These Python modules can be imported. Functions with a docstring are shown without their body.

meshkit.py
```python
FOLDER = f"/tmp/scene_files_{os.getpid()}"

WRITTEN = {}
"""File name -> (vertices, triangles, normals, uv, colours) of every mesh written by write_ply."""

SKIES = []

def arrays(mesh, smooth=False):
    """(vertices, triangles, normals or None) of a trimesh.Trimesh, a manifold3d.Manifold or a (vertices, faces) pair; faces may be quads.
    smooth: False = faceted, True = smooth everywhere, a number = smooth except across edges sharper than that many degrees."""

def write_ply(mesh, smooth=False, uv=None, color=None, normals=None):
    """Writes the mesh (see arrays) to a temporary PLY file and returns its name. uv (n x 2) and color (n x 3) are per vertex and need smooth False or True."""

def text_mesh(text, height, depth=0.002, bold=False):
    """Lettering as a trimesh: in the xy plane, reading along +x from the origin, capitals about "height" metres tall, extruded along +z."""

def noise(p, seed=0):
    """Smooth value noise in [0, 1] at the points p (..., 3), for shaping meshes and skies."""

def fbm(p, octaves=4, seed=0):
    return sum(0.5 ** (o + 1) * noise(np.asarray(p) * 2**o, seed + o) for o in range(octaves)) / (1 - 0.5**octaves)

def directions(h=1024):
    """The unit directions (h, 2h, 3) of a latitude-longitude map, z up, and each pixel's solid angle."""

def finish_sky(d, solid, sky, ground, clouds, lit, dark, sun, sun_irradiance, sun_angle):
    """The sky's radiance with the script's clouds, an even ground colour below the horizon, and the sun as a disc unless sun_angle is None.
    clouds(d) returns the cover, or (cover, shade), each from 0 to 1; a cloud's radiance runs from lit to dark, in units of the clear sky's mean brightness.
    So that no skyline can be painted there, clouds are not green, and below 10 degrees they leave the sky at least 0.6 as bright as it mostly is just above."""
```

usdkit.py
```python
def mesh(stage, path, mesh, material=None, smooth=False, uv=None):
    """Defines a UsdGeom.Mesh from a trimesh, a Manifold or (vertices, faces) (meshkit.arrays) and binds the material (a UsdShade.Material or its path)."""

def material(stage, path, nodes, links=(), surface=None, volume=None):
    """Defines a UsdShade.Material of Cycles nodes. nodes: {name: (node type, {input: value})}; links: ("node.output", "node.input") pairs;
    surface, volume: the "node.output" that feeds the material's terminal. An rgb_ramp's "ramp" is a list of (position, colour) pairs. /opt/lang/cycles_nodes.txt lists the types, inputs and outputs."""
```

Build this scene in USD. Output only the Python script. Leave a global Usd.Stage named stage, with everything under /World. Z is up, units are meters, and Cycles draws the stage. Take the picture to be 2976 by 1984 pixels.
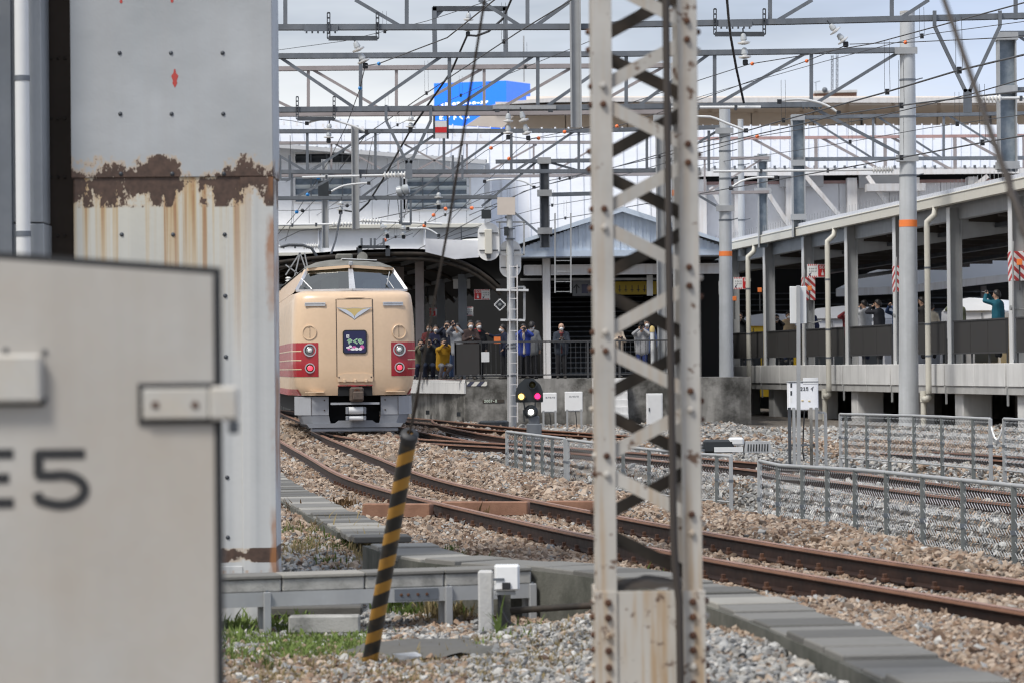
import math, random, numpy as np, trimesh, manifold3d as m3, usdkit, meshkit
from pxr import Usd, UsdGeom, UsdLux, UsdShade, Gf, Sdf, Vt
from shapely.geometry import Polygon, LineString, box as sbox
from shapely.ops import unary_union
rng = np.random.default_rng(7); random.seed(7)
stage = Usd.Stage.CreateInMemory()
UsdGeom.SetStageUpAxis(stage, 'Z'); UsdGeom.SetStageMetersPerUnit(stage, 1.0)
UsdGeom.Xform.Define(stage, '/World'); UsdGeom.Scope.Define(stage, '/World/Looks')
A_ = np.array
def V(*a): return np.array(a, float)
def unit(v): v = np.asarray(v, float); return v/(np.linalg.norm(v)+1e-12)
# ---------------- camera: 107 mm lens, eye 1.5 m above the rail heads
FPX, CX, CY, EYE = 8857.0, 1488.0, 992.0, V(0, 0, 1.5)
PITCH, ROLL = math.atan(76.4/8857), .0096
FWD = V(0, math.cos(PITCH), math.sin(PITCH)); UP0 = V(0, -math.sin(PITCH), math.cos(PITCH)); RT0 = V(1, 0, 0)
RT = math.cos(ROLL)*RT0 - math.sin(ROLL)*UP0; UP = math.sin(ROLL)*RT0 + math.cos(ROLL)*UP0
cam = UsdGeom.Camera.Define(stage, '/World/camera')
mt = Gf.Matrix4d(*[float(c) for r in ((*RT, 0), (*UP, 0), (*(-FWD), 0), (*EYE, 1)) for c in r])
cam.AddTransformOp().Set(mt)
cam.CreateHorizontalApertureAttr(36.0); cam.CreateFocalLengthAttr(36.0*FPX/2976); cam.CreateClippingRangeAttr(Gf.Vec2f(.5, 5000))
cam.CreateFStopAttr(4.5); cam.CreateFocusDistanceAttr(44.0); cam.CreateExposureAttr(1.12)
# ---------------- sun behind thin cloud, sky
SUN = unit(V(-.48, -.50, 1.0))
sun = UsdLux.DistantLight.Define(stage, '/World/sun')
sun.CreateIntensityAttr(.40); sun.CreateAngleAttr(14.0); sun.CreateColorAttr(Gf.Vec3f(1, .965, .91)); sun.GetPrim().CreateAttribute('inputs:normalize', Sdf.ValueTypeNames.Bool).Set(True)
zr = SUN; xr = unit(np.cross(V(0, 1, 0), zr)); yr = np.cross(zr, xr)
sun.AddTransformOp().Set(Gf.Matrix4d(*[float(c) for r in ((*xr, 0), (*yr, 0), (*zr, 0), (0, 0, 0, 1)) for c in r]))

class Ref(str): pass
class Nodes:
    """builds one material's node graph"""
    def __init__(s, name): s.name, s.nodes, s.links = name, {}, []
    def n(s, kind, out, **kw):
        k = f'n{len(s.nodes)}'; c = {}
        for a, b in kw.items():
            if isinstance(b, Ref): s.links.append((str(b), f'{k}.{a}'))
            else: c[a] = b
        s.nodes[k] = (kind, c); return Ref(f'{k}.{out}')
    def math(s, op, a, b=0.0, c=0.0, clamp=False): return s.n('math', 'value', math_type=op, value1=a, value2=b, value3=c, use_clamp=clamp)
    def pos(s): return s.n('geometry', 'position')
    def map(s, v, scale=(1, 1, 1), loc=(0, 0, 0)): return s.n('mapping', 'vector', vector=v, scale=scale, location=loc)
    def noise(s, v, scale, detail=3.0, rough=.55, dist=0.0): return s.n('noise_texture', 'fac', vector=v, scale=float(scale), detail=float(detail), roughness=rough, distortion=float(dist))
    def ramp(s, f, *stops): return s.n('rgb_ramp', 'color', fac=f, ramp=[(p, (c, c, c) if np.ndim(c) == 0 else c) for p, c in stops])
    def mix(s, f, a, b, t='mix'): return s.n('mix', 'color', mix_type=t, fac=f, color1=a, color2=b)
    def xyz(s, v, o): return s.n('separate_xyz', o, vector=v)
    def bump(s, h, strength=.5, dist=.01): return s.n('bump', 'normal', height=h, strength=strength, distance=dist)
    def done(s, surface, volume=None): return usdkit.material(stage, f'/World/Looks/{s.name}', s.nodes, s.links, surface=str(surface))
def shade(c, k): return tuple(max(0., min(1., x*k)) for x in c)
MATS = {}
def std(name, col, rough=.55, metal=0., var=.14, scale=2.5, bump=0., bscale=60., dirt=None, damt=.5, dscale=1.5, dlo=.45, dhi=.68, streak=None, samt=.45, sfreq=7., spec=.4, coat=0.):
    """painted or mineral surface: base colour with slow variation, dirt patches, vertical weather streaks, fine relief"""
    g = Nodes(name); p = g.pos()
    c = g.mix(g.ramp(g.noise(p, scale, 4), (.3, 0.), (.7, 1.)), shade(col, 1-var), shade(col, 1+var))
    c = g.mix(g.math('multiply', g.noise(p, scale*14, 2), .35), c, shade(col, .72))
    if dirt: c = g.mix(g.math('multiply', g.ramp(g.noise(p, dscale, 6, .65), (dlo, 0.), (dhi, 1.)), damt), c, dirt)
    if streak: c = g.mix(g.math('multiply', g.ramp(g.noise(g.map(p, (sfreq, sfreq, .35)), 1.0, 4), (.46, 0.), (.72, 1.)), samt), c, streak)
    kw = dict(base_color=c, roughness=g.math('add', g.math('multiply', g.noise(p, scale*5, 3), .25), rough-.12), metallic=float(metal), specular_ior_level=spec, coat_weight=float(coat))
    if bump: kw['normal'] = g.bump(g.noise(p, bscale, 4), .6, bump)
    MATS[name] = g.done(g.n('principled_bsdf', 'BSDF', **kw)); return MATS[name]
def flat(name, col, rough=.6, metal=0., emit=0.):
    g = Nodes(name); kw = dict(base_color=g.mix(g.math('multiply', g.noise(g.pos(), 9., 3), .35), col, shade(col, .75)), roughness=rough, metallic=metal)
    if emit: kw |= dict(emission_color=col, emission_strength=emit)
    MATS[name] = g.done(g.n('principled_bsdf', 'BSDF', **kw)); return MATS[name]
# sky dome: single scattering sky behind broken cloud, brighter and thinner near the horizon
def dome():
    g = Nodes('sky_look')
    d = g.n('vector_math', 'vector', math_type='normalize', vector1=g.pos())
    sky = g.n('sky_texture', 'color', sky_type='single_scattering', sun_disc=False, sun_elevation=math.asin(SUN[2]), sun_rotation=math.atan2(SUN[0], SUN[1]), air_density=1.0, aerosol_density=1.5)
    z = g.xyz(d, 'z'); x = g.xyz(d, 'x')
    n1 = g.noise(g.map(d, (2.2, 2.2, 9.)), 3.0, 5, .55, .3); n2 = g.noise(g.map(d, (1., 1., 5.), (4, 2, 1)), 6.0, 5, .6)
    up = g.math('add', z, g.math('multiply', g.math('subtract', n1, .5), .06))
    cl = g.ramp(up, (0., (1., .99, .97)), (.070, (.99, .985, .97)), (.110, (.42, .455, .52)), (.16, (.44, .48, .555)), (.35, (.62, .66, .72)), (1., (.70, .72, .76)))
    cl = g.mix(g.math('multiply', g.ramp(n2, (.35, 0.), (.7, 1.)), .55), cl, (.84, .86, .90))
    blue = g.math('multiply', g.ramp(g.math('add', g.math('multiply', x, 4.), g.math('multiply', n2, .8)), (.42, 0.), (1., 1.)), .55)
    cl = g.mix(blue, cl, (.50, .62, .90))
    cl = g.n('vector_math', 'vector', math_type='scale', vector1=cl, scale=CLOUD)
    c = g.mix(.9, sky, cl)
    m = g.done(g.n('background_shader', 'background', color=c, strength=.1))
    l = UsdLux.DomeLight.Define(stage, '/World/sky'); l.GetPrim().SetCustomDataByKey('kind', 'structure'); l.GetPrim().SetCustomDataByKey('label', 'bright overcast sky, whiter near the horizon')
    UsdShade.MaterialBindingAPI.Apply(l.GetPrim()).Bind(m)
CLOUD = 5.2
dome()
# ---------------- pixel of the photograph -> point of the place, at a real distance or on a level
def ray(x, y): return FWD + RT*(x-CX)/FPX - UP*(y-CY)/FPX
def P(x, y, Y): d = ray(x, y); return EYE + d*(Y/d[1])
def G(x, y, z=0.): d = ray(x, y); return EYE + d*((z-EYE[2])/d[2])
def Z(x, y, Y): return P(x, y, Y)[2]
def S(Y): return FPX/Y
# ---------------- mesh helpers
class MB:
    def __init__(s): s.v, s.f, s.k = [], [], 0
    def add(s, v, f):
        v = np.asarray(v, float); f = np.asarray(f, int)
        if f.shape[1] == 4: f = np.vstack([f[:, [0, 1, 2]], f[:, [0, 2, 3]]])
        s.v.append(v); s.f.append(f+s.k); s.k += len(v); return s
    def tm(s, t, M=None):
        v = np.array(t.vertices)
        if M is not None: v = v@M[:3, :3].T + M[:3, 3]
        return s.add(v, t.faces)
    def box(s, c, size, ax=None, cham=0.):
        """box centred at c; ax: 3x3 rows = local axes; cham: chamfer"""
        h = A_(size, float)/2; ax = np.eye(3) if ax is None else A_(ax)
        if cham:
            b = min(cham, h.min()*.45); pts = []
            for sx in (-1, 1):
                for sy in (-1, 1):
                    for sz in (-1, 1):
                        for k in range(3):
                            q = h.copy(); q -= b; q[k] += b; pts.append(q*(sx, sy, sz))
            t = trimesh.convex.convex_hull(A_(pts)); return s.add(t.vertices@ax + c, t.faces)
        v = A_([(x, y, z) for x in (-1, 1) for y in (-1, 1) for z in (-1, 1)])*h
        f = [(0, 1, 3, 2), (4, 6, 7, 5), (0, 4, 5, 1), (2, 3, 7, 6), (0, 2, 6, 4), (1, 5, 7, 3)]
        return s.add(v@ax + A_(c), f)
    def bb(s, lo, hi, cham=0.): lo, hi = A_(lo, float), A_(hi, float); return s.box((lo+hi)/2, hi-lo, None, cham)
    def bar(s, p, q, w, h=None, up=(0, 0, 1), cham=0.):
        p, q = A_(p, float), A_(q, float); d = unit(q-p); up = A_(up, float)
        if abs(d@up) > .98: up = V(0, 1, 0)
        a = unit(np.cross(d, up)); b = np.cross(a, d)
        return s.box((p+q)/2, (np.linalg.norm(q-p), w, h or w), [d, a, b], cham)
    def angle(s, p, q, w, t=.012, up=(0, 1, 0)):
        """L-section member"""
        p, q = A_(p, float), A_(q, float); d = unit(q-p); up = A_(up, float)
        if abs(d@up) > .98: up = V(0, 0, 1)
        a = unit(np.cross(d, up)); b = np.cross(a, d); L = np.linalg.norm(q-p)
        s.box((p+q)/2 + b*(-w/2+t/2), (L, w, t), [d, a, b]); return s.box((p+q)/2 + a*(w/2-t/2) + b*t/2, (L, t, w-t), [d, a, b])
    def tube(s, pts, r, n=8, cap=True):
        p = A_(pts, float); t = np.gradient(p, axis=0); t /= np.linalg.norm(t, axis=1, keepdims=True)+1e-12
        ref = V(0, 0, 1) if abs(t[:, 2]).mean() < .8 else V(0, 1, 0)
        a = np.cross(t, ref); a /= np.linalg.norm(a, axis=1, keepdims=True)+1e-12; b = np.cross(t, a)
        an = np.arange(n)*2*np.pi/n; r = np.broadcast_to(r, (len(p),))
        v = p[:, None] + r[:, None, None]*(np.cos(an)[None, :, None]*a[:, None] + np.sin(an)[None, :, None]*b[:, None])
        i, j = np.meshgrid(np.arange(len(p)-1), np.arange(n), indexing='ij'); j2 = (j+1) % n
        f = np.stack([i*n+j, (i+1)*n+j, (i+1)*n+j2, i*n+j2], -1).reshape(-1, 4)
        v = v.reshape(-1, 3); f = np.vstack([f[:, [0, 1, 2]], f[:, [0, 2, 3]]])
        if cap:
            k = len(v); v = np.vstack([v, p[:1], p[-1:]]); L = (len(p)-1)*n
            f = np.vstack([f, [(k, q, (q+1) % n) for q in range(n)], [(k+1, L+(q+1) % n, L+q) for q in range(n)]])
        return s.add(v, f)
    def cyl(s, p, q, r, n=12, r2=None): return s.tube([p, q], [r, r if r2 is None else r2], n)
    def lathe(s, p, d, prof, n=14):
        """prof: (distance along d from p, radius)"""
        d = unit(d); pts = [A_(p)+d*a for a, _ in prof]
        ref = V(0, 0, 1) if abs(d[2]) < .8 else V(0, 1, 0); a = unit(np.cross(d, ref)); b = np.cross(d, a)
        an = np.arange(n)*2*np.pi/n; ring = np.cos(an)[:, None]*a + np.sin(an)[:, None]*b
        v = np.vstack([c + max(r, 1e-4)*ring for c, (_, r) in zip(pts, prof)]); m = len(prof)
        f = [(i*n+j, (i+1)*n+j, (i+1)*n+(j+1) % n, i*n+(j+1) % n) for i in range(m-1) for j in range(n)]
        s.add(v, f); return s
    def prism(s, poly, depth, o, r=(1, 0, 0), u=(0, 0, 1)):
        """shapely polygon in the plane (r, u) at o, extruded by depth along r x u"""
        r, u = unit(r), unit(u); nrm = np.cross(r, u)
        for g in getattr(poly, 'geoms', [poly]):
            if g.is_empty or g.area < 1e-9: continue
            t = trimesh.creation.extrude_polygon(g, depth, engine='earcut'); v = t.vertices
            s.add(A_(o) + v[:, :1]*r + v[:, 1:2]*u + v[:, 2:]*nrm, t.faces)
        return s
    def poly3(s, pts, depth, axis):
        """planar polygon given by 3-D points, extruded along axis by depth"""
        pts = A_(pts, float); r = unit(pts[1]-pts[0]); ax = unit(axis); r = unit(r - ax*(r@ax)); u = np.cross(ax, r)
        return s.prism(Polygon([((p-pts[0])@r, (p-pts[0])@u) for p in pts]), depth, pts[0], r, u)
    def grid(s, Pm):
        """Pm: (m, n, 3) points"""
        m, n = Pm.shape[:2]; i, j = np.meshgrid(np.arange(m-1), np.arange(n-1), indexing='ij')
        f = np.stack([i*n+j, i*n+j+1, (i+1)*n+j+1, (i+1)*n+j], -1).reshape(-1, 4)
        return s.add(Pm.reshape(-1, 3), f)
    def loft(s, rings, close=True, cap=True):
        R_ = A_(rings, float); m, n = R_.shape[:2]; v = R_.reshape(-1, 3); nn = n if close else n-1
        f = [(i*n+j, i*n+(j+1) % n, (i+1)*n+(j+1) % n, (i+1)*n+j) for i in range(m-1) for j in range(nn)]
        s.add(v, f)
        if cap:
            for k, sg in ((0, 1), (m-1, -1)):
                c = R_[k].mean(0); s.add(np.vstack([R_[k], c]), [(j, (j+1) % n, n)[::-sg] for j in range(nn)])
        return s
    def mesh(s):
        if not s.v: return np.zeros((0, 3)), np.zeros((0, 3), int)
        return np.vstack(s.v), np.vstack(s.f)
def strokes(lines, w): return unary_union([LineString(l).buffer(w/2, cap_style=2, join_style=1, quad_segs=3) for l in lines])
# ---------------- scene graph helpers
used, base = {}, {}
def path_for(parent, name):
    k = used.get((parent, name), 0); used[(parent, name)] = k+1
    return f'{parent}/{name}' + (f'_{k:03d}' if k else '')
def tag(prim, label=None, cat=None, group=None, kind=None):
    for k, v in (('label', label), ('category', cat), ('group', group), ('kind', kind)):
        if v: prim.SetCustomDataByKey(k, v)
def thing(name, label, cat, loc, group=None):
    p = path_for('/World', name); x = UsdGeom.Xform.Define(stage, p); x.AddTranslateOp().Set(Gf.Vec3d(*map(float, loc)))
    base[p] = A_(loc, float); tag(x.GetPrim(), label, cat, group); return p
def put(name, mb, m, parent=None, smooth=False, label=None, cat=None, group=None, kind=None):
    """one Mesh prim; points are given in the place's coordinates and stored relative to the thing they belong to"""
    parent = parent or '/World'; p = path_for(parent, name); v, f = mb.mesh() if isinstance(mb, MB) else mb
    b = base.get(parent, V(0, 0, 0)); me = usdkit.mesh(stage, p, (np.asarray(v)-b, f), MATS[m] if isinstance(m, str) else m, smooth=smooth)
    base[p] = b; tag(me.GetPrim(), label, cat, group, kind); return p
def struct(name, mb, m, label=None, smooth=False, kind='structure'): return put(name, mb, m, None, smooth, label, None, None, kind)
def copy(src, loc, label, cat, group=None, rz=0.):
    p = path_for('/World', src.rsplit('/', 1)[1].rstrip('0123456789').rstrip('_')); x = UsdGeom.Xform.Define(stage, p)
    x.GetPrim().GetReferences().AddInternalReference(src); x.ClearXformOpOrder(); x.AddTranslateOp().Set(Gf.Vec3d(*map(float, loc)))
    if rz: x.AddRotateZOp().Set(math.degrees(rz))
    x.GetPrim().SetInstanceable(True); tag(x.GetPrim(), label, cat, group); return p
# ---------------- materials
std('galv', (.150, .165, .185), .5, .35, .2, 1.2, streak=(.09, .095, .1), samt=.3, dirt=(.24, .245, .25), damt=.35)
std('galv_light', (.365, .37, .37), .5, .2, .12, 2., streak=(.24, .25, .26), samt=.3)
std('galv_dark', (.075, .082, .092), .55, .3, .3, 2.5, dirt=(.04, .042, .045), damt=.5)
std('galv_blue', (.175, .215, .255), .5, .1, .25, 3., dirt=(.29, .31, .325), damt=.6, dscale=3.)
std('old_steel', (.33, .295, .29), .6, .1, .12, 2., dirt=(.22, .19, .18), damt=.35)
std('white_steel', (.74, .73, .72), .45, 0, .06, 1.5, streak=(.47, .40, .34), samt=.4, dirt=(.42, .27, .2), damt=.12)
std('wire_grey', (.30, .31, .32), .5, .2, .1, 2.); std('post_grey', (.15, .16, .155), .5, .15, .15, 2.); std('red_steel', (.42, .27, .25), .6, 0, .2, 2.)
std('white_roof', (.60, .615, .65), .45, 0, .06, .6, streak=(.50, .515, .55), samt=.35, sfreq=2.)
std('white_wall', (.86, .865, .885), .55, 0, .04, .5, streak=(.74, .74, .76), samt=.3, sfreq=2.)
std('grey_wall', (.55, .55, .555), .6, 0, .08, .7, streak=(.42, .41, .40), samt=.35, sfreq=2.)
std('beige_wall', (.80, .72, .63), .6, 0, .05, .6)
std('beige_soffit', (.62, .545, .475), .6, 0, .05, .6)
std('blue_sheet', (.66, .75, .86), .45, 0, .06, 1.5, streak=(.57, .66, .78), samt=.25)
std('concrete', (.47, .465, .45), .75, 0, .12, 1.2, .006, 45., dirt=(.30, .29, .275), damt=.5, streak=(.30, .295, .28), samt=.45, sfreq=3.)
std('concrete_pale', (.66, .655, .64), .75, 0, .08, 1.2, .004, 45., streak=(.40, .395, .385), samt=.4, sfreq=4.)
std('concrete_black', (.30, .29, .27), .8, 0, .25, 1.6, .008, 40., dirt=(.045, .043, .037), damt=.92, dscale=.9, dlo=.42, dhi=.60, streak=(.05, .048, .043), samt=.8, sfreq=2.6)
std('concrete_pole', (.46, .475, .485), .7, 0, .12, 1.4, .004, 60., streak=(.33, .335, .335), samt=.45, sfreq=9.)
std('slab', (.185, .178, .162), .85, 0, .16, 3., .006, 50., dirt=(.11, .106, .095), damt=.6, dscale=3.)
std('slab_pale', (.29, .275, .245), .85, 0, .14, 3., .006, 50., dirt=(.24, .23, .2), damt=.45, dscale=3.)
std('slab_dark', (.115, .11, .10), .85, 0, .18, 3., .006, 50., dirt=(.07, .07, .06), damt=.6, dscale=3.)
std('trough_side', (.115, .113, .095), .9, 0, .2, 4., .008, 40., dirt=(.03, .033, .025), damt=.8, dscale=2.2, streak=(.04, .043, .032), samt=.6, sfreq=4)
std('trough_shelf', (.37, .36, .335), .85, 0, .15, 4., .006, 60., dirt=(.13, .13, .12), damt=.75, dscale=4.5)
std('rail_rust_shade', (.021, .0085, .0052), .62, .15, .35, 3., .002, 90., dirt=(.045, .019, .010), damt=.5, dscale=5.)  # rust taken near black; the shade below the head is in the colour
std('rail_head', (.30, .155, .10), .45, .25, .2, 3.)
std('rust', (.075, .034, .02), .75, .05, .35, 6., .004, 80., dirt=(.13, .06, .03), damt=.6, dscale=7.)
std('sleeper', (.13, .085, .06), .85, 0, .3, 5., .008, 30.)
std('timber_beam', (.255, .135, .085), .8, 0, .22, 2.5, .006, 60., dirt=(.13, .06, .037), damt=.55, dscale=4.)
std('cream', (.655, .475, .315), .33, 0, .035, 1., streak=(.55, .385, .25), samt=.22, sfreq=5., spec=.5, coat=.15)
std('train_red', (.34, .014, .022), .3, 0, .1, 2., spec=.5, coat=.2)
std('train_roof', (.155, .15, .13), .8, 0, .25, 3., dirt=(.25, .245, .22), damt=.5, dscale=4.)
std('skirt_grey', (.335, .345, .365), .5, 0, .06, 2., streak=(.25, .25, .255), samt=.3)
std('skirt_low', (.22, .23, .25), .55, 0, .1, 2.)
std('aluminium', (.60, .60, .61), .35, .6, .1, 4.)
std('coupler', (.105, .08, .065), .7, .3, .3, 12., .004, 80.)
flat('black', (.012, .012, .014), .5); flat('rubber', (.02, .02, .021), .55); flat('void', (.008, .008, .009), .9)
flat('signal_black', (.022, .026, .029), .42)
flat('white', (.80, .80, .79), .45); flat('bright_roof', (.84, .85, .86), .4); flat('off_white', (.66, .665, .66), .45); flat('pipe_cream', (.60, .575, .50), .5)
flat('red_paint', (.55, .018, .02), .45); flat('orange_paint', (.85, .22, .05), .5); flat('orange_ball', (.95, .20, .05), .4); flat('blue_ball', (.02, .25, .62), .4)
flat('navy', (.020, .022, .075), .3); flat('mark_green', (.15, .42, .16), .5); flat('mark_pale', (.70, .80, .68), .5); flat('mark_pink', (.62, .13, .38), .5)
flat('gold', (.66, .50, .20), .35, .2); flat('silver', (.66, .69, .74), .3, .3)
flat('board_blue', (.012, .15, .78), .5, emit=.42); flat('board_blue_side', (.045, .16, .80), .5, emit=.42); flat('screen_white', (.9, .92, .95), .5, emit=.5); std('grey_sheet', (.36, .375, .385), .5, 0, .12, 1.2, streak=(.25, .26, .265), samt=.4, sfreq=5.); std('web_brown', (.075, .058, .046), .8, 0, .2, 2., streak=(.05, .035, .025), samt=.5); std('rust_and_shade', (.028, .023, .018), .75, .1, .3, 5., dirt=(.075, .052, .036), damt=.5, dscale=6.); flat('yellow', (.78, .43, .03), .5); flat('teal', (.02, .20, .27), .8)
flat('ceramic', (.78, .77, .74), .18); flat('ceramic_grey', (.40, .42, .43), .3); flat('wire', (.055, .055, .058), .5, .4); flat('feeder', (.016, .017, .02), .5)
flat('guy_wire', (.055, .045, .038), .55, .3); flat('mesh_panel', (.035, .033, .032), .8); flat('dark_rail', (.05, .05, .052), .55); flat('dark_brown', (.05, .04, .032), .8)
flat('inside_shade', (.010, .0097, .0092), .95); flat('step_dark', (.022, .023, .025), .8); flat('yellow_sign', (.42, .30, .03), .6)  # first tone is near black so interiors carry their shade in the colour
flat('lamp_yellow', (1., .62, .16), .3, emit=1.5); flat('lamp_red', (1., .03, .16), .3, emit=1.2); flat('lamp_white', (1., .97, .9), .3, emit=1.8); flat('lamp_tail', (1., .05, .09), .3, emit=.8)
flat('lamp_off', (.10, .085, .03), .15); flat('lens_clear', (.20, .21, .205), .15, .2); flat('tube_light', (1., .98, .9), .4, emit=2.)
flat('louvre', (.52, .56, .58), .4, .2); flat('brick_tower', (.42, .25, .19), .8); flat('train_far_grey', (.55, .55, .56), .35, .1); flat('train_far_yellow', (.80, .52, .03), .35); flat('train_far_red', (.50, .03, .035), .35)
def pane(name, tint, rough=.03, thru=.06):
    g = Nodes(name); f = g.n('fresnel', 'fac', IOR=1.5)
    a = g.n('transparent_bsdf', 'BSDF', color=tint); b = g.n('glossy_bsdf', 'BSDF', color=(.9, .93, .92), roughness=rough)
    f = g.math('add', f, thru); MATS[name] = g.done(g.n('mix_closure', 'closure', fac=f, closure1=a, closure2=b))
pane('train_glass', (.50, .62, .58), .03, .17); pane('window_glass', (.55, .66, .70))
# old painted column: clean sheet above, a rusted joint with bleeding streaks below it
def column_paint(name, lower):
    g = Nodes(name); p = g.pos(); z = g.xyz(p, 'z')
    c = g.mix(g.ramp(g.noise(g.map(p, (.5, .5, .8)), 1.6, 3), (.3, 0.), (.75, 1.)), (.29, .305, .312), (.42, .435, .445))
    c = g.mix(g.math('multiply', g.ramp(g.noise(g.map(p, (10, 10, .12)), 1.0, 4), (.45, 0.), (.7, 1.)), .35), c, (.36, .36, .36))
    if lower:
        sn = g.noise(g.map(p, (6.5, 6.5, .10)), 1.0, 3, .5); s2 = g.noise(g.map(p, (17, 17, .25)), 1.0, 3)
        fade = g.n('map_range', 'result', value=z, from_min=1.5, from_max=2.95, to_min=0.0, to_max=1., clamp=True)
        c = g.mix(g.ramp(sn, (.36, .25), (.62, .9)), c, (.53, .53, .515)); warm = g.math('multiply', g.n('map_range', 'result', value=g.xyz(p, 'x'), from_min=-1.95, from_max=-2.25, to_min=.25, to_max=1., clamp=True), fade); c = g.mix(g.math('multiply', warm, .7), c, (.57, .545, .45))
        st = g.math('multiply', g.ramp(g.math('add', g.math('multiply', s2, .6), g.math('multiply', sn, .4)), (.455, 0.), (.56, 1.)), fade); st = g.math('multiply', st, g.n('map_range', 'result', value=g.xyz(p, 'x'), from_min=-1.98, from_max=-2.15, to_min=.15, to_max=1., clamp=True))
        c = g.mix(g.math('multiply', st, .75), c, (.45, .29, .095)); c = g.mix(g.math('multiply', g.math('multiply', st, g.ramp(s2, (.57, 0.), (.66, 1.))), .75), c, (.25, .09, .03))
    tear = g.noise(g.map(p, (1., 1., .55)), 2.6, 6, .68); fine = g.noise(p, 22., 4)
    for zc, hw, th in (((3.0, .17, .50),) if not lower else ((2.95, .20, .485), (.085, .058, .40))):
        d = g.math('subtract', 1., g.math('divide', g.math('absolute', g.math('subtract', z, zc)), hw))
        m = g.math('multiply', g.math('add', g.math('subtract', d, .42), g.math('add', g.math('multiply', g.math('subtract', tear, th), 8.), g.math('multiply', g.math('subtract', fine, .5), 1.1))), 6., clamp=True)
        m = g.math('multiply', m, g.ramp(d, (-.0, 0.), (.06, 1.)))
        ring = g.math('multiply', g.math('add', g.math('subtract', d, .27), g.math('add', g.math('multiply', g.math('subtract', tear, th-.03), 8.), g.math('multiply', g.math('subtract', fine, .5), 1.6))), 3., clamp=True)
        ring = g.math('multiply', ring, g.ramp(d, (0., 0.), (.12, 1.)))
        c = g.mix(g.math('multiply', ring, .55), c, (.46, .33, .20)); c = g.mix(m, c, g.ramp(fine, (.3, (.055, .036, .028)), (.7, (.10, .062, .046))))
    if lower:
        lowst = g.math('multiply', g.ramp(g.noise(g.map(p, (14, 14, .5)), 1., 3), (.5, 0.), (.66, 1.)), g.n('map_range', 'result', value=z, from_min=-.4, from_max=-.03, to_min=.0, to_max=.85, clamp=True))
        c = g.mix(g.math('multiply', lowst, g.math('less_than', z, -.03)), c, (.36, .17, .06))
        # the right-hand edge carries its own run of rust
        ex = g.math('multiply', g.n('map_range', 'result', value=g.math('add', g.xyz(p, 'x'), g.math('multiply', g.math('subtract', g.noise(g.map(p, (3, 3, 1.2)), 3.5, 4), .5), .12)), from_min=-1.885, from_max=-1.85, to_min=0., to_max=1., clamp=True), g.ramp(g.noise(g.map(p, (1, 1, .8)), 1.6, 4), (.45, 0.), (.60, 1.)))
        c = g.mix(g.math('multiply', ex, .8), c, (.30, .13, .05))
    MATS[name] = g.done(g.n('principled_bsdf', 'BSDF', base_color=c, roughness=.5, specular_ior_level=.35, normal=g.bump(g.math('add', fine, g.math('multiply', tear, 2.)), .25, .006)))
column_paint('column_upper', False); column_paint('column_lower', True)
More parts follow.
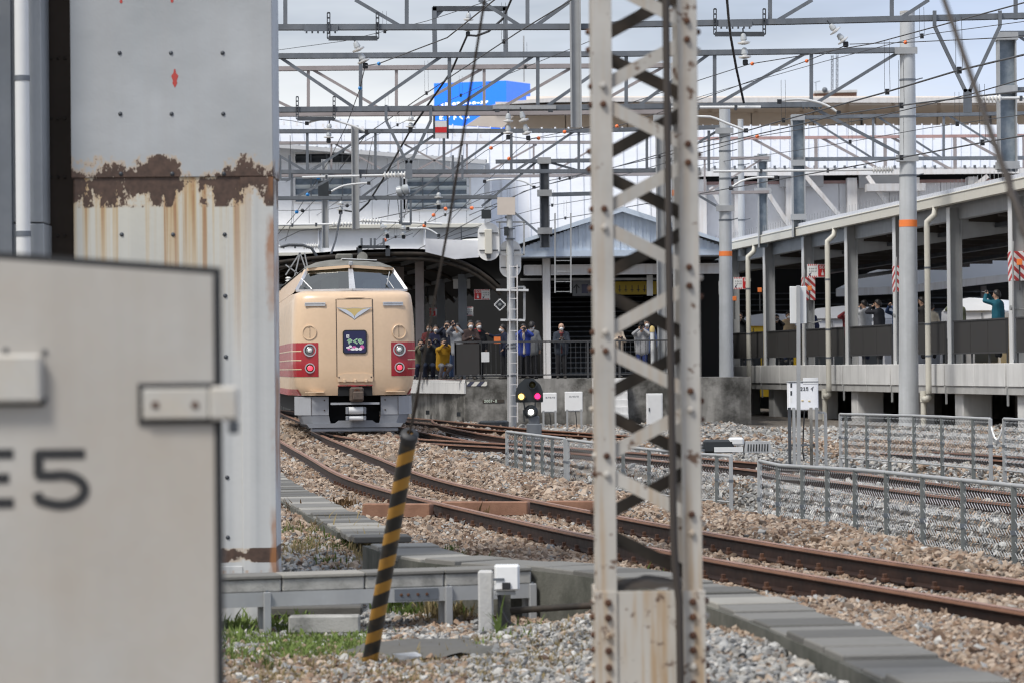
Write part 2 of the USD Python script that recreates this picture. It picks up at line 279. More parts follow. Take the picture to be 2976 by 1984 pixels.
def mast_paint():
    g = Nodes('mast_paint'); p = g.pos(); z = g.xyz(p, 'z')
    c = g.mix(g.ramp(g.noise(p, 3., 4), (.3, 0.), (.7, 1.)), (.35, .335, .31), (.47, .45, .415))
    low = g.n('map_range', 'result', value=z, from_min=1.6, from_max=.2, to_min=0., to_max=1., clamp=True)
    c = g.mix(g.math('multiply', low, .5), c, (.50, .455, .385))
    c = g.mix(g.math('multiply', g.ramp(g.noise(g.map(p, (26, 26, 1.6)), 1., 4), (.46, 0.), (.66, 1.)), g.math('add', .26, g.math('multiply', low, .55))), c, (.36, .235, .12))
    sp = g.noise(p, 11., 5, .7); c = g.mix(g.ramp(g.math('add', sp, g.math('multiply', low, .05)), (.62, 0.), (.66, 1.)), c, (.12, .075, .052))
    MATS['mast_paint'] = g.done(g.n('principled_bsdf', 'BSDF', base_color=c, roughness=.55, specular_ior_level=.3, normal=g.bump(g.noise(p, 50., 3), .3, .002)))
mast_paint()
std('cabinet_paint', (.44, .425, .395), .5, 0, .07, 2.2, .001, 120., dirt=(.385, .325, .26), damt=.6, dscale=1.3, dlo=.40, dhi=.66, streak=(.33, .30, .265), samt=.3, sfreq=9., spec=.3)
std('cabinet_pale', (.47, .45, .41), .5, 0, .05, 4., dirt=(.47, .39, .29), damt=.45, dscale=9.)
def stripes():
    g = Nodes('guard_stripes'); p = g.pos(); z = g.xyz(p, 'z'); x = g.xyz(p, 'x')
    f = g.math('fraction', g.math('multiply', g.math('add', z, g.math('multiply', x, -.38)), 1/.155))
    k = g.ramp(g.math('add', f, g.math('multiply', g.math('subtract', g.noise(p, 30, 3), .5), .06)), (.54, 0.), (.56, 1.))
    c = g.mix(k, (.014, .014, .013), (.36, .185, .03)); c = g.mix(g.math('multiply', g.ramp(g.noise(p, 14, 5), (.5, 0.), (.7, 1.)), .4), c, (.12, .08, .04))
    MATS['guard_stripes'] = g.done(g.n('principled_bsdf', 'BSDF', base_color=c, roughness=.5))
stripes()
def redwhite(name, fr):
    g = Nodes(name); p = g.pos(); f = g.math('fraction', g.math('multiply', g.math('add', g.xyz(p, 'z'), g.math('add', g.math('multiply', g.xyz(p, 'x'), .8), g.math('multiply', g.xyz(p, 'y'), .8))), fr))
    MATS[name] = g.done(g.n('principled_bsdf', 'BSDF', base_color=g.mix(g.math('greater_than', f, .5), (.72, .70, .69), (.45, .05, .05)), roughness=.5))
redwhite('red_white', 4.2)
def hazard():
    g = Nodes('hazard'); p = g.pos(); f = g.math('fraction', g.math('multiply', g.math('add', g.xyz(p, 'x'), g.math('multiply', g.xyz(p, 'z'), -.9)), 3.3))
    MATS['hazard'] = g.done(g.n('principled_bsdf', 'BSDF', base_color=g.mix(g.math('greater_than', f, .5), (.66, .64, .58), (.05, .055, .09)), roughness=.7))
hazard()
# ballast stones: twelve tones, brown with rust near the rails, grey elsewhere
BROWN = [(.285, .212, .155), (.195, .132, .09), (.39, .31, .24), (.12, .08, .058), (.275, .188, .13), (.245, .20, .163)]
GREY = [(.33, .325, .31), (.22, .22, .215), (.48, .47, .445), (.14, .137, .133), (.38, .35, .31), (.28, .268, .25)]
for i, c in enumerate(BROWN+GREY):
    g = Nodes(f'stone_{i}'); p = g.pos(); q = g.math('add', g.math('multiply', g.noise(p, 2.5, 3), .5), g.math('multiply', g.noise(p, 24., 3), .5))
    MATS[f'stone_{i}'] = g.done(g.n('principled_bsdf', 'BSDF', base_color=g.mix(g.ramp(q, (.35, 0.), (.65, 1.)), shade(c, .74), shade(c, 1.2)), roughness=.85, specular_ior_level=.25))
def ground_look():
    g = Nodes('ballast_bed'); p = g.pos(); v = g.n('voronoi_texture', 'color', vector=p, scale=16.); w = g.n('voronoi_texture', 'distance', vector=p, scale=16.)
    c = g.mix(g.n('rgb_to_bw', 'val', color=v), (.12, .10, .082), (.27, .235, .20)); c = g.mix(g.math('multiply', w, .6), c, (.03, .025, .02))
    c = g.mix(g.math('multiply', g.noise(p, .6, 4), .4), c, (.15, .135, .11))
    MATS['ballast_bed'] = g.done(g.n('principled_bsdf', 'BSDF', base_color=c, roughness=.95, normal=g.bump(w, .8, .05)))
ground_look()
for i, c in enumerate([(.075, .105, .03), (.17, .225, .07), (.11, .17, .045), (.27, .215, .115), (.12, .075, .04)]):
    g = Nodes(f'leaf_{i}'); cc = g.mix(g.noise(g.pos(), 9., 3), shade(c, .65), shade(c, 1.35))
    MATS[f'leaf_{i}'] = g.done(g.n('mix_closure', 'closure', fac=.3, closure1=g.n('diffuse_bsdf', 'BSDF', color=cc), closure2=g.n('translucent_bsdf', 'BSDF', color=cc)))

# ---------------- tracks (centre lines: x, y, z of the rail heads)
def spline(pts, step=.5):
    from scipy.interpolate import PchipInterpolator, CubicSpline
    p = A_(pts, float); d = np.r_[0, np.cumsum(np.linalg.norm(np.diff(p, axis=0), axis=1))]
    n = int(d[-1]/step)+1; t = np.linspace(0, d[-1], n); return np.stack([PchipInterpolator(d, p[:, k])(t) if k == 2 else CubicSpline(d, p[:, k])(t) for k in range(3)], 1)
TA = spline([(7.4, 8, 0), (5.0, 14.2, 0), (3.68, 18.5, 0), (2.97, 20.9, 0), (2.1, 23.9, 0), (.2, 32, 0), (-.62, 36, 0), (-1.75, 42.6, 0), (-2.65, 50, 0), (-4.05, 62, 0), (-4.95, 70, 0), (-5.6, 76, 0)])
TB = spline([(-8.8, 120, 0), (-5.7, 90, 0), (-4.65, 80, 0), (-3.65, 71, 0), (-2.15, 64.3, 0), (-.1, 60, -.02), (2.0, 56.2, -.1), (3.75, 52.6, -.18), (4.6, 49.3, -.2), (5.9, 40.5, -.2), (7.0, 35, -.2), (10, 24, -.2)])
TD = spline([(-9.6, 125, 0), (-5.2, 101, 0), (-2.6, 88.5, 0), (-1.2, 81.5, -.02), (.9, 76, -.1), (3.0, 73.2, -.2), (5.4, 70.0, -.3), (7.2, 65.5, -.3), (9.2, 58.5, -.3), (12.5, 46, -.3)])
TE = spline([(-2.95, 90, 0), (-2.1, 77, 0), (-1.0, 68.5, -.01), (.0, 62.5, -.03)])
def side(track):
    t = np.gradient(track, axis=0); t[:, 2] = 0; t /= np.linalg.norm(t, axis=1, keepdims=True); return t, np.stack([t[:, 1], -t[:, 0], 0*t[:, 0]], 1)
RAILP = A_([(-.0325, 0), (.0325, 0), (.0325, -.03), (.009, -.05), (.009, -.125), (.0635, -.14), (.0635, -.153), (-.0635, -.153), (-.0635, -.14), (-.009, -.125), (-.009, -.05), (-.0325, -.03)])
def rail_mesh(line):
    t, n = side(line); prof = RAILP[::-1]
    return MB().loft([[line[i] + n[i]*a + V(0, 0, b) for a, b in prof] for i in range(len(line))])
def head_mesh(line):
    t, n = side(line); pr = [(-.0345, -.024), (-.0345, -.006), (-.027, .0015), (0, .004), (.027, .0015), (.0345, -.006), (.0345, -.024)]
    return MB().grid(A_([[line[i] + n[i]*a + V(0, 0, b) for a, b in pr] for i in range(len(line))]))
def track(line, label, first, clips, sl=True):
    t, n = side(line); th = thing('railway_track', label, 'railway track', line[first])
    for s in (-1, 1):
        r = put('rail', rail_mesh(line + n*s*.566), 'rail_rust_shade', th); put('rail_head', head_mesh(line + n*s*.566), 'rail_head', r)
    d = np.r_[0, np.cumsum(np.linalg.norm(np.diff(line, axis=0), axis=1))]
    if sl:
        for q in np.arange(.3, d[-1], .62):
            c = A_([np.interp(q, d, line[:, k]) for k in range(3)]); tt = unit([np.interp(q, d, t[:, k]) for k in range(3)]); nn = V(tt[1], -tt[0], 0)
            if c[1] < 13: continue
            put('sleeper', MB().box(c + V(0, 0, -.262), (.21, 2.0, .14), [tt, -nn, (0, 0, 1)], .012), 'sleeper', th)
    for q in np.arange(.2, d[-1], .46) if clips else ():
        c = A_([np.interp(q, d, line[:, k]) for k in range(3)]); tt = unit([np.interp(q, d, t[:, k]) for k in range(3)]); nn = V(tt[1], -tt[0], 0)
        if c[1] < 14 or c[1] > clips: continue
        for s in (-1, 1):
            for e in (-1, 1):
                b = c + nn*(s*.566+e*.088); m = MB().box(b + V(0, 0, -.135), (.07, .05, .03), [tt, -nn, (0, 0, 1)], .006).box(b + V(0, 0, -.108) + nn*e*.004, (.032, .032, .045), [tt, -nn, (0, 0, 1)], .004)
                put('rail_clip', m, 'rust', th)
    return th
track(TA, 'rusty railway track sweeping from the lower right corner back to the left', 0, 44)
track(TB, 'rusty track running from under the cream train across to the right behind the mesh fence', 40, 0)
track(TD, 'rusty track curving along the foot of the concrete platform wall to the far right', 40, 0)
track(TE, 'short crossover of rusty rails joining the two tracks beside the dwarf signal', 10, 0, False)
def dist_to(line, x, y):
    from scipy.spatial import cKDTree
    d, i = cKDTree(line[:, :2]).query(np.stack([x, y], -1)); _, n = side(line)
    return d, ((x-line[i, 0])*n[i, 0] + (y-line[i, 1])*n[i, 1]), line[i, 2]
WALK = spline([(-5.0, 56, -.1), (-4.2, 50, -.1), (-3.3, 42.8, -.1), (-2.25, 35.2, -.08), (-1.45, 29.6, -.05), (-.82, 25.3, 0), (-.25, 23.75, 0), (.25, 23.2, 0), (.72, 22.4, 0), (1.32, 20.3, 0), (1.73, 17.6, 0), (1.95, 15.5, 0), (2.1, 13.6, 0), (2.2, 11.5, 0)], .1)
def gz(x, y):
    """height of the ballast surface"""
    x, y = np.asarray(x, float), np.asarray(y, float); bl = np.where(y > 66, -.30, -.42) + .0*x; bl = np.where((x > -12) & (y < 66), np.maximum(bl, -.42 + .31*np.clip((x-.25)/.7, 0, 1)*np.clip((24-y)/3, 0, 1) + .25*np.clip((y-24.5)/3., 0, 1)), bl)
    da, sa, za = dist_to(TA, x, y); db, sb, zb = dist_to(TB, x, y); dd, sd, zd = dist_to(TD, x, y)
    right = np.clip((sa-1.6)/1.6, 0, 1)*np.clip((64-y)/8, 0, 1); bl = bl*(1-right) - .92*right
    def bank(s, z, w0, w1, top, k=.42): return np.where(np.abs(s) < w0, z+top, z+top - (np.abs(s)-w0)*k)
    h = bl; hwid = np.clip(1.45+.13*(y-23.4), 1.3, 2.2)
    ha = np.where(sa > 0, np.where(sa < .8, -.175, np.where(sa < hwid, -.175+.13*np.clip((sa-.8)/.5, 0, 1), -.045-(sa-hwid)*.55)), np.where(sa > -.8, -.175, np.where(sa > -1.5, -.19, -.19-(-sa-1.5)*.45)))
    h = np.maximum(h, np.where(y < 80, ha, -9)); h = np.maximum(h, bank(sb, zb, 1.25, 0, -.15, .95)); h = np.maximum(h, bank(sd, zd, 1.5, 0, -.15))
    h = np.where(y > 80, np.maximum(h, -.26), h)
    n = meshkit.fbm(np.stack([x*.9, y*.9, 0*x], -1), 3, 3)-.5
    # pile of grey stones beside the walkway, in front of the mast
    pile = .12*np.exp(-(((x-.25)/.55)**2 + ((y-20.6)/1.1)**2))
    return h + n*.10*np.clip(np.minimum(np.minimum(da, db), dd)-.6, 0, 1) + pile
# ---------------- ground: one sheet to the horizon, finer near the tracks
def ground():
    xs = np.unique(np.r_[-900, -300, -120, -60, -30, np.arange(-16, 20.1, .3), 30, 60, 120, 300, 900]); ys = np.unique(np.r_[-200, -50, -10, 2, np.arange(8, 60, .3), np.arange(60, 130, .8), 140, 170, 220, 300, 500, 1200])
    X, Y = np.meshgrid(xs, ys, indexing='ij'); far = (np.abs(X) > 25) | (Y > 128) | (Y < 6)
    Zg = np.where(far, -.8, gz(X, Y)-.035); struct('ground', MB().grid(np.stack([X, Y, Zg], -1)), 'ballast_bed', 'pale ballast ground of the rail yard', True)
ground()
def inst(name, label, protos, pos, idx, rot, scl, kind='stuff'):
    p = path_for('/World', name); pi = UsdGeom.PointInstancer.Define(stage, p); rel = pi.CreatePrototypesRel()
    for k, (mb, m) in enumerate(protos):
        q = f'{p}/stone_kind_{k}'; v, f = mb.mesh() if isinstance(mb, MB) else mb; usdkit.mesh(stage, q, (v, f), MATS[m]); rel.AddTarget(q)
    pi.CreatePositionsAttr(Vt.Vec3fArray.FromNumpy(pos.astype(np.float32))); pi.CreateProtoIndicesAttr(Vt.IntArray.FromNumpy(idx.astype(np.int32)))
    pi.CreateOrientationsAttr(Vt.QuathArray([Gf.Quath(float(a), float(b), float(c), float(d)) for a, b, c, d in rot])); pi.CreateScalesAttr(Vt.Vec3fArray.FromNumpy(scl.astype(np.float32)))
    tag(pi.GetPrim(), label, None, None, kind)
def stone_shape(seed):
    r = np.random.default_rng(seed); p = r.normal(size=(13, 3)); p /= np.linalg.norm(p, axis=1, keepdims=True); p *= (1, .78, .62)*r.uniform(.82, 1.05, (13, 1))*V(1, 1, 1)
    t = trimesh.convex.convex_hull(p); return t.vertices*.5, t.faces
def ballast():
    r = np.random.default_rng(11); px = []; sz = []
    for y0, y1, dens, s in ((12.5, 17, 760, .043), (17, 24, 860, .042), (24, 34, 600, .047), (34, 48, 340, .056), (48, 66, 160, .074), (66, 100, 70, .10)):
        hw = lambda y: y*.176+.4
        n = int((y1-y0)*2*hw(y1)*dens); y = r.uniform(y0, y1, n); x = r.uniform(-hw(y1), hw(y1), n); k = (np.abs(x) < hw(y)) & ~((x/y < -.0765) & (y > 23.6)) & ~((x/y < -.102))
        px.append(np.stack([x[k], y[k]], 1)); sz.append(s*r.lognormal(0, .27, k.sum()))
    p = np.vstack(px); s = np.concatenate(sz); x, y = p.T; z = gz(x, y)
    da, sa, _ = dist_to(TA, x, y); db, sb, zb = dist_to(TB, x, y); dd, sd, zd = dist_to(TD, x, y); dw, sw, _ = dist_to(WALK, x, y)
    ok = np.ones(len(x), bool)
    for d, cut in ((da, 80), (db, 200), (dd, 200)): ok &= ~((np.abs(d-.566) < .085) & (y < cut))
    ok &= ~(dw < .27) & ~((y > 91) & (x > -3.4) & (x < 4)) & ~((x > 6.6) & (y > 84)); grass = (x > -2.4) & (x < -.35) & (y > 18.6) & (y < 21.8); ok &= ~(grass & (r.random(len(x)) < .45))
    near = np.minimum(np.where(sa > 0, np.maximum(da-2.2, 0), np.maximum(da-2.2, 0)*1.3), np.minimum(np.maximum(db-1.0, 0)*1.2, np.maximum(dd-1., 0)*1.2)); wob = meshkit.fbm(np.stack([x*.8, y*.5, 0*x], -1), 3, 9)
    pb = np.clip(1.05-near*.6, .2, 1)*np.where((sa > 2.6) & (y < 62), .25, 1); pb = np.clip(pb + (wob-.5)*.9, .05, .97); pb = np.where((sa < -2.4) & (y < 23) & (x > -.3), .12, np.where((y < 20.5) & (x < -.3), .62, pb))
    idx = np.where(r.random(len(x)) < pb, r.choice(6, len(x), p=[.27, .17, .22, .1, .12, .12]), 6 + r.choice(6, len(x), p=[.25, .2, .2, .1, .13, .12]))
    q = r.normal(size=(len(x), 4)); q[:, 1:3] *= .55; q /= np.linalg.norm(q, axis=1, keepdims=True)
    sc = np.stack([s, s, s], 1)*np.stack([r.uniform(.85, 1.35, len(x)), r.uniform(.8, 1.15, len(x)), r.uniform(.7, 1.1, len(x))], 1)*1.25
    pos = np.stack([x, y, z + s*.12], 1)[ok]
    inst('ballast', 'crushed stone ballast, rust brown along the rails and grey elsewhere', [(stone_shape(50+i), f'stone_{i}') for i in range(12)], pos, idx[ok], q[ok], sc[ok]); print('stones', ok.sum())
ballast()
# ================= foreground =================
def cabinet():
    Y = 7.0; s = S(Y); pt = lambda x, y, d=0.: P(x, y, Y) + V(0, d, 0)
    th = thing('control_cabinet', 'pale grey trackside cabinet with black characters E5 on its door', 'cabinet', V(-1.0, 7.3, -.5))
    TL, TR = pt(-240, 716), pt(640, 778); zb = -.45
    x0, x1 = TL[0], TR[0]
    m = MB().poly3([(x0, Y+.03, zb), (x1-.062, Y+.03, zb), (x1-.062, Y+.03, TR[2]-.05), (x0, Y+.03, TL[2]-.05)], .5, (0, 1, 0))
    put('body', m, 'cabinet_paint', th)
    # rubber seal all round the door: a dark lip in the joint
    e = .0165; m = MB(); q = [V(x0, Y, zb), V(x1, Y, zb), V(x1, Y, TR[2]), V(x0, Y, TL[2])]
    m.poly3([q[3], q[2], q[2]-V(0, 0, e), q[3]-V(0, 0, e)], .03, (0, 1, 0)); m.poly3([q[2]-V(0, 0, e), q[1], q[1]-V(e, 0, 0), q[2]-V(e, 0, e)], .03, (0, 1, 0)); put('door_seal', m, 'rubber', th)
    d = MB().poly3([V(x0, Y-.006, zb), V(x1-e, Y-.006, zb), V(x1-e, Y-.006, TR[2]-e), V(x0, Y-.006, TL[2]-e)], .024, (0, 1, 0)); door = put('door', d, 'cabinet_paint', th)
    # hinge leaf on a dark gasket, its knuckle past the edge
    a, b = pt(418, 1128), pt(690, 1214); m = MB().bb((a[0]-.012, Y-.012, b[2]-.012), (x1-.002, Y-.0065, a[2]+.012)); hg = put('hinge', MB().bb((a[0], Y-.026, b[2]), (pt(600, 0)[0], Y-.0125, a[2]), .005), 'cabinet_pale', th)
    put('gasket_and_shadow', m, 'rubber', hg); put('knuckle', MB().bb((pt(602, 0)[0], Y-.034, b[2]-.004), (pt(686, 0)[0], Y-.002, a[2]+.004), .008), 'cabinet_pale', hg)
    put('pin', MB().bb((pt(655, 0)[0], Y-.03, pt(0, 1265)[2]), (pt(686, 0)[0], Y-.012, b[2]-.004), .004), 'galv_dark', hg)
    for x in (455, 570): c = pt(x, 1175); put('screw', MB().lathe(c + V(0, -.026, 0), (0, -1, 0), [(0, .009), (.003, .008), (.004, 0)], 10), 'rust', hg)
    # raised name-plate holder at the left edge
    a, b = pt(-120, 1030), pt(128, 1168); hl = put('handle_cover', MB().bb((a[0], Y-.040, b[2]), (b[0], Y-.007, a[2]), .012), 'cabinet_pale', th)
    put('gasket_and_shadow', MB().bb((a[0]-.01, Y-.0105, b[2]-.008), (b[0]+.003, Y-.0062, b[2]+.01), .001), 'rubber', hl)  # thin dark strip along the bottom stands in for the shadow of the cover
    for x, y in ((18, 1018), (131, 1022), (131, 1160)): put('screw', MB().lathe(pt(x, y) + V(0, -.006, 0), (0, -1, 0), [(0, .007), (.004, .006), (.005, 0)], 8), 'galv_dark', hl)
    # lettering E 5
    w = 28.5/s; h = (1475-1304)/s
    five = [[(.118, h-w/2), (w/2-.0, h-w/2), (w/2, h*.53)], [(w/2-.004, h*.555)] + [(.062+.055*math.cos(t), .0635*0+h*.305+h*.255*math.sin(t)) for t in np.linspace(1.9, -1.75, 16)] + [(.03, w/2+.001), (.012, .018), (.008, h*.26)]]
    put('character', MB().prism(strokes(five, w), .0015, pt(100, 1475) + V(0, -.0065, 0)), 'rubber', door)
    E = [[(0, h-w/2), (.118, h-w/2)], [(0, h/2), (.108, h/2)], [(0, w/2), (.118, w/2)], [(w/2, 0), (w/2, h)]]
    put('character', MB().prism(strokes(E, w), .0015, pt(-108, 1475) + V(0, -.0065, 0)), 'rubber', door)
cabinet()
def column():
    Y = 23.4; L = -3.36; R_ = -1.832; th = thing('steel_column', 'tall riveted grey steel column with peeling paint and rust streaks', 'column', (-2.6, 24.2, -.4))
    put('lower_shaft', MB().bb((L, Y, -.6), (R_, Y+.62, 3.08), .012), 'column_lower', th)
    put('upper_sleeve', MB().bb((L-.012, Y-.014, 2.985), (R_+.012, Y+.63, 9.5), .006), 'column_upper', th)
    put('corner_angle', MB().bb((R_-.245, Y-.0105, -.55), (R_+.010, Y+.002, 2.983), .003), 'column_lower', th)
    put('foot_plate', MB().bb((L, Y-.009, -.55), (R_-.25, Y+.002, .0), .003), 'column_lower', th)
    put('side_web', MB().bb((L-.75, Y+.42, -.6), (L-.02, Y+.5, 9.5)), 'web_brown', th)
    for x in (352, 501, 651):
        for y in (-20, 155, 332, 506, 682, 860, 1036, 1210, 1386, 1560):
            if x < 640 and y > 700: continue
            c = P(x + (y-500)*.0105, y, Y); yy = Y-.014 if c[2] > 2.985 else Y
            if x > 640 and c[2] < 2.98 and c[0] > R_-.25: yy = Y-.0105
            put('rivet', MB().lathe((c[0], yy+.003, c[2]), (0, -1, 0), [(0, .017), (.006, .0165), (.012, .011), (.0145, .0)], 10), 'galv_dark', th, True)
    for y in (170, 345, 515, 685):
        for x in (148, 168, 188): c = P(x, y, Y+.41); put('rivet', MB().lathe(c, (0, -1, 0), [(0, .014), (.008, .011), (.010, 0)], 8), 'dark_brown', th)
    # flakes of red primer
    g = Nodes('primer'); MATS['primer'] = g.done(g.n('principled_bsdf', 'BSDF', base_color=(.42, .05, .04), roughness=.6))
    c = P(508, 228, Y-.014); pts = [(math.cos(t)*.022*(1+.3*math.sin(5*t)), math.sin(t)*.062*(1+.18*math.cos(4*t))) for t in np.linspace(0, 6.28, 24)[:-1]]; put('primer_patch', MB().prism(Polygon(pts).buffer(0), .0015, c), 'primer', th)
    for x, y in ((352, 5), (500, 3)): c = P(x, y, Y-.014); put('primer_patch', MB().prism(Polygon([(.012*math.cos(t), .016*math.sin(t)) for t in np.linspace(0, 6.28, 9)[:-1]]), .0015, c), 'primer', th)
    # panelled wall and drain pipe to its left
    w = thing('steel_wall', 'grey panelled steel wall at the far left behind the drain pipe', 'wall', (-4.3, 24, -.5)); x1 = P(128, 700, 23.2)[0]
    for k, (z0, z1) in enumerate(((-.6, 2.63), (2.64, 9.5))): put('panel', MB().bb((-6, 23.2, z0), (x1-.01*k, 23.6, z1), .006), 'grey_sheet', w)
    put('batten', MB().bb((-6, 23.14, -.6), (P(36, 700, 23.14)[0], 23.199, 9.5), .004), 'galv', w)
    p = thing('drain_pipe', 'white vertical drain pipe on the grey wall at the far left', 'pipe', (-3.85, 23.1, 0)); a = P(68, 700, 23.08)
    put('pipe', MB().cyl((a[0], 23.08, -.4), (a[0], 23.08, 9.5), .055, 20), 'off_white', p, 40)
    for y in (228, 680): z = Z(66, y, 23.08); put('clip', MB().cyl((a[0], 23.08, z-.02), (a[0], 23.08, z+.02), .060, 20), 'galv', p, 40)
column()
def mast():
    Y = 13.4; s = S(Y); D = .46; th = thing('lattice_mast', 'pale grey riveted lattice mast with crossed bracing in the foreground', 'lattice mast', (.75, 13.6, -.7))
    x0 = P(1728, 900, Y)[0]; x1 = P(2034, 900, Y)[0]; z0, z1 = -.75, 3.4; w = .087; t = .010
    for yy, sg in ((Y, 1), (Y+D, -1)):
        for xx, sx in ((x0, 1), (x1, -1)):
            m = MB().bb((min(xx, xx+sx*w), min(yy, yy+sg*t), z0), (max(xx, xx+sx*w), max(yy, yy+sg*t), z1), .002).bb((min(xx, xx+sx*t), min(yy+sg*t, yy+sg*w), z0), (max(xx, xx+sx*t), max(yy+sg*t, yy+sg*w), z1), .002)
            put('corner_angle', m, 'mast_paint', th)
    zz = lambda y: Z(1880, y, Y)
    Ls = [275+358*k for k in range(-2, 4)]; Rs = [447+358*k for k in range(-2, 4)]
    def lace(ya, xa, yb, xb, yy, off): put('lacing_bar', MB().bar((xa, yy, zz(ya)), (xb, yy, zz(yb)), .009, .066, (0, 0, 1)) if 0 else MB().box(((xa+xb)/2, yy, (zz(ya)+zz(yb))/2), (math.hypot(xb-xa, zz(yb)-zz(ya)), .009, .056), [unit((xb-xa, 0, zz(yb)-zz(ya))), (0, 1, 0), np.cross(unit((xb-xa, 0, zz(yb)-zz(ya))), (0, 1, 0))]), 'rust_and_shade' if off else 'mast_paint', th)  # rear bars take a near black tone in place of their shade
    for yl in Ls:
        lace(yl+24, x0+.045, yl+172-22, x1-.045, Y+.016, 0); lace(yl-26, x0+.045, yl-172+14, x1-.045, Y+.026, 0)
        o = 186
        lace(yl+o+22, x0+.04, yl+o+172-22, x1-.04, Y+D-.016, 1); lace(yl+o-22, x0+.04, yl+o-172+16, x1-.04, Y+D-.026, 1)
        # side lacing (receding faces)
        for xx in (x0+.015, x1-.015):
            for a, b, q in ((yl+36, yl+150, 0), (yl-36, yl-150, .008)):
                p0, p1 = V(xx+q, Y+.05, zz(a)), V(xx+q, Y+D-.05, zz(b)); put('lacing_bar', MB().bar(p0, p1, .008, .06), 'rust_and_shade', th)
    def bolt(c, d, r=.0155): put('bolt', MB().lathe(c, d, [(0, r), (.009, r), (.011, r*.8), (.017, r*.75), (.019, 0)], 6), 'mast_paint' if rng.random() < .3 else 'rust', th)
    for k, ylist in ((0, Ls), (1, Rs)):
        for yl in ylist:
            for e in (-27, 27):
                if yl+e > 1690: continue
                bolt(V(x0+.047 if k == 0 else x1-.045, Y, zz(yl+e)), (0, -1, 0)); bolt(V(x0 if k == 0 else x1, Y+.045, zz(yl+e+(0 if k == 0 else 30))), (-1 if k == 0 else 1, 0, 0)); bolt(V(x0 if k else x1, Y+D-.045, zz(yl+e)), (-1 if k else 1, 0, 0))
    # boxed foot with a mound of dirt on its ledge
    zt = zz(1716); put('foot_plate', MB().bb((x0+.088, Y-.001, z0), (x1-.088, Y+.009, zt), .002), 'mast_paint', th)
    for xx, d in ((x0, -1), (x1, 1)): put('foot_plate', MB().bb((min(xx, xx+d*.012), Y-.012, z0), (max(xx, xx+d*.012), Y+D+.012, zt), .002), 'mast_paint', th)
    for a, b in ((x0-.012, x0+.0865), (x1-.0865, x1+.012)): put('foot_plate', MB().bb((a, Y-.0115, z0), (b, Y-.0005, zt), .002), 'mast_paint', th)
    for y in (1748, 1792, 1845, 1888, 1936, 1985):
        for xx in (x0+.047, x1-.045): bolt(V(xx, Y-.0115, zz(y)), (0, -1, 0), .017)
        bolt(V(x0-.012, Y+.05, zz(y)), (-1, 0, 0), .017); bolt(V(x1+.012, Y+.05, zz(y)), (1, 0, 0), .017)
    xs, ys = np.meshgrid(np.linspace(0, 1, 16), np.linspace(0, 1, 14), indexing='ij'); bump = (np.sin(np.pi*np.clip(xs, 0, 1))*np.sin(np.pi*np.clip(ys*.8+.1, 0, 1)))**.6
    put('dirt', MB().grid(np.stack([x0+.02+(x1-x0-.04)*xs, Y+.012+(D-.024)*ys, zt-.03 + bump*.06 + .03*meshkit.fbm(np.stack([xs*6, ys*6, xs*0], -1), 3)], -1)), 'rust_and_shade', th, True)
    xc = P(1951, 900, Y-.05)[0]; zc = lambda y: Z(1951, y, Y-.05)
    put('cable_pipe', MB().tube([(xc-.012, Y-.06, z1), (xc-.008, Y-.06, zc(800)), (xc, Y-.06, zc(1560)), (xc+.004, Y-.06, zc(1640)), (xc+.022, Y-.055, zc(1750)), (xc+.026, Y-.05, z0)], .0165, 12), 'guy_wire', th, True)
mast()
def guys():
    a, b = G(1078, 1902, -.36), P(1190, 1262, 18.6); d = unit(b-a); th = thing('guy_wire', 'slanting guy wire with a yellow and black striped guard tube at its foot', 'guy wire', a)
    put('striped_guard', MB().cyl(a - d*.05, b, .050, 20), 'guard_stripes', th, 40); put('cap', MB().lathe(b - d*.035, d, [(0, .056), (.04, .056), (.052, .045), (.056, .02)], 20), 'rubber', th, 40)
    c = P(1306, 640, 17.2); e = P(1410, -10, 16.0); f = e + (e-c)*.6; put('strand', MB().tube([b, c, e, f], .0075, 8), 'guy_wire', th)
    put('twine', MB().tube([b, b + (c-b)*.15 + V(.012, 0, 0), b + (c-b)*.3], .005, 6), 'guy_wire', th)
    a, b = P(2740, -10, 10.), P(3030, 812, 9.6); th = thing('guy_wire', 'thick brown guy wire crossing the upper right corner', 'guy wire', b); dd = b-a
    put('strand', MB().tube([a - dd*.3, a, b, b + dd*.6], [.009, .009, .013, .013], 8), 'guy_wire', th)
    q = a + dd*.62; n = 12; put('turnbuckle', MB().tube([q + dd*(.3*i/n) + V(.012*math.sin(i*1.3), 0, 0) for i in range(n)], .009, 7), 'dark_brown', th)
guys()
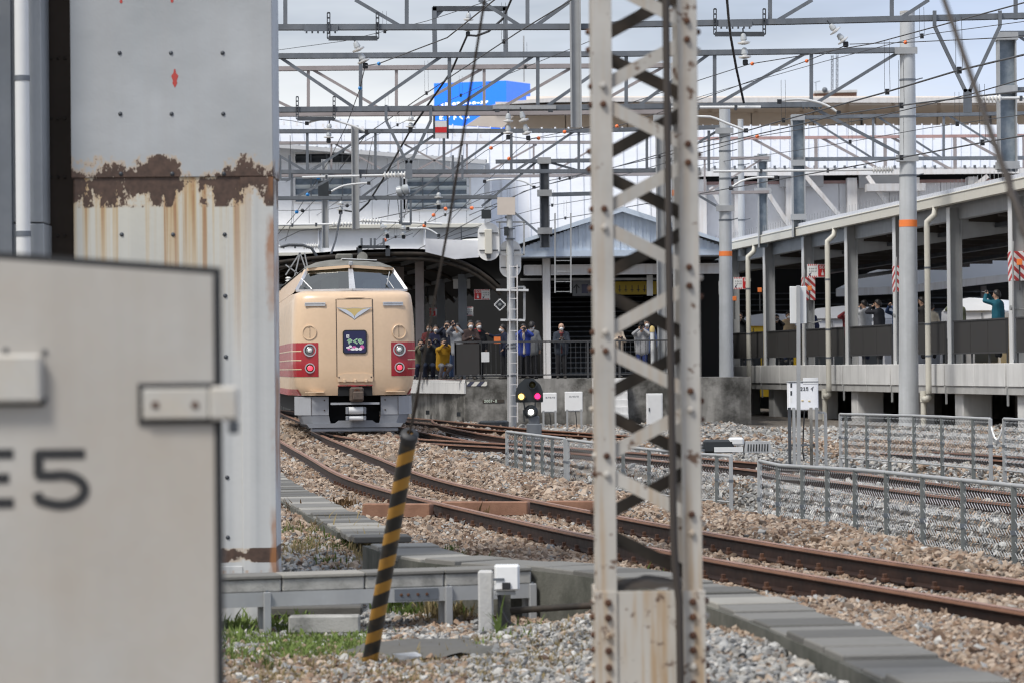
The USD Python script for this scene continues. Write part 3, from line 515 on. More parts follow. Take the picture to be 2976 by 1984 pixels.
def walkway():
    t, n = side(WALK); d = np.r_[0, np.cumsum(np.linalg.norm(np.diff(WALK, axis=0), axis=1))]; th = thing('cable_trough_path', 'curving path of weathered concrete trough lids beside the near track', 'path', (0, 23, -.3))
    r = np.random.default_rng(4); q = 0.2
    def at(q): c = A_([np.interp(q, d, WALK[:, k]) for k in range(3)]); tt = unit([np.interp(q, d, t[:, k]) for k in range(3)]); return c, V(tt[0], tt[1], 0)
    while q < d[-1]-.3:
        L = .50 if q < 40 else .5; c, tt = at(q+L/2); nn = V(tt[1], -tt[0], 0)
        if not (-1.16 < c[0] < -.98):
            m = r.choice(['slab', 'slab', 'slab_pale', 'slab_dark']); w = .52+r.normal()*.012; dz = r.normal()*.008
            put('lid', MB().box(c + V(0, 0, -.025+dz) + nn*r.normal()*.008, (L-.038, w, .055), [unit(tt + nn*r.normal()*.012), -nn, (0, 0, 1)], .008), m, th)
        q += L
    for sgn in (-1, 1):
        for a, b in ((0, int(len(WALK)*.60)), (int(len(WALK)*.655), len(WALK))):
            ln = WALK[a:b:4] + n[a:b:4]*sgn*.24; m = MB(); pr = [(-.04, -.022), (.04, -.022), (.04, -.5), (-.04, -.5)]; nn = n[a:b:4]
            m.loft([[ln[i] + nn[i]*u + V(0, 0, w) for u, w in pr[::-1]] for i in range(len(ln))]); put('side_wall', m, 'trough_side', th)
walkway()
def shelf():
    a, b = V(-2.75, 22.25, -.005), V(.10, 22.95, .01); t = unit(b-a); n = V(-t[1], t[0], 0); ax = [t, n, (0, 0, 1)]
    th = thing('raised_cable_trough', 'weathered concrete cable trough carried on a galvanised steel channel and posts', 'cable trough', (-1.2, 22.6, -.4)); L = np.linalg.norm(b-a); r = np.random.default_rng(3)
    k = 0; q = 0.
    for seg in (.42, .62, .62, .60, .55, .12):
        c = a + t*(q+seg/2); put('trough', MB().box(c + V(0, 0, -.075), (seg-.008, .30, .095), ax, .01), 'trough_shelf', th); put('lid', MB().box(c + V(0, 0, -.012), (seg-.006, .33, .028), ax, .010), 'slab' if r.random() < .6 else 'slab_pale', th); q += seg
    f = -n*.15
    put('channel', MB().box((a+b)/2 + f*1.02 + V(0, 0, -.175), (L, .012, .105), ax).box((a+b)/2 + V(0, 0, -.128), (L, .31, .008), ax).box((a+b)/2 + f*.9 + V(0, 0, -.222), (L, .05, .010), ax), 'galv_light', th)
    for x in (774, 1290, 1534):
        c = P(x, 1740, 22.7); u = (c[0]-a[0])/t[0]; c = a + t*u; c = c + f*1.02
        put('post', MB().box(c + V(0, -.010, -.33), (.052, .055, .42), ax, .004).box(c + V(-.05, .10, -.33), (.05, .06, .42), ax, .004), 'galv_light', th); put('bracket', MB().box(c + V(0, -.014, -.168), (.014, .016, .12), ax), 'galv', th)
        put('base_block', MB().box(c + V(0, 0, -.50), (.17, .17, .08), ax, .01), 'concrete', th)
    for x in (1152, 1172, 1200, 1226): c = P(x, 1697, 22.6); u = (c[0]-a[0])/t[0]; c = a + t*u + f*1.05 + V(0, -.004, -.173); put('bolt', MB().lathe(c, (0, -1, 0), [(0, .013), (.010, .012), (.013, 0)], 6), 'rust', th)
    put('splice_plate', MB().box(a + t*((P(1195, 1697, 22.6)[0]-a[0])/t[0]) + f*1.08 + V(0, 0, -.173), (.33, .008, .085), ax), 'galv', th)
    # stub post, junction box, pipe
    g = gz(V(-.13), V(21.9))[0]; c = P(1412, 1740, 21.9)
    p = thing('concrete_stub_post', 'short weathered concrete stub post beside the white junction box', 'post', (c[0], 21.9, -.5)); put('post', MB().bb((c[0]-.055, 21.84, -.6), (c[0]+.055, 21.97, Z(1412, 1656, 21.9)), .014), 'concrete', p)
    c2 = P(1464, 1740, 22.0); put('post', MB().bb((c2[0]-.045, 22.05, -.6), (c2[0]+.05, 22.15, Z(1464, 1725, 22))), 'trough_side', p)
    b0, b1 = P(1437, 1716, 21.78), P(1510, 1640, 21.78); p = thing('junction_box', 'small white plastic junction box fixed to the concrete stub post', 'junction box', ((b0[0]+b1[0])/2, 21.85, b0[2]))
    put('box', MB().bb((b0[0], 21.78, b0[2]), (b1[0], 21.9, b1[2]), .012), 'off_white', p); put('lid', MB().bb((b0[0]+.012, 21.765, b0[2]+.012), (b1[0]-.014, 21.779, b1[2]-.010), .012), 'white', p)
    put('strap', MB().bb((b0[0]-.01, 21.757, b0[2]+.075), (b0[0]+.07, 21.764, b0[2]+.093)), 'galv', p); put('gland', MB().bb((b0[0]+.055, 21.745, b0[2]+.012), (b0[0]+.115, 21.764, b0[2]+.062), .006), 'rubber', p)
    put('bracket', MB().bb((b0[0]-.003, 21.80, b0[2]-.03), (b1[0]-.03, 21.9, b0[2]-.002), .004), 'galv_light', p)
    put('conduit', MB().tube([(b0[0]+.03, 21.84, b0[2]-.02), (b0[0]+.04, 21.84, b0[2]-.12), (b0[0]+.09, 21.83, b0[2]-.22), (b0[0]+.15, 21.82, b0[2]-.26)], .013, 10), 'rubber', p, True)
    a, b = P(1486, 1773, 21.9), P(1745, 1756, 21.6); p = put('ground_pipe', MB().cyl(a, b, .024, 14), 'rust_and_shade', None, 40, 'rusty horizontal pipe running from the junction box towards the lattice mast', 'pipe')
    # flat stones and old sleepers by the column foot
    p0 = G(880, 1812, -.36)
    put('kerb_block', MB().box(p0 + V(.16, 0, 0), (.52, .16, .13), None, .012), 'trough_shelf', None, False, 'squared concrete block lying in the weeds behind the striped guard', 'concrete block')
    put('kerb_block', MB().box(p0 + V(.02, .9, .03), (.75, .25, .07), None, .012), 'slab_dark', None, False, 'dark flat concrete slab behind the block at the column foot', 'concrete block')
    c = G(1180, 1905, -.36); put('white_stone', MB().tm(trimesh.Trimesh(*stone_shape(99)), np.diag([.22, .14, .12, 1.]) + np.pad(np.zeros((3, 3)), ((0, 1), (0, 1)))).mesh() if 0 else (stone_shape(99)[0]*(.22, .14, .11) + c, stone_shape(99)[1]), 'concrete_pale', None, False, 'white broken stone beside the foot of the striped guard', 'stone')
    c = G(1400, 1890, -.4); xs, ys = np.meshgrid(np.linspace(-.9, .95, 30), np.linspace(-.5, .42, 18), indexing='ij'); nz = meshkit.fbm(np.stack([xs*4, ys*4, 0*xs], -1), 3); ed = np.clip((1-(xs/.95)**2-(ys/.48)**2 + (nz-.5)*.9)*2, -1, 1)
    put('concrete_footing', MB().grid(np.stack([c[0]+xs, c[1]+ys-.2*xs*0, gz(c[0]+xs, c[1]+ys)*0 - .40 + .05*ed + .012*nz], -1)), 'slab_dark', None, True, 'worn flat concrete footing half buried in gravel between the striped guard and the mast', 'footing')
shelf()
def beams():
    # timber protection beam across the near track, in three lengths
    for (xa, ya), (xb, yb), lab in ((((1050, 1453), (1262, 1468)), 0, 0)[0:2] + (0,), ((1275, 1450), (1540, 1470), 1), ((1590, 1449), (1770, 1466), 2)) if 0 else (((1058, 1457), (1255, 1466), 'brown timber beam left of the near track, nearest the striped guard'), ((1288, 1452), (1537, 1459), 'brown timber beam lying between the two rails of the near track'), ((1592, 1451), (1775, 1456), 'brown timber beam right of the near track, running behind the lattice mast')):
        a, b = G(xa, ya, -.0), G(xb, yb, -.0); yy = 33.6
        a, b = P(xa, ya, 34.2), P(xb, yb, 34.0); t = unit(V(b[0]-a[0], b[1]-a[1], 0)); n = V(-t[1], t[0], 0); L = np.linalg.norm(b-a); c = (a+b)/2; h = .16
        m = put('timber_beam', MB().box((c[0], c[1], c[2]-h/2), (L, .16, h), [t, n, (0, 0, 1)], .012), 'timber_beam', None, False, lab, 'beam')
beams()
# ---------------- mesh fences
def fence(pts, h, label, posts, mid=True, rail_r=.024):
    """pts: top line points (x, y, z); posts: fractions along the whole line"""
    p = A_(pts, float); d = np.r_[0, np.cumsum(np.linalg.norm(np.diff(p, axis=0), axis=1))]; at = lambda q: A_([np.interp(q, d, p[:, k]) for k in range(3)])
    th = thing('mesh_fence', label, 'fence', at(d[-1]/2) - V(0, 0, h)); put('top_rail', MB().tube([at(q) for q in np.linspace(0, d[-1], 24)], rail_r, 8), 'galv_light', th, True); put('bottom_rail', MB().tube([at(q) - V(0, 0, h-.06) for q in np.linspace(0, d[-1], 16)], .014, 6), 'galv_light', th)
    for k, q in enumerate(posts):
        c = at(q*d[-1]); put('post', MB().bb((c[0]-.03, c[1]-.022, c[2]-h-.12), (c[0]+.03, c[1]+.022, c[2]+.004), .006), 'galv_light' if k in (0, len(posts)-1) else 'post_grey', th)
        put('post_clip', MB().bb((c[0]-.037, c[1]-.028, c[2]-h*.52), (c[0]+.037, c[1]+.028, c[2]-h*.47)), 'galv', th)
    # woven wire: interlocking zig-zag wires
    pitch = .078; nzg = int(h/pitch*1.35); nx = int(d[-1]/pitch); v, f, k = [], [], 0; r = .0052
    u = np.linspace(0, h-.06, nzg); zig = np.where(np.arange(nzg) % 2, .5, -.5)*pitch*1.02
    for i in range(nx):
        q = (i+.5)*pitch; line = A_([[*(at(np.clip(q+z_, 0, d[-1]))[:2]), at(q)[2]-uu] for uu, z_ in zip(u, zig)]); line[:, 1] += np.where(np.arange(nzg) % 2, .004, -.004)
        a = line[:, None] + A_([(-r, 0, 0), (r*.5, r, 0), (r*.5, -r, 0)]); m = len(line); v.append(a.reshape(-1, 3)); j = np.arange(m-1)[:, None]
        for e in range(3): f.append(np.concatenate([j*3+e, (j+1)*3+e, (j+1)*3+(e+1) % 3, j*3+(e+1) % 3], 1)+k)
        k += 3*m
    put('woven_wire', MB().add(np.vstack(v), np.vstack(f)), 'wire_grey', th, kind='stuff')
    return th
def fpts(l, Yl, Yr):
    (xa, ya), (xb, yb) = l[0], l[-1]; return [P(x, y, Yl+(Yr-Yl)*(x-xa)/(xb-xa)) for x, y in l]
def harm(l, Yl, Yr):
    out = []
    for x, y in l: f = (x-l[0][0])/(l[-1][0]-l[0][0]); out.append(P(x, y, 1/((1-f)/Yl + f/Yr)))
    return out
fence(harm([(1473, 1253), (1642, 1274)], 53.6, 51.0), .77, 'short leftmost mesh fence with weathered posts in front of the dwarf signal', [0, .16, .31, .46, .62, .79, 1])
fence(harm([(1650, 1276), (1800, 1296), (2000, 1316), (2124, 1324)], 50.8, 46.5), .76, 'mesh fence running behind the lattice mast', [0, .2, .36, .52, .68, .82, .92, 1])
fence(harm([(2207, 1338), (2265, 1351), (2520, 1366), (2726, 1387), (2976, 1412), (3130, 1430)], 40.5, 31.0), 1.02, 'long nearest mesh fence with a bent tubular top rail at the right', [0, .075, .17, .262, .36, .465, .58, .70, .84, 1])
fence(harm([(2442, 1202), (2660, 1207), (2878, 1216)], 56, 48), .86, 'mesh fence with the white chain at its right end, beyond the nearer fence', [0, .045, .2, .36, .53, .71, .90, 1])
fence(harm([(2918, 1216), (3100, 1224)], 47.5, 44), .86, 'cut-off mesh fence at the right edge, right of the hanging chain', [0, .5, 1])
a, b = P(2881, 1238, 47.9), P(2913, 1240, 47.6); put('hanging_chain', MB().tube([a + (b-a)*f + V(0, 0, -.20*4*f*(1-f)) for f in np.linspace(0, 1, 15)], [.012+.006*(i % 2) for i in range(15)], 6), 'white', None, False, 'white chain hanging across the gap between two mesh fences', 'chain')
# ---------------- weeds and grass
def blades(name, label, spots, leaf, seed, kind='stuff'):
    r = np.random.default_rng(seed); m = MB(); V_, F_ = [], []; k = 0
    for cx, cy, rx, ry, n, h, w in spots:
        x = cx + r.normal(size=n)*rx; y = cy + r.normal(size=n)*ry; z = gz(x, y)-.02; a = r.uniform(0, 6.28, n); L = h*r.lognormal(0, .35, n); ln = r.uniform(.15, .8, n)
        d = np.stack([np.cos(a), np.sin(a), 0*a], 1); sd = np.stack([-np.sin(a), np.cos(a), 0*a], 1)*w*r.uniform(.6, 1.4, (n, 1)); b = np.stack([x, y, z], 1)
        m1 = b + d*(L*ln*.35)[:, None] + V(0, 0, 1)*(L*.6)[:, None]; tp = b + d*(L*ln)[:, None] + V(0, 0, 1)*(L*.95)[:, None]
        v = np.stack([b-sd*.7, b+sd*.7, m1+sd, m1-sd, tp], 1).reshape(-1, 3); i = np.arange(n)[:, None]*5+k; k += 5*n
        V_.append(v); F_.append(np.vstack([np.concatenate([i, i+1, i+2], 1), np.concatenate([i, i+2, i+3], 1), np.concatenate([i+3, i+2, i+4], 1)]))
    return put(name, (np.vstack(V_), np.vstack(F_)), leaf, None, False, label, None, None, kind)
sp = []
r = np.random.default_rng(2)
for _ in range(95): q = G(r.uniform(650, 1060), r.uniform(1830, 1905), -.4); sp.append((q[0], q[1], .09, .11, 150, .042, .0065))
for _ in range(14): q = G(r.uniform(640, 900), r.uniform(1795, 1830), -.4); sp.append((q[0], q[1], .05, .06, 90, .07, .008))
blades('grass', 'fresh green low weeds growing around the foot of the column and the striped guard', sp, 'leaf_1', 5)
sp = []
for _ in range(26): q = G(r.uniform(1130, 1330), r.uniform(1755, 1800), -.4); sp.append((q[0], q[1]+.3, .07, .1, 55, .08, .008))
for _ in range(20): q = G(r.uniform(830, 1010), r.uniform(1560, 1640), -.3); sp.append((q[0], q[1], .09, .3, 60, .055, .006))
for x, y in ((1090, 1555), (1320, 1595), (1330, 1600), (1390, 1600), (960, 1600), (1895, 1645), (1880, 1650), (1315, 1210), (1300, 1585), (760, 1800), (985, 1580)): q = G(x, y, -.1); sp.append((q[0], q[1], .06, .12, 70, .07, .006))
blades('weed', 'darker green weeds scattered in the gravel behind the cable trough', sp, 'leaf_0', 6)
sp = []
for _ in range(110): q = G(r.uniform(650, 1720), r.uniform(1880, 1984), -.4); sp.append((q[0], q[1], .14, .12, 90, .04, .005))
for _ in range(18): q = G(r.uniform(830, 1130), r.uniform(1560, 1660), -.3); sp.append((q[0], q[1], .1, .3, 45, .09, .006))
for _ in range(8): q = G(r.uniform(1170, 1320), r.uniform(1770, 1810), -.4); sp.append((q[0], q[1], .08, .08, 50, .12, .007))
blades('dry_grass', 'dry straw coloured grass between the stones in the foreground', sp, 'leaf_3', 7)
sp = [(*G(x, y, -.35)[:2], .05, .12, 55, .10, .012) for x, y in ((1000, 1520), (985, 1530), (1010, 1515), (860, 1530), (1395, 1560), (1440, 1540))]
blades('dead_leaves', 'brown dead leaves and stalks beside the path of trough lids', sp, 'leaf_4', 8)
sp = [(*G(x, y, -.4)[:2], .008, .010, 9, .17, .010) for x, y in ((1449, 1880), (1452, 1872))] + [(*G(x, y, -.4)[:2], .10, .08, 60, .06, .007) for x, y in ((1500, 1850), (1460, 1890), (1560, 1830))]
blades('grass_tuft', 'bright green grass tuft growing in front of the concrete stub post', sp, 'leaf_1', 9)
# ================= cream and red express train =================
def train():
    o = P(1033.7, 1264, 70.0); o[2] = 0; psi = math.radians(6.2)
    Ru, Rv = V(math.cos(psi), math.sin(psi), 0), V(-math.sin(psi), math.cos(psi), 0); W3 = V(0, 0, 1)
    W = lambda u, v, z: o + Ru*u + Rv*v + W3*z
    th = thing('express_train', 'cream express train with red lamp panels and a dark blue headboard, facing the camera', 'train', o)
    zs = A_([.91, 1.0, 1.12, 1.34, 1.55, 2.0, 2.4, 2.75, 3.0, 3.12, 3.2, 3.255, 3.28]); hw = A_([1.25, 1.31, 1.36, 1.40, 1.42, 1.42, 1.415, 1.40, 1.38, 1.365, 1.35, 1.32, 1.27]); rk = A_([.09, .06, .03, .01, .0, .01, .03, .07, .11, .14, .18, .25, .36])
    def plan(t, z):
        """t: -10..10 round the front; returns (u, v)"""
        h = np.interp(z, zs, hw); r = np.interp(z, zs, rk); full = 1.455 if z < 3.0 else 1.455-(z-3.0)*.35; a = abs(t); s = 1 if t >= 0 else -1
        ks = [0, 1, 2, 3, 4, 5, 6, 7, 8, 9, 10]; us = [0, .39, .60, .80, .98, h-.20, h-.085, h-.02, h+.005, full, full]; vs = [0, .008, .025, .052, .09, .155, .245, .40, .62, 2.6, 20.]
        return s*np.interp(a, ks, us), np.interp(a, ks, vs) + r*(1 if a < 8.5 else max(0, 1-(a-8.5)))
    def nose(t, z, off=0.):
        u, v = plan(t, z); 
        if off:
            e = .02; u1, v1 = plan(t+e, z); u0, v0 = plan(t-e, z); d = unit(V(u1-u0, v1-v0, 0)); return W(u + d[1]*off, v - d[0]*off, z)
        return W(u, v, z)
    ts = np.r_[-10, -9, np.arange(-8, 8.01, .5), 9, 10]
    m = MB()
    gridp = A_([[nose(t, z) for t in ts] for z in zs]); nT = len(ts)
    f = [(i*nT+j, i*nT+j+1, (i+1)*nT+j+1, (i+1)*nT+j) for i in range(len(zs)-1) for j in range(nT-1) if not (abs(ts[j]+ts[j+1])/2 < 1.0 and zs[i] < 1.11)]
    m.add(gridp.reshape(-1, 3), f); top = gridp[-1]; cen = A_([W(0 if abs(t) > 8.5 else np.sign(t)*min(abs(plan(t, 3.28)[0]), 1.1)*.985, (1.35 if abs(t) < 9.5 else 20.), 3.345) for t in ts]); m.grid(A_([top, cen]))
    put('body', m, 'cream', th, 40)
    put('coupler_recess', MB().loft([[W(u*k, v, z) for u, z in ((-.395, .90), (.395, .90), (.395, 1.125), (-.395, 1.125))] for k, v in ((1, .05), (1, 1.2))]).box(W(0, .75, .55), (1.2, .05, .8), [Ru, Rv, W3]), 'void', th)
    put('recess_top', MB().box(W(0, .02, 1.135), (.80, .03, .018), [Ru, Rv, W3]).box(W(0, .015, 1.13), (.16, .03, .03), [Ru, Rv, W3]), 'train_red', th)
    # red lamp panels wrapping the corners, thin cream stripes, lamps
    def patch(t0, t1, z0, z1, off, nt=14, nz=6): return MB().grid(A_([[nose(t, z, off) for t in np.linspace(t0, t1, nt)] for z in np.linspace(z0, z1, nz)]))
    for s in (-1, 1):
        t0, t1 = (3.2, 9.9) if s > 0 else (-9.9, -3.2); pn = put('lamp_panel', patch(t0, t1, 1.345, 2.12, .008, 60, 8), 'train_red', th, 40)
        for z in (1.93, 1.72, 1.515): put('stripe', patch(5.0 if s > 0 else -9.6, 9.6 if s > 0 else -5.0, z-.0125, z+.0125, .013, 50, 2), 'cream', pn)
        put('lower_edge', patch(6.6 if s > 0 else -9.9, 9.9 if s > 0 else -6.6, .912, 1.055, .016, 40, 4), 'train_red', th)
        for z, r, lens in ((1.946, .150, 'lens_clear'), (1.540, .118, 'lamp_tail')):
            u = s*1.03; v = np.interp(1.03, [.80, .98, 1.24], [.052, .09, .155]) + np.interp(z, zs, rk); c = W(u, v, z); d = -Rv
            l = put('headlamp' if r > .13 else 'tail_lamp', MB().lathe(c + Rv*.06, d, [(0, r), (.085, r), (.10, r*.96), (.10, r*.80), (.05, r*.72), (.05, 0)], 24), 'aluminium', th, 40)
            put('lens', MB().lathe(c + Rv*.01, d, [(0, r*.74), (.03, r*.66), (.055, r*.4), (.062, 0)], 20), 'lens_clear' if r > .13 else 'lamp_off', l, 40)
            put('bulb', MB().lathe(c - Rv*.052, d, [(0, r*(.34 if r > .13 else .50)), (.012, r*(.25 if r > .13 else .4)), (.02, 0)], 16), 'ceramic' if r > .13 else 'lamp_tail', l, 40)
        u = s*1.02; c = W(u, .10 + np.interp(2.35, zs, rk), 2.35); nh = unit(-Rv + Ru*s*.24); h = put('round_hatch', MB().lathe(c + Rv*.05, nh, [(0, .172), (.068, .172), (.075, .165), (.075, .148), (.060, .143), (.060, 0)], 26), 'cream', th, 40)
        put('seam', MB().box(c + nh*.0125, (.008, .006, .27), [Ru, Rv, W3]), 'coupler', h); put('catch', MB().box(c + nh*.016 + W3*.145, (.12, .014, .022), [Ru, Rv, W3], .004), 'cream', h)
        c = W(s*.895, np.interp(.895, [.80, .98], [.052, .09]) + np.interp(2.995, zs, rk)-.012, 2.995); tx = unit(Ru + Rv*s*.20); nx = np.cross(tx, W3); v = put('vent_slot', MB().box(c + nx*.012, (.48, .03, .085), [tx, -nx, W3], .004), 'aluminium', th); put('slot', MB().box(c + nx*.028 + W3*.012, (.45, .008, .012), [tx, -nx, W3]), 'skirt_low', v)
        put('foot_rail', MB().box(W(s*.93, .08, .985), (.44, .10, .018), [Ru, Rv, W3], .004), 'cream', th)
    # gangway door outline and step
    vD = lambda z: np.interp(z, zs, rk); m = MB()
    for u in (-.418, .418): m.loft([[W(u+a, vD(z)+.010-b, z) for a, b in ((-.008, 0), (.008, 0), (.008, .014), (-.008, .014))] for z in np.linspace(1.34, 3.11, 9)])
    d = put('door', MB().grid(A_([[W(u, vD(z)-.004+.010*(u/.4)**2*0, z) for u in np.linspace(-.405, .405, 5)] for z in np.linspace(1.36, 3.10, 10)])), 'cream', th, 40)
    m.box(W(0, vD(3.11)+.002, 3.11), (.80, .015, .014), [Ru, Rv, W3]); put('door_frame', m, 'coupler', d); put('door_hood', MB().loft([[W(u, vD(3.14)-.03+.10*(u/.44)**2+b, 3.15-.02*(u/.44)**2+c) for b, c in ((0, 0), (.06, .03), (.06, -.02), (0, -.015))] for u in np.linspace(-.44, .44, 12)]), 'cream', d)
    st = put('step_plate', MB().prism(Polygon([(-.40, 1.225), (.40, 1.225), (.41, 1.30), (.40, 1.37), (.22, 1.415), (-.22, 1.415), (-.40, 1.37), (-.41, 1.30)]), .03, o + Rv*(vD(1.3)-.002), Ru, W3), 'cream', th)
    for u in (-.25, 0, .25): put('hinge', MB().box(W(u, vD(1.3)-.045, 1.245), (.06, .03, .075), [Ru, Rv, W3], .006), 'cream', st)
    for u in (-.37, .37): put('bolt', MB().lathe(W(u, vD(1.3)-.031, 1.325), -Rv, [(0, .018), (.01, .014), (.012, 0)], 8), 'coupler', st)
    # emblem: swept silver wings round a gold wedge
    vz = vD(2.78)-.012; oo = o + Rv*vz; k = put('emblem', MB().prism(Polygon([(-.395, 2.912), (-.18, 2.895), (0, 2.902), (.18, 2.895), (.395, 2.912), (.07, 2.70), (0, 2.634), (-.07, 2.70)]).buffer(.006), .012, oo, Ru, W3), 'skirt_grey', th)
    put('wing', MB().prism(Polygon([(-.385, 2.905), (-.20, 2.872), (-.075, 2.80), (-.012, 2.72), (0, 2.645), (-.07, 2.702), (-.22, 2.80)]), .006, oo - Rv*.012, Ru, W3), 'silver', k); put('wing', MB().prism(Polygon([(.385, 2.905), (.20, 2.872), (.075, 2.80), (.012, 2.72), (0, 2.645), (.07, 2.702), (.22, 2.80)]), .006, oo - Rv*.012, Ru, W3), 'silver', k)
    put('gold_wedge', MB().prism(Polygon([(-.36, 2.902), (-.18, 2.888), (0, 2.895), (.18, 2.888), (.36, 2.902), (.19, 2.868), (.07, 2.79), (.008, 2.72), (-.008, 2.72), (-.07, 2.79), (-.19, 2.868)]), .006, oo - Rv*.013, Ru, W3), 'gold', k)
    # headboard
    c = o + Rv*(vD(2.1)-.012); rr = lambda a, b, q: sbox(-a+q, -b+q, a-q, b-q).buffer(q, quad_segs=5)
    hb = put('headboard', MB().prism(rr(.278, .272, .07), .022, c + W3*2.128, Ru, W3), 'rubber', th); put('display', MB().prism(rr(.25, .245, .05), .004, c + W3*2.128 - Rv*.022, Ru, W3), 'navy', hb)
    t0 = c + W3*2.128 - Rv*.0265; ya = [[(-.02, .55), (.30, .72), (.62, .80), (.82, .68), (.80, .48), (.62, .40), (.50, .50)], [(.28, .98), (.38, .02)], [(.50, 1.0), (.60, .80)]]; ku = [[(.85, .98), (.15, .5), (.85, .02)]]; mo = [[(.45, 1.0), (.38, .30), (.50, .06), (.80, .08), (.98, .28), (.95, .45)], [(.05, .76), (.82, .76)], [(.02, .48), (.80, .48)]]
    for ch, x in ((ya, -.175), (ku, -.045), (mo, .065)):
        sc = .122; L = [[(x + a*sc, -.045 + b*.118) for a, b in l] for l in ch]; put('character', MB().prism(strokes(L, .030), .002, t0, Ru, W3), 'mark_pale', hb); put('character_core', MB().prism(strokes(L, .015), .002, t0 - Rv*.0022, Ru, W3), 'mark_green', hb)
    put('small_mark', MB().prism(sbox(-.195, .09, -.13, .165).difference(strokes([[(-.178, .10), (-.165, .15)], [(-.150, .10), (-.152, .15)]], .010)), .002, t0, Ru, W3), 'white', hb)
    for x, y, a, b, mm in ((-.155, -.125, .05, .022, 'white'), (-.105, -.10, .038, .030, 'white'), (-.13, -.165, .045, .017, 'mark_pink'), (-.02, -.12, .05, .030, 'mark_pink'), (-.05, -.165, .055, .026, 'white'), (.04, -.158, .045, .036, 'white'), (.125, -.157, .042, .036, 'white'), (.165, -.118, .05, .048, 'mark_pink')):
        put('cloud_shape', MB().prism(Polygon([(x+a*math.cos(t), y+b*math.sin(t)) for t in np.linspace(0, 6.28, 13)[:-1]]), .0015 if mm == 'mark_pink' else .003, t0, Ru, W3), mm, hb)
    # cab: windscreen, pillars, roof
    A0, A1, B0, B1, C0, C1 = W(-1.29, 1.18, 3.335), W(-1.0, 1.78, 3.845), W(0, .86, 3.345), W(0, 1.52, 3.905), W(1.29, 1.18, 3.335), W(1.0, 1.78, 3.845)
    for a0, b0, b1, a1 in ((A0, B0, B1, A1), (B0, C0, C1, B1)): put('windscreen', MB().add([a0, b0, b1, a1], [(0, 1, 2), (0, 2, 3)]), 'train_glass', th)
    m = MB().bar(A0, B0, .05, .05).bar(B0, C0, .05, .05); put('window_sill', m, 'aluminium', th); put('centre_pillar', MB().loft([[B + Ru*a*k + Rv*b for a, b in ((-1, 0), (1, 0), (1, .05), (-1, .05))] for B, k in ((B0 - Rv*.02, .075), (B1 - Rv*.02, .05))]), 'aluminium', th)
    for a0, a1 in ((A0, A1), (C0, C1)): put('corner_pillar', MB().bar(a0, a1, .07, .05, -Rv), 'aluminium', th)
    for q0, q1, s in ((A0, A1, -1), (C0, C1, 1)):
        fr = put('cab_side', MB().add([q0 + Ru*s*.03, W(s*1.335, 1.5, 3.30), W(s*1.06, 1.95, 3.86), q1 + Ru*s*.03, W(s*1.335, 20, 3.30), W(s*1.06, 20, 3.86)], [(0, 1, 2), (0, 2, 3), (1, 4, 5), (1, 5, 2)]), 'cream', th)
    put('brow', MB().bar(A1 + Rv*-.03, B1 + Rv*-.04, .16, .065, W3).bar(B1 + Rv*-.04, C1 + Rv*-.03, .16, .065, W3), 'cream', th); put('top_lamp', MB().box(B1 - Rv*.06 + W3*.07, (.09, .2, .10), [Ru, Rv, W3], .03), 'skirt_grey', th)
    put('roof', MB().loft([[W(u*k, v, 3.87 + q*h) for u, h in ((-1.06, 0), (-.97, .08), (-.75, .17), (-.45, .225), (0, .245), (.45, .225), (.75, .17), (.97, .08), (1.06, 0))] for v, k, q in ((1.60, .93, .2), (1.95, .99, .75), (2.6, 1.02, 1.), (20, 1.05, 1.))], close=False, cap=False), 'train_roof', th, 40)
    put('roof_panel', MB().loft([[W(u, v, z) for u, z in ((-.16, 4.10+.0), (.66, 4.065), (.66, 4.085), (-.16, 4.125))] for v in (2.1, 2.9)]), 'off_white', th); put('horn', MB().cyl(W(.35, 2.9, 4.16), W(.35, 2.6, 4.17), .12, 14), 'train_roof', th)
    put('roof_vent', MB().box(W(-.05, 3.4, 4.2), (.4, .4, .14), [Ru, Rv, W3], .04), 'train_roof', th)
    put('cab_interior', MB().box(W(0, 2.0, 3.22), (2.3, 1.5, .05), [Ru, Rv, W3]).box(W(0, 2.75, 3.55), (2.2, .04, .62), [Ru, Rv, W3]), 'inside_shade', th); put('seat', MB().box(W(-.45, 2.3, 3.42), (.42, .12, .5), [Ru, Rv, W3], .05).box(W(.55, 2.4, 3.40), (.42, .12, .45), [Ru, Rv, W3], .05), 'galv_blue', th)
    for s, x, dx in ((-1, -.93, -.22), (1, .98, -.14)):
        b = W(x, 1.02, 3.37); e = b + Ru*dx + W3*.24 + Rv*.26; put('wiper', MB().bar(b, e, .016, .02, -Rv).bar(e - Ru*.02 - W3*.15 - Rv*.2, e + Ru*.07 + W3*.16 + Rv*.16, .018, .015, -Rv), 'aluminium' if s < 0 else 'galv_light', th)
    # skirt, coupler, cylinder, plough bar, wheels
    for s in (-1, 1):
        sk = put('skirt', MB().loft([[W(s*u, v, z) for u, v in ((.60, .24), (1.02, .27), (1.27, .45), (1.36, .9), (1.36, 1.0), (.60, .34))[::-s]] for z in (.46, .885)]), 'skirt_grey', th)
        for z in (.80, .57): put('bolt', MB().lathe(W(s*.70, .24, z), -Rv, [(0, .018), (.012, .014), (.014, 0)], 8), 'coupler', sk)
        put('seam', MB().box(W(s*1.0, .262, .67), (.008, .01, .41), [Ru, Rv, W3]), 'coupler', sk)
        put('lower_skirt', MB().loft([[W(s*u*k, v, z) for u, v in ((.60-(.46-z)*-.0, .25), (1.02, .28), (1.24, .45), (1.30, .9), (1.30, 1.), (.60, .35))[::-s]] for z, k in ((.25, .93), (.457, 1.))]), 'skirt_low', th)
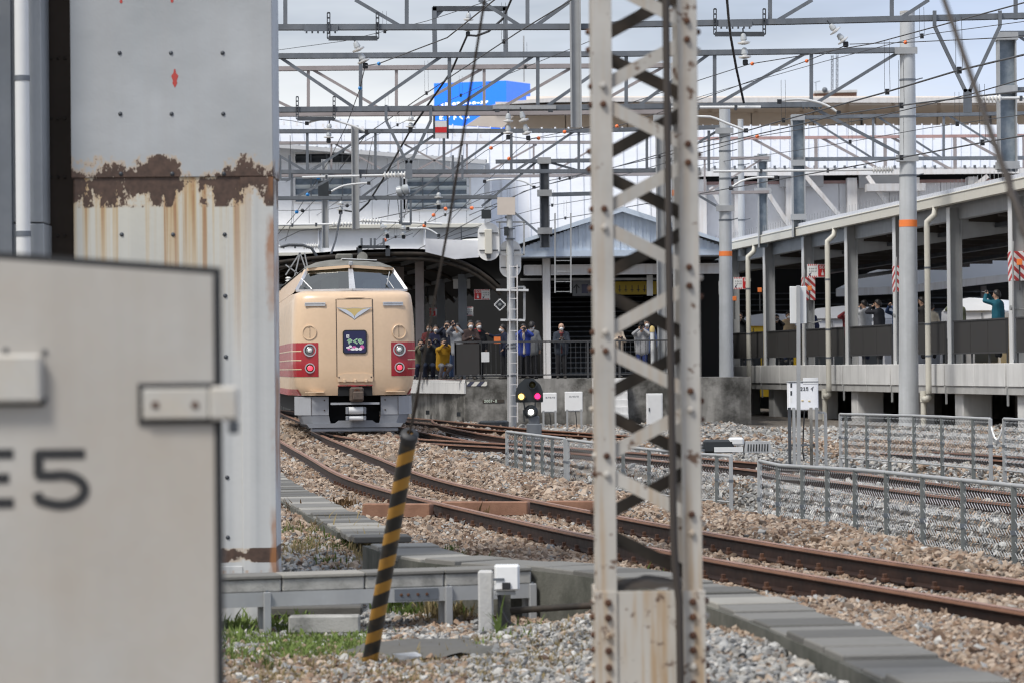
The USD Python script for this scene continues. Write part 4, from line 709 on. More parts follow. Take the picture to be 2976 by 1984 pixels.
    put('plough_bar', MB().loft([[W(u, v, z) for u, z in ((-1.12, .26), (-.46, .27), (-.38, .33), (.40, .33), (.48, .27), (1.12, .26), (1.05, .17), (-1.05, .17))] for v in (.22, .30)]).box(W(0, .5, .12), (2.0, .5, .10), [Ru, Rv, W3], .03), 'skirt_low', th)
    cp = put('coupler', MB().box(W(.03, .05, .93), (.32, .4, .34), [Ru, Rv, W3], .04).box(W(.0, .3, .9), (.2, .8, .2), [Ru, Rv, W3]).box(W(.06, -.17, .90), (.25, .12, .20), [Ru, Rv, W3], .03), 'coupler', th); put('coupler_hole', MB().lathe(W(.03, -.155, 1.0), -Rv, [(0, .07), (.015, .07), (.015, .03)], 12), 'rust', cp); put('carrier', MB().bar(W(-.56, .15, .72), W(.56, .15, .72), .08, .05), 'skirt_grey', th)
    for z, h in ((.56, .085), (.385, .055)): cy = put('cylinder', MB().cyl(W(-.155, .05, z), W(.18, .05, z), h, 16), 'off_white', th, 40); put('cylinder_bracket', MB().box(W(-.19, .05, z), (.06, .16, h*1.9), [Ru, Rv, W3], .01).box(W(.215, .05, z), (.06, .16, h*1.9), [Ru, Rv, W3], .01), 'skirt_low', cy)
    for v in (2.4, 4.5, 15.2, 17.3):
        for s in (-1, 1): put('wheel', MB().lathe(W(s*.60, v, .43), Ru*s*-1, [(0, .43), (.03, .46), (.06, .43), (.13, .42), (.13, .1), (.13, 0)], 24).lathe(W(s*.60, v, .43), Ru*s, [(0, .43), (.0, 0)], 24), 'coupler', th, 40)
        put('axle', MB().cyl(W(-.6, v, .43), W(.6, v, .43), .08, 10), 'coupler', th)
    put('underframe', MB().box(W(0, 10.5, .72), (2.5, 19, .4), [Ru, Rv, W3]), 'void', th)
    # raised pantograph and its base on the car behind
    pg = thing('pantograph', 'raised current collector seen above the left shoulder of the cream train', 'pantograph', W(-1.0, 9, 4.1)); X, Yp = P(870, 700, 88)[0], 88.; zt = Z(870, 722, Yp)
    m = MB(); 
    for a, b in (((850, 830), (872, 735)), ((872, 735), (830, 800)), ((872, 735), (905, 830)), ((830, 770), (872, 800)), ((905, 830), (885, 735))): m.bar(P(*a, Yp), P(*b, Yp), .035)
    put('arm', m, 'galv_light', pg); pts = [P(x, y, Yp) for x, y in ((815, 718), (840, 712), (880, 713), (905, 722), (920, 745))]; put('contact_bow', MB().tube(pts, .04, 8), 'galv_dark', pg, True); put('base_frame', MB().bar(P(810, 835, Yp), P(930, 838, Yp), .12, .18), 'galv_dark', pg)
    for x in (838, 905): put('insulator', ribbed(P(x, 835, Yp), P(x, 805, Yp), .05, .09, 4), 'ceramic', pg, 40)
def ribbed(a, b, r0, r1, n):
    L = np.linalg.norm(A_(b)-A_(a)); prof = [(0, r0)]
    for i in range(n): q = L*(i+.5)/n; e = L/n; prof += [(q-.30*e, r0), (q-.06*e, r1), (q+.10*e, r1*.97), (q+.30*e, r0)]
    return MB().lathe(a, A_(b)-A_(a), prof + [(L, r0)], 12)
train()
# ================= people =================
def ball(c, r, k=8): return m3.Manifold.sphere(float(r), k).translate([float(x) for x in c])
def chain(js):
    """tapered limb through joints (point, radius)"""
    return [m3.Manifold.batch_hull([ball(*js[i]), ball(*js[i+1])]) for i in range(len(js)-1)]
def solid(parts, L=.05, it=4):
    u = m3.Manifold.batch_boolean(parts, m3.OpType.Add).refine_to_length(L); q = u.to_mesh(); t = trimesh.Trimesh(q.vert_properties[:, :3], q.tri_verts, process=True)
    trimesh.smoothing.filter_taubin(t, iterations=it); return np.array(t.vertices), np.array(t.faces)
def ik(a, b, l1, l2, hint):
    d = b-a; L = min(np.linalg.norm(d), (l1+l2)*.995); u = unit(d); b = a+u*L; x = (l1*l1-l2*l2+L*L)/(2*L); h = math.sqrt(max(l1*l1-x*x, 0)); w = unit(hint - u*(hint@u)); return a+u*x+w*h, b
SKINS = [(.50, .31, .215), (.45, .27, .185), (.54, .35, .25)]
for i, c in enumerate(SKINS): flat(f'skin_{i}', c, .55)
flat('hair_black', (.018, .015, .014), .5); flat('hair_grey', (.20, .19, .18), .6); flat('camera_black', (.016, .016, .018), .4); flat('shoe', (.05, .045, .04), .6); flat('phone', (.02, .02, .03), .2)
CL = {}
def cloth(c):
    k = 'cloth_%02d' % len(CL)
    if c not in CL: std(k, c, .85, 0, .18, 7., .004, 50., spec=.2); CL[c] = k
    return CL[c]
def person(x, y, z, face, label, H=1.66, pose='camera', top=(.03, .03, .035), legs=(.03, .035, .06), hair='hair_black', mask=True, skin=0, group=None, hood=None, inner=None, hold='camera', hands=None, lean=0., cap=None, lower=True):
    """face: heading in degrees, 0 looks towards the camera (-y), positive turns to the picture's right"""
    a = math.radians(face); fw = V(math.sin(a), -math.cos(a), 0); rt = V(math.cos(a), math.sin(a), 0)*-1; up = V(0, 0, 1); k = H/1.7; B = V(x, y, z)
    crouch = .0 if pose != 'crouch' else .42*k
    hipz = .88*k - crouch; tilt = lean + (.12 if pose == 'crouch' else 0)
    L = lambda f, s, u: B + fw*f + rt*s + up*u
    hip = L(0, 0, hipz); sh = L(tilt*.5, 0, hipz+.52*k); neck = sh + up*.06*k + fw*.02; head = neck + up*.155*k + fw*(.03+tilt*.15)
    hd = [m3.Manifold.batch_hull([ball(head + up*.04*k, .088*k, 12), ball(head - up*.055*k + fw*.022, .060*k, 10), ball(head - fw*.03 + up*.03, .085*k, 10)]), ball(head + fw*.092*k - up*.012, .017*k), ball(head + fw*.10*k - up*.03*k, .014*k)]
    hd += [m3.Manifold.batch_hull([ball(head + rt*s*.086*k, .012), ball(head + rt*s*.088*k - up*.035, .010)]) for s in (-1, 1)]
    body = hd + chain([(neck - up*.04, .058*k), (head - up*.06, .055*k)]); jack, trou, shoes = [], [], []
    S_ = [sh + rt*s*.175*k - up*.01 for s in (-1, 1)]; Hp = [hip + rt*s*.085*k for s in (-1, 1)]
    torso = [m3.Manifold.batch_hull([ball(S_[0], .075*k), ball(S_[1], .075*k), ball(sh + up*.03, .075*k), ball(sh - up*.17*k + rt*.11*k, .10*k), ball(sh - up*.17*k - rt*.11*k, .10*k)]), m3.Manifold.batch_hull([ball(sh - up*.17*k + rt*.10*k, .115*k), ball(sh - up*.17*k - rt*.10*k, .115*k), ball(hip + rt*.08*k - up*.02, .115*k), ball(hip - rt*.08*k - up*.02, .115*k)])]
    body += torso; jack += [m3.Manifold.batch_hull([ball(S_[0], .09*k), ball(S_[1], .09*k), ball(sh + up*.045, .085*k), ball(sh - up*.17*k + rt*.12*k, .118*k), ball(sh - up*.17*k - rt*.12*k, .118*k)]), m3.Manifold.batch_hull([ball(sh - up*.17*k + rt*.11*k, .13*k), ball(sh - up*.17*k - rt*.11*k, .13*k), ball(hip + rt*.09*k - up*.06*k, .135*k), ball(hip - rt*.09*k - up*.06*k, .135*k)])]
    tg = {'camera': [(.20, .07, .155), (.20, -.075, .145)], 'phone': [(.30, .05, -.16), (.30, -.05, -.16)], 'crouch': [(.20, .07, .15), (.20, -.075, .14)], 'up': [(.30, .06, .26), (.30, -.06, .25)], 'reach': [(.52, .10, .05), (.05, -.24, -.5)], 'stand': [(.06, .24, -.52), (.06, -.24, -.52)]}[pose] if hands is None else hands
    palms = []
    for s, S0, q in ((1, S_[1], tg[0]), (-1, S_[0], tg[1])):
        hand = sh + fw*q[0]*k + rt*q[1]*k + up*q[2]*k; el, hand = ik(S0, hand, .29*k, .255*k, -up*.8 + rt*s*.75 - fw*.2); d = unit(hand-el)
        body += chain([(S0, .052*k), (el, .04*k), (hand, .028*k)]); jack += chain([(S0, .075*k), (el, .058*k), (hand - d*.035, .046*k)])
        pc = hand + d*.05*k; side_ = unit(np.cross(d, up if abs(d[2]) < .8 else fw)); nrm = np.cross(side_, d); palms.append(pc); body.append(m3.Manifold.batch_hull([ball(hand + side_*.018, .018, 6), ball(hand - side_*.018, .018, 6), ball(pc + side_*.026, .015, 6), ball(pc - side_*.026, .015, 6)]))
        for j, fl in enumerate((.064, .072, .068, .054)):
            b0 = pc + side_*(.027-.018*j); b1 = b0 + d*fl*.5*k + nrm*.006; b2 = b1 + d*fl*.35*k - nrm*s*.022; body += chain([(b0, .0095), (b1, .009), (b2, .008)])
        t0 = hand + side_*.02 + d*.01; body += chain([(t0, .011), (t0 + side_*.028 + d*.025, .010), (t0 + side_*.026 + d*.055, .009)])
    for s, h0 in ((1, Hp[1]), (-1, Hp[0])):
        if pose == 'crouch': kn = h0 + fw*.36*k - up*.02 + rt*s*.06; an = B + fw*(.10 if s > 0 else -.12) + rt*s*.12 + up*.08
        else: kn = (h0+B + rt*s*.10)/2 + fw*.03 + up*.04; an = B + rt*s*.105 + up*.08
        body += chain([(h0, .085*k), (kn, .055*k), (an, .042*k)]); trou += chain([(h0, .105*k), (kn, .072*k), (an + up*.02, .062*k)]); shoes.append(m3.Manifold.batch_hull([ball(an - up*.03, .05), ball(an - up*.04 - fw*.04, .04), ball(an - up*.045 + fw*.13 + rt*s*.02, .036)]))
    trou.append(m3.Manifold.batch_hull([ball(Hp[0], .118*k), ball(Hp[1], .118*k), ball(hip + up*.10*k, .115*k)]))
    p = thing('person', label, 'person', B, group); put('body', solid(body, .045, 3), f'skin_{skin}', p, True); put('jacket', solid(jack), cloth(top), p, True); put('trousers', solid(trou), cloth(legs), p, True)
    if lower: put('shoes', solid(shoes, .06, 2), 'shoe', p, True)
    hz = head + up*.045*k
    if hair:
        hm = m3.Manifold.batch_hull([ball(hz + up*.006 - fw*.012, .098*k, 14), ball(head - fw*.045*k + up*.0, .086*k, 12)]); hm = hm.trim_by_plane([float(t) for t in unit(-fw*.62 + up*.78)], float((head + fw*.035*k + up*.045*k)@unit(-fw*.62 + up*.78)))
        q = hm.to_mesh(); put('hair', (np.array(q.vert_properties[:, :3]), np.array(q.tri_verts)), hair, p, True)
    if cap: put('cap', solid([m3.Manifold.batch_hull([ball(hz + up*.03, .098*k, 12), ball(hz + up*.055, .08*k, 10)]), m3.Manifold.batch_hull([ball(hz + fw*.08 + up*.035, .05*k), ball(hz + fw*.15 + up*.025, .03*k)])], .04, 2), cloth(cap), p, True)
    if mask: q = m3.Manifold.batch_hull([ball(head + fw*.045*k - up*.045*k, .062*k, 10), ball(head + fw*.092*k - up*.04*k, .030*k, 8), ball(head - up*.05*k, .068*k, 10)]).to_mesh(); put('face_mask', (np.array(q.vert_properties[:, :3]), np.array(q.tri_verts)), 'white', p, True)
    for s in (-1, 1): put('eye', MB().lathe(head + fw*.082*k + rt*s*.033*k + up*.02*k, fw, [(0, .013), (.006, .010), (.008, 0)], 8), 'hair_black', p)
    if hood: put('hood', solid([m3.Manifold.batch_hull([ball(neck - fw*.06 + rt*s*.06, .07*k), ball(neck - fw*.10 - up*.04, .07*k)]) for s in (-1, 1)] + chain([(neck + rt*.10 - fw*.02, .04), (neck + fw*.09 - up*.04, .03)]) + chain([(neck - rt*.10 - fw*.02, .04), (neck + fw*.09 - up*.04, .03)]), .05, 3), cloth(hood), p, True)
    if inner: put('shirt', solid([m3.Manifold.batch_hull([ball(sh + fw*.065 + up*.02, .05), ball(hip + fw*.085 - up*.05, .06)])], .06, 2), cloth(inner), p, True)
    mid = (palms[0]+palms[1])/2
    if hold == 'camera':
        c = thing('handheld_camera', 'black camera held by the ' + label[:1].lower() + label[1:] if 0 else 'black camera in the hands of ' + HELD(label), 'camera', mid); f2 = unit(mid - head) if pose == 'phone' else fw; s2 = unit(np.cross(f2, up)); u2 = np.cross(s2, f2)
        put('camera_body', MB().box(mid, (.05, .13, .09), [f2, s2, u2], .012).box(mid + u2*.052, (.05, .05, .03), [f2, s2, u2], .008), 'camera_black', c); put('lens', MB().lathe(mid + f2*.02, f2, [(0, .036), (.05, .036), (.055, .040), (.11, .040), (.11, .032), (.10, 0)], 14), 'camera_black', c, 40)
    elif hold == 'phone':
        c = thing('phone', 'dark phone in the hands of ' + HELD(label), 'phone', mid); put('phone_body', MB().box(mid + fw*.03, (.012, .15, .078), [fw, rt, up], .004), 'phone', c); put('screen', MB().box(mid + fw*.0225, (.003, .14, .07), [fw, rt, up]), 'signal_black', c)
    return p
def HELD(l):
    w = l.split(); w = w[1:] if w[0].lower() == 'person' else w; return 'the person ' + ' '.join(w[:8])
def LP(xs, dy, ytop=None):
    """a standing place on the left platform behind image column xs, dy metres back from its end"""
    Y = 92.9+dy; p = P(xs, 1100, Y); return p[0], Y, 1.16
N, K = (.022, .028, .055), (.018, .018, .02)
person(*LP(1368, .15), 12, 'person in a dark brown jacket and white mask leaning over the dark panel', 1.74, 'phone', (.055, .038, .035), K)
person(*LP(1332, .35), -20, 'person in a grey jacket holding a phone up beside the dark panel', 1.66, 'up', (.27, .28, .30), N, hold='phone', mask=False)
person(*LP(1390, 1.0), 30, 'person in black with a red hood standing behind the brown jacket', 1.74, 'stand', K, K, hood=(.45, .04, .05), hold=None)
person(*LP(1466, .55), -75, 'person in dark navy reaching out with a phone left of the signal ladder', 1.62, 'reach', (.02, .024, .045), K, hold='phone', hands=[(.50, .06, .03), (.10, -.25, -.45)])
person(*LP(1302, 2.0), -8, 'person in a navy jacket over a pale shirt and blue jeans at the platform edge', 1.76, 'camera', (.022, .026, .04), (.06, .10, .19), inner=(.5, .45, .40), mask=False)
person(*LP(1286, 1.6), 25, 'person in a yellow jacket crouching at the platform edge', 1.62, 'crouch', (.40, .22, .02), (.14, .145, .16), mask=False)
person(*LP(1246, 2.3), 5, 'person in dark clothes crouching with a camera beside the train', 1.66, 'crouch', (.03, .033, .035), (.02, .028, .05))
person(*LP(1268, 3.2), 0, 'person in a dark navy coat photographing behind the crouching ones', 1.66, 'phone', (.02, .022, .05), (.022, .022, .03))
person(*LP(1250, 4.2), -10, 'person in a dark maroon coat at the back of the crowd', 1.70, 'phone', (.12, .03, .03), K, skin=1)
person(*LP(1222, 2.6), 10, 'person in an olive coat crouching nearest the train side', 1.6, 'crouch', (.16, .15, .10), N, hold='phone', mask=False)
person(*LP(1318, 3.0), 0, 'person in black with arms raised behind the navy jacket', 1.78, 'up', K, K, hold='phone', mask=False, skin=1)
person(*LP(1522, .05), 8, 'person in a bright blue jacket taking a photo right of the signal ladder', 1.62, 'camera', (.035, .06, .27), K, inner=(.62, .55, .45), mask=False)
person(*LP(1546, .75), 160, 'person in a grey hooded jacket turned away behind the blue jacket', 1.70, 'stand', (.15, .155, .16), K, hood=(.17, .17, .18), hold=None)
person(*LP(1632, .1), 3, 'bald person in a dark navy coat and white mask looking down at a camera', 1.64, 'phone', (.035, .042, .055), (.02, .02, .022), hair=None, hood=(.22, .06, .06), inner=(.07, .02, .02), lean=.05)
person(*LP(1866, .25), -5, 'person in a pale grey jacket taking a photo behind the lattice mast', 1.62, 'camera', (.33, .33, .34), (.03, .045, .14), cap=(.02, .02, .022))
person(*LP(1882, .95), 0, 'person in a blue jacket standing behind the pale grey jacket', 1.74, 'stand', (.09, .12, .22), K, hair='hair_grey', hold=None)
person(*LP(1792, .4), 20, 'person in a beige coat half hidden by the lattice mast', 1.66, 'phone', (.52, .43, .34), K, hair='hair_grey', hold='phone')
def RPp(t, inset=0.): return V(7.24+6.06*t + .988*inset, 118-39*t + .1535*inset, 1.5)
def RPt(xs, inset):
    """place on the right platform in image column xs, inset metres from its edge"""
    k = (xs-CX)/FPX; t = (k*(118+.1535*inset) - 7.24-.988*inset)/(6.06+39*k); p = RPp(t, inset); return p[0], p[1], 1.62
person(*RPt(2152, .8), -15, 'person in a black jacket and white mask with a camera by the first downpipe', 1.80, 'camera', (.022, .024, .026), K)
person(*RPt(2258, .7), -5, 'person in a black top holding a blue phone over the dark panels', 1.62, 'camera', K, K, hold='phone')
person(*RPt(2352, 1.4), 165, 'person in a navy coat with a backpack turned away behind the sign pole', 1.86, 'stand', (.028, .035, .08), N, hold=None, mask=False)
person(*RPt(2516, 1.0), -130, 'person in a pale grey padded jacket with a hand at the face', 1.88, 'camera', (.50, .51, .53), N, mask=False, lower=False)
person(*RPt(2556, 1.2), -120, 'person in a black jacket right beside the pale grey padded jacket', 1.88, 'camera', (.025, .026, .032), K, mask=False, lower=False)
person(*RPt(2612, 1.0), -60, 'person in a navy jacket raising a phone beside the striped column', 1.72, 'up', (.025, .045, .10), N, hold='phone', mask=False, lower=False)
person(*RPt(2684, 1.1), -110, 'person in black photographing left of the third downpipe', 1.84, 'camera', (.028, .026, .026), K, mask=False, lower=False)
person(*RPt(2706, 1.6), 150, 'person in a cream coat standing behind the third downpipe', 1.66, 'stand', (.58, .52, .42), K, hold=None, mask=False, lower=False)
person(*RPt(2902, .9), -120, 'person in a teal jacket photographing behind the last striped column', 1.84, 'up', (.018, .10, .14), K, mask=False, lower=False)
person(*RPt(2062, 1.2), 10, 'person in a dark coat standing under the figure 4 sign', 1.72, 'phone', (.03, .032, .045), K)
person(*RPt(2290, 1.5), 20, 'person in a tan coat between the dark fence panels and the sign pole', 1.74, 'stand', (.30, .23, .15), N, hold=None)
person(*RPt(2470, 1.6), -30, 'person in a maroon jacket photographing left of the pale grey padded jacket', 1.78, 'camera', (.20, .035, .04), K, lower=False)
person(*RPt(2790, 1.3), -70, 'person in an olive jacket photographing right of the third grey column', 1.76, 'camera', (.13, .14, .09), K, mask=False, lower=False)
# ================= signs =================
HAND = unary_union([LineString([(0, 0), (0, .55)]).buffer(.10), sbox(-.22, -.45, .24, .05).buffer(.05)])
def text(s, h, o, depth=.003, bold=True, r=(1, 0, 0), u=(0, 0, 1)):
    t = meshkit.text_mesh(s, h, depth, bold); r, u = unit(r), unit(u); v = np.array(t.vertices); return MB().add(A_(o) + v[:, :1]*r + v[:, 1:2]*u + v[:, 2:]*np.cross(r, u), t.faces)
def sos(xa, ya, xb, yb, Y, label, flip=False):
    a, b = P(xa, yb, Y), P(xb, ya, Y); w, h = b[0]-a[0], b[2]-a[2]; th = thing('emergency_button_sign', label, 'sign', ((a[0]+b[0])/2, Y, a[2]), 'red emergency button signs'); o = a
    put('board', MB().bb((a[0], Y, a[2]), (b[0], Y+.03, b[2])), 'white', th); q = w*.44; x0 = w*.02 if not flip else w-q-w*.02
    rd = put('red_square', MB().prism(sbox(x0, h*.04, x0+q, h*.96), .006, o), 'red_paint', th); put('lettering', text('SOS', h*.22, o + V(x0+q*.14, -.007, h*.66)), 'white', rd)
    from shapely import affinity
    put('hand_symbol', MB().prism(affinity.affine_transform(HAND, [h*.30, 0, 0, h*.36, x0+q*.5, h*.33]), .003, o + V(0, -.007, 0)), 'white', rd); x1 = w*.48 if not flip else w*.03; bw = w*.48; m = MB()
    for i in range(5):
        for zz in (0, h*.88): put('stripe', MB().prism(Polygon([(x1+bw*i*.2, zz), (x1+bw*(i*.2+.1), zz), (x1+bw*(i*.2+.16), zz+h*.12), (x1+bw*(i*.2+.06), zz+h*.12)]), .004, o), 'red_paint', th)
    L = []
    for row, zz in ((0, .66), (1, .46)):
        for i in range(4): cx = x1 + bw*(.14+.21*i); L += [[(cx, h*zz), (cx+bw*.14, h*zz)], [(cx+bw*.07, h*(zz+.07)), (cx+bw*(.07 if (i+row) % 2 else .02), h*(zz-.07))]] + ([[(cx+bw*.12, h*(zz+.06)), (cx+bw*.14, h*(zz-.06))]] if i % 2 else [])
    put('lettering', MB().prism(strokes(L, bw*.028), .003, o), 'galv_dark', th); put('arrow', MB().prism(unary_union([Polygon([(x1+bw*.12, h*.12), (x1+bw*.12, h*.34), (x1+bw*.34, h*.12)]), strokes([[(x1+bw*.18, h*.18), (x1+bw*.36, h*.36)]], bw*.08)]), .004, o), 'navy', th)
# ================= left platform =================
PY = 92.0; ZP = 1.16; s_ = S(PY)
xl = P(1352, 1106, PY)[0]
pl = struct('platform', MB().poly3([(xl, PY, ZP), (7.2, PY, ZP), (7.2, 175, ZP), (-14, 175, ZP), (-9.6, 130, ZP), (-3.2, 97.5, ZP)], 1.6, (0, 0, -1)), 'concrete_black', 'weathered concrete end of the station platform with people on it')
put('coping', MB().poly3([(xl, PY-.04, ZP+.004), (xl, PY+.5, ZP+.004), (-3.0, 98, ZP+.004), (-9.2, 130, ZP+.004), (-9.95, 130, ZP+.004), (-3.55, 97.4, ZP+.004)], .10, (0, 0, -1)), 'concrete_pale', pl); put('red_edge', MB().poly3([(-1.55, 92.2, ZP+.0085), (-1.25, 92.6, ZP+.0085), (-3.2, 97.9, ZP+.0085), (-9.5, 130, ZP+.0085), (-9.93, 130, ZP+.0085), (-3.5, 97.4, ZP+.0085)], .006, (0, 0, -1)), 'red_steel', pl)
put('hazard_band', MB().bb((P(1346, 0, PY)[0], PY-.012, Z(1375, 1121, PY)), (P(1405, 0, PY)[0], PY-.002, Z(1375, 1108, PY))), 'hazard', pl)
put('side_fascia', MB().poly3([(xl-.03, PY-.02, ZP-.10), (-3.56, 97.35, ZP-.10), (-3.56, 97.35, ZP-.42), (xl-.03, PY-.02, ZP-.42)], .05, (.95, .37, 0)), 'concrete_pale', pl)
a = P(1403, 1165, PY-.02); bd = put('date_plate', MB().bb((a[0], PY-.02, Z(1404, 1169, PY)), (P(1454, 0, PY)[0], PY-.003, Z(1404, 1160, PY))), 'dark_brown', pl); put('lettering', text('2007-8', .075, V(a[0]+.03, PY-.0205, Z(1404, 1168.0, PY))), 'mark_pale', pl)
for x, y in ((1243, 1197), (1333, 1202)): c = P(x, y, 95.5 if x < 1300 else PY+.2); put('wall_box', MB().bb(c - V(.06, .12, .07), c + V(.06, 0, .06)), 'signal_black', pl)
def railing():
    Y = PY+.25; th = thing('platform_railing', 'dark steel railing along the end of the station platform', 'railing', (1.2, Y, ZP)); xs = [1397, 1483, 1708, 1800, 1905, 2010]; z1 = Z(1500, 993, Y); z0 = Z(1500, 1089, Y)
    X = lambda x: P(x, 1000, Y)[0]
    put('top_rail', MB().bar((X(1397), Y, z1), (X(2010), Y, z1), .05), 'dark_rail', th); put('bottom_rail', MB().bar((X(1397), Y, z0), (X(2010), Y, z0), .035), 'dark_rail', th)
    for x in xs: put('post', MB().bar((X(x), Y, ZP), (X(x), Y, z1+.02), .06), 'dark_rail', th)
    for x in np.arange(1412, 2005, 14.5): put('baluster', MB().bar((X(x), Y, z0), (X(x), Y, z1), .014), 'dark_rail', th)
    th = thing('dark_panel', 'dark brown mesh panel on posts at the corner of the platform railing', 'panel', (X(1360), Y-.05, ZP)); put('panel', MB().bb((X(1322), Y-.06, Z(1360, 1088, Y)), (X(1397), Y-.04, Z(1360, 999, Y))), 'mesh_panel', th); put('frame', MB().bar((X(1320), Y-.05, z1), (X(1398), Y-.05, z1+.02), .04).bar((X(1320), Y-.05, z0), (X(1398), Y-.05, z0), .03), 'dark_rail', th)
    for x in (1323, 1396): put('post', MB().bar((X(x), Y-.03, ZP), (X(x), Y-.03, z1), .06), 'dark_rail', th)
    a = P(1399, 1051, Y-.06); put('notice', MB().bb((a[0], Y-.07, a[2]), (P(1412, 0, Y)[0], Y-.06, Z(1399, 1022, Y))), 'off_white', None, False, 'small pinkish white notice on the railing right of the dark panel', 'notice')
    c = P(1445, 990, PY+1.2); put('orange_notice', MB().bb(c + V(-.10, 0, -.08), c + V(.10, .02, .12)), 'orange_paint', None, False, 'small orange notice behind the railing left of the signal ladder', 'notice')
    c = P(1897, 1103, PY+.5); th = thing('yellow_topped_post', 'white post with a yellow top behind the railing and lattice mast', 'post', c); put('post', MB().cyl((c[0], c[1], ZP), (c[0], c[1], Z(1897, 965, c[1])), .065, 12), 'off_white', th, 40); put('top', MB().lathe((c[0], c[1], Z(1897, 965, c[1])), (0, 0, 1), [(0, .08), (.1, .08), (.17, .06), (.2, 0)], 12), 'mark_pale' if 0 else 'gold', th, 40)
railing()
sos(1378, 841, 1424, 872, 98, 'red emergency button sign nearest the signal mast under the dark canopy')
sos(1336, 892, 1375, 919, 106, 'red emergency button sign in the dim canopy, middle of three')
sos(1248, 895, 1287, 920, 112, 'red emergency button sign in the dim canopy just right of the train')
for x, y, Y in ((1342, 825, 100), (1243, 873, 110)):
    c = P(x, y, Y); th = thing('hanging_light', 'pair of pale square lamps hanging in the dark canopy at column %d' % 1 if 0 else ('pair of pale square lamps hanging above the platform crowd' if x > 1300 else 'pair of pale square lamps hanging deep in the canopy beside the train'), 'lamp', c)
    for d in (-.16, .16): put('lamp_box', MB().bb(c + V(d-.12, 0, -.16), c + V(d+.12, .1, .16), .01), 'off_white', th)
    put('rod', MB().bar(c + V(0, .05, .1), c + V(0, .05, 1.9), .04), 'galv_dark', th)
# canopy vault behind the train: dark ribbed barrel roof on columns
def vault():
    th = thing('platform_canopy', 'dark ribbed barrel canopy over the platform behind the cream train', 'canopy', (-5, 110, ZP)); cx = -3.5; dxs = np.linspace(3.2, -6.2, 27); Y0, Y1 = 97.2, 172; zv = lambda dx: 5.12-.0452*abs(dx)**2.8 if dx > 0 else 5.12-.012*abs(dx)**2.2; rib = lambda y, o: [V(cx-(y-97)*.16 + dx, y, zv(dx)+o) for dx in dxs]
    put('roof_sheet', MB().loft([rib(y, .10*(i % 2)) for i, y in enumerate(np.linspace(Y0, Y1, 120))], close=False, cap=False), 'inside_shade', th, 30); put('outer_sheet', MB().grid(A_([rib(y, .2) for y in (Y0, Y1)])), 'inside_shade', th, True)  # sheets and ribs of the vault have its shade put into their colour
    for y in np.arange(Y0, Y1, 5.2): put('arch_rib', MB().tube(rib(y, -.12), .07, 6), 'rust_and_shade', th, True)
    put('end_arch', MB().tube(rib(Y0-.06, .04), .06, 8), 'rust_and_shade', th, True)
    for a in np.linspace(-4.5, 2.4, 9): q = lambda y: V(cx-(y-97)*.16 + a, y, zv(a)-.1); put('purlin', MB().bar(q(Y0), q(Y1), .08, .12), 'galv_dark', th)
    for y in np.arange(99.5, 170, 5.2):
        for dx in (2.3, .9): x = cx-(y-97)*.16+dx; put('column', MB().bb((x-.14, y-.14, ZP), (x+.14, y+.14, zv(dx)-.1)), 'galv' if dx > 2 else 'old_steel', th)
vault()
struct('canopy_back', MB().bb((-26, 175.2, -1), (9, 176, 7.5)), 'inside_shade', 'dark back of the station under the concourse')
f = [P(*q, 97.0) for q in ((1236, 694), (1392, 700), (1392, 748), (1322, 754), (1236, 733))]; put('canopy_fascia', MB().poly3(f, .06, (0, 1, 0)), 'white_wall', None, False, 'pale sheet metal fascia above the dark canopy right of the train', 'fascia')
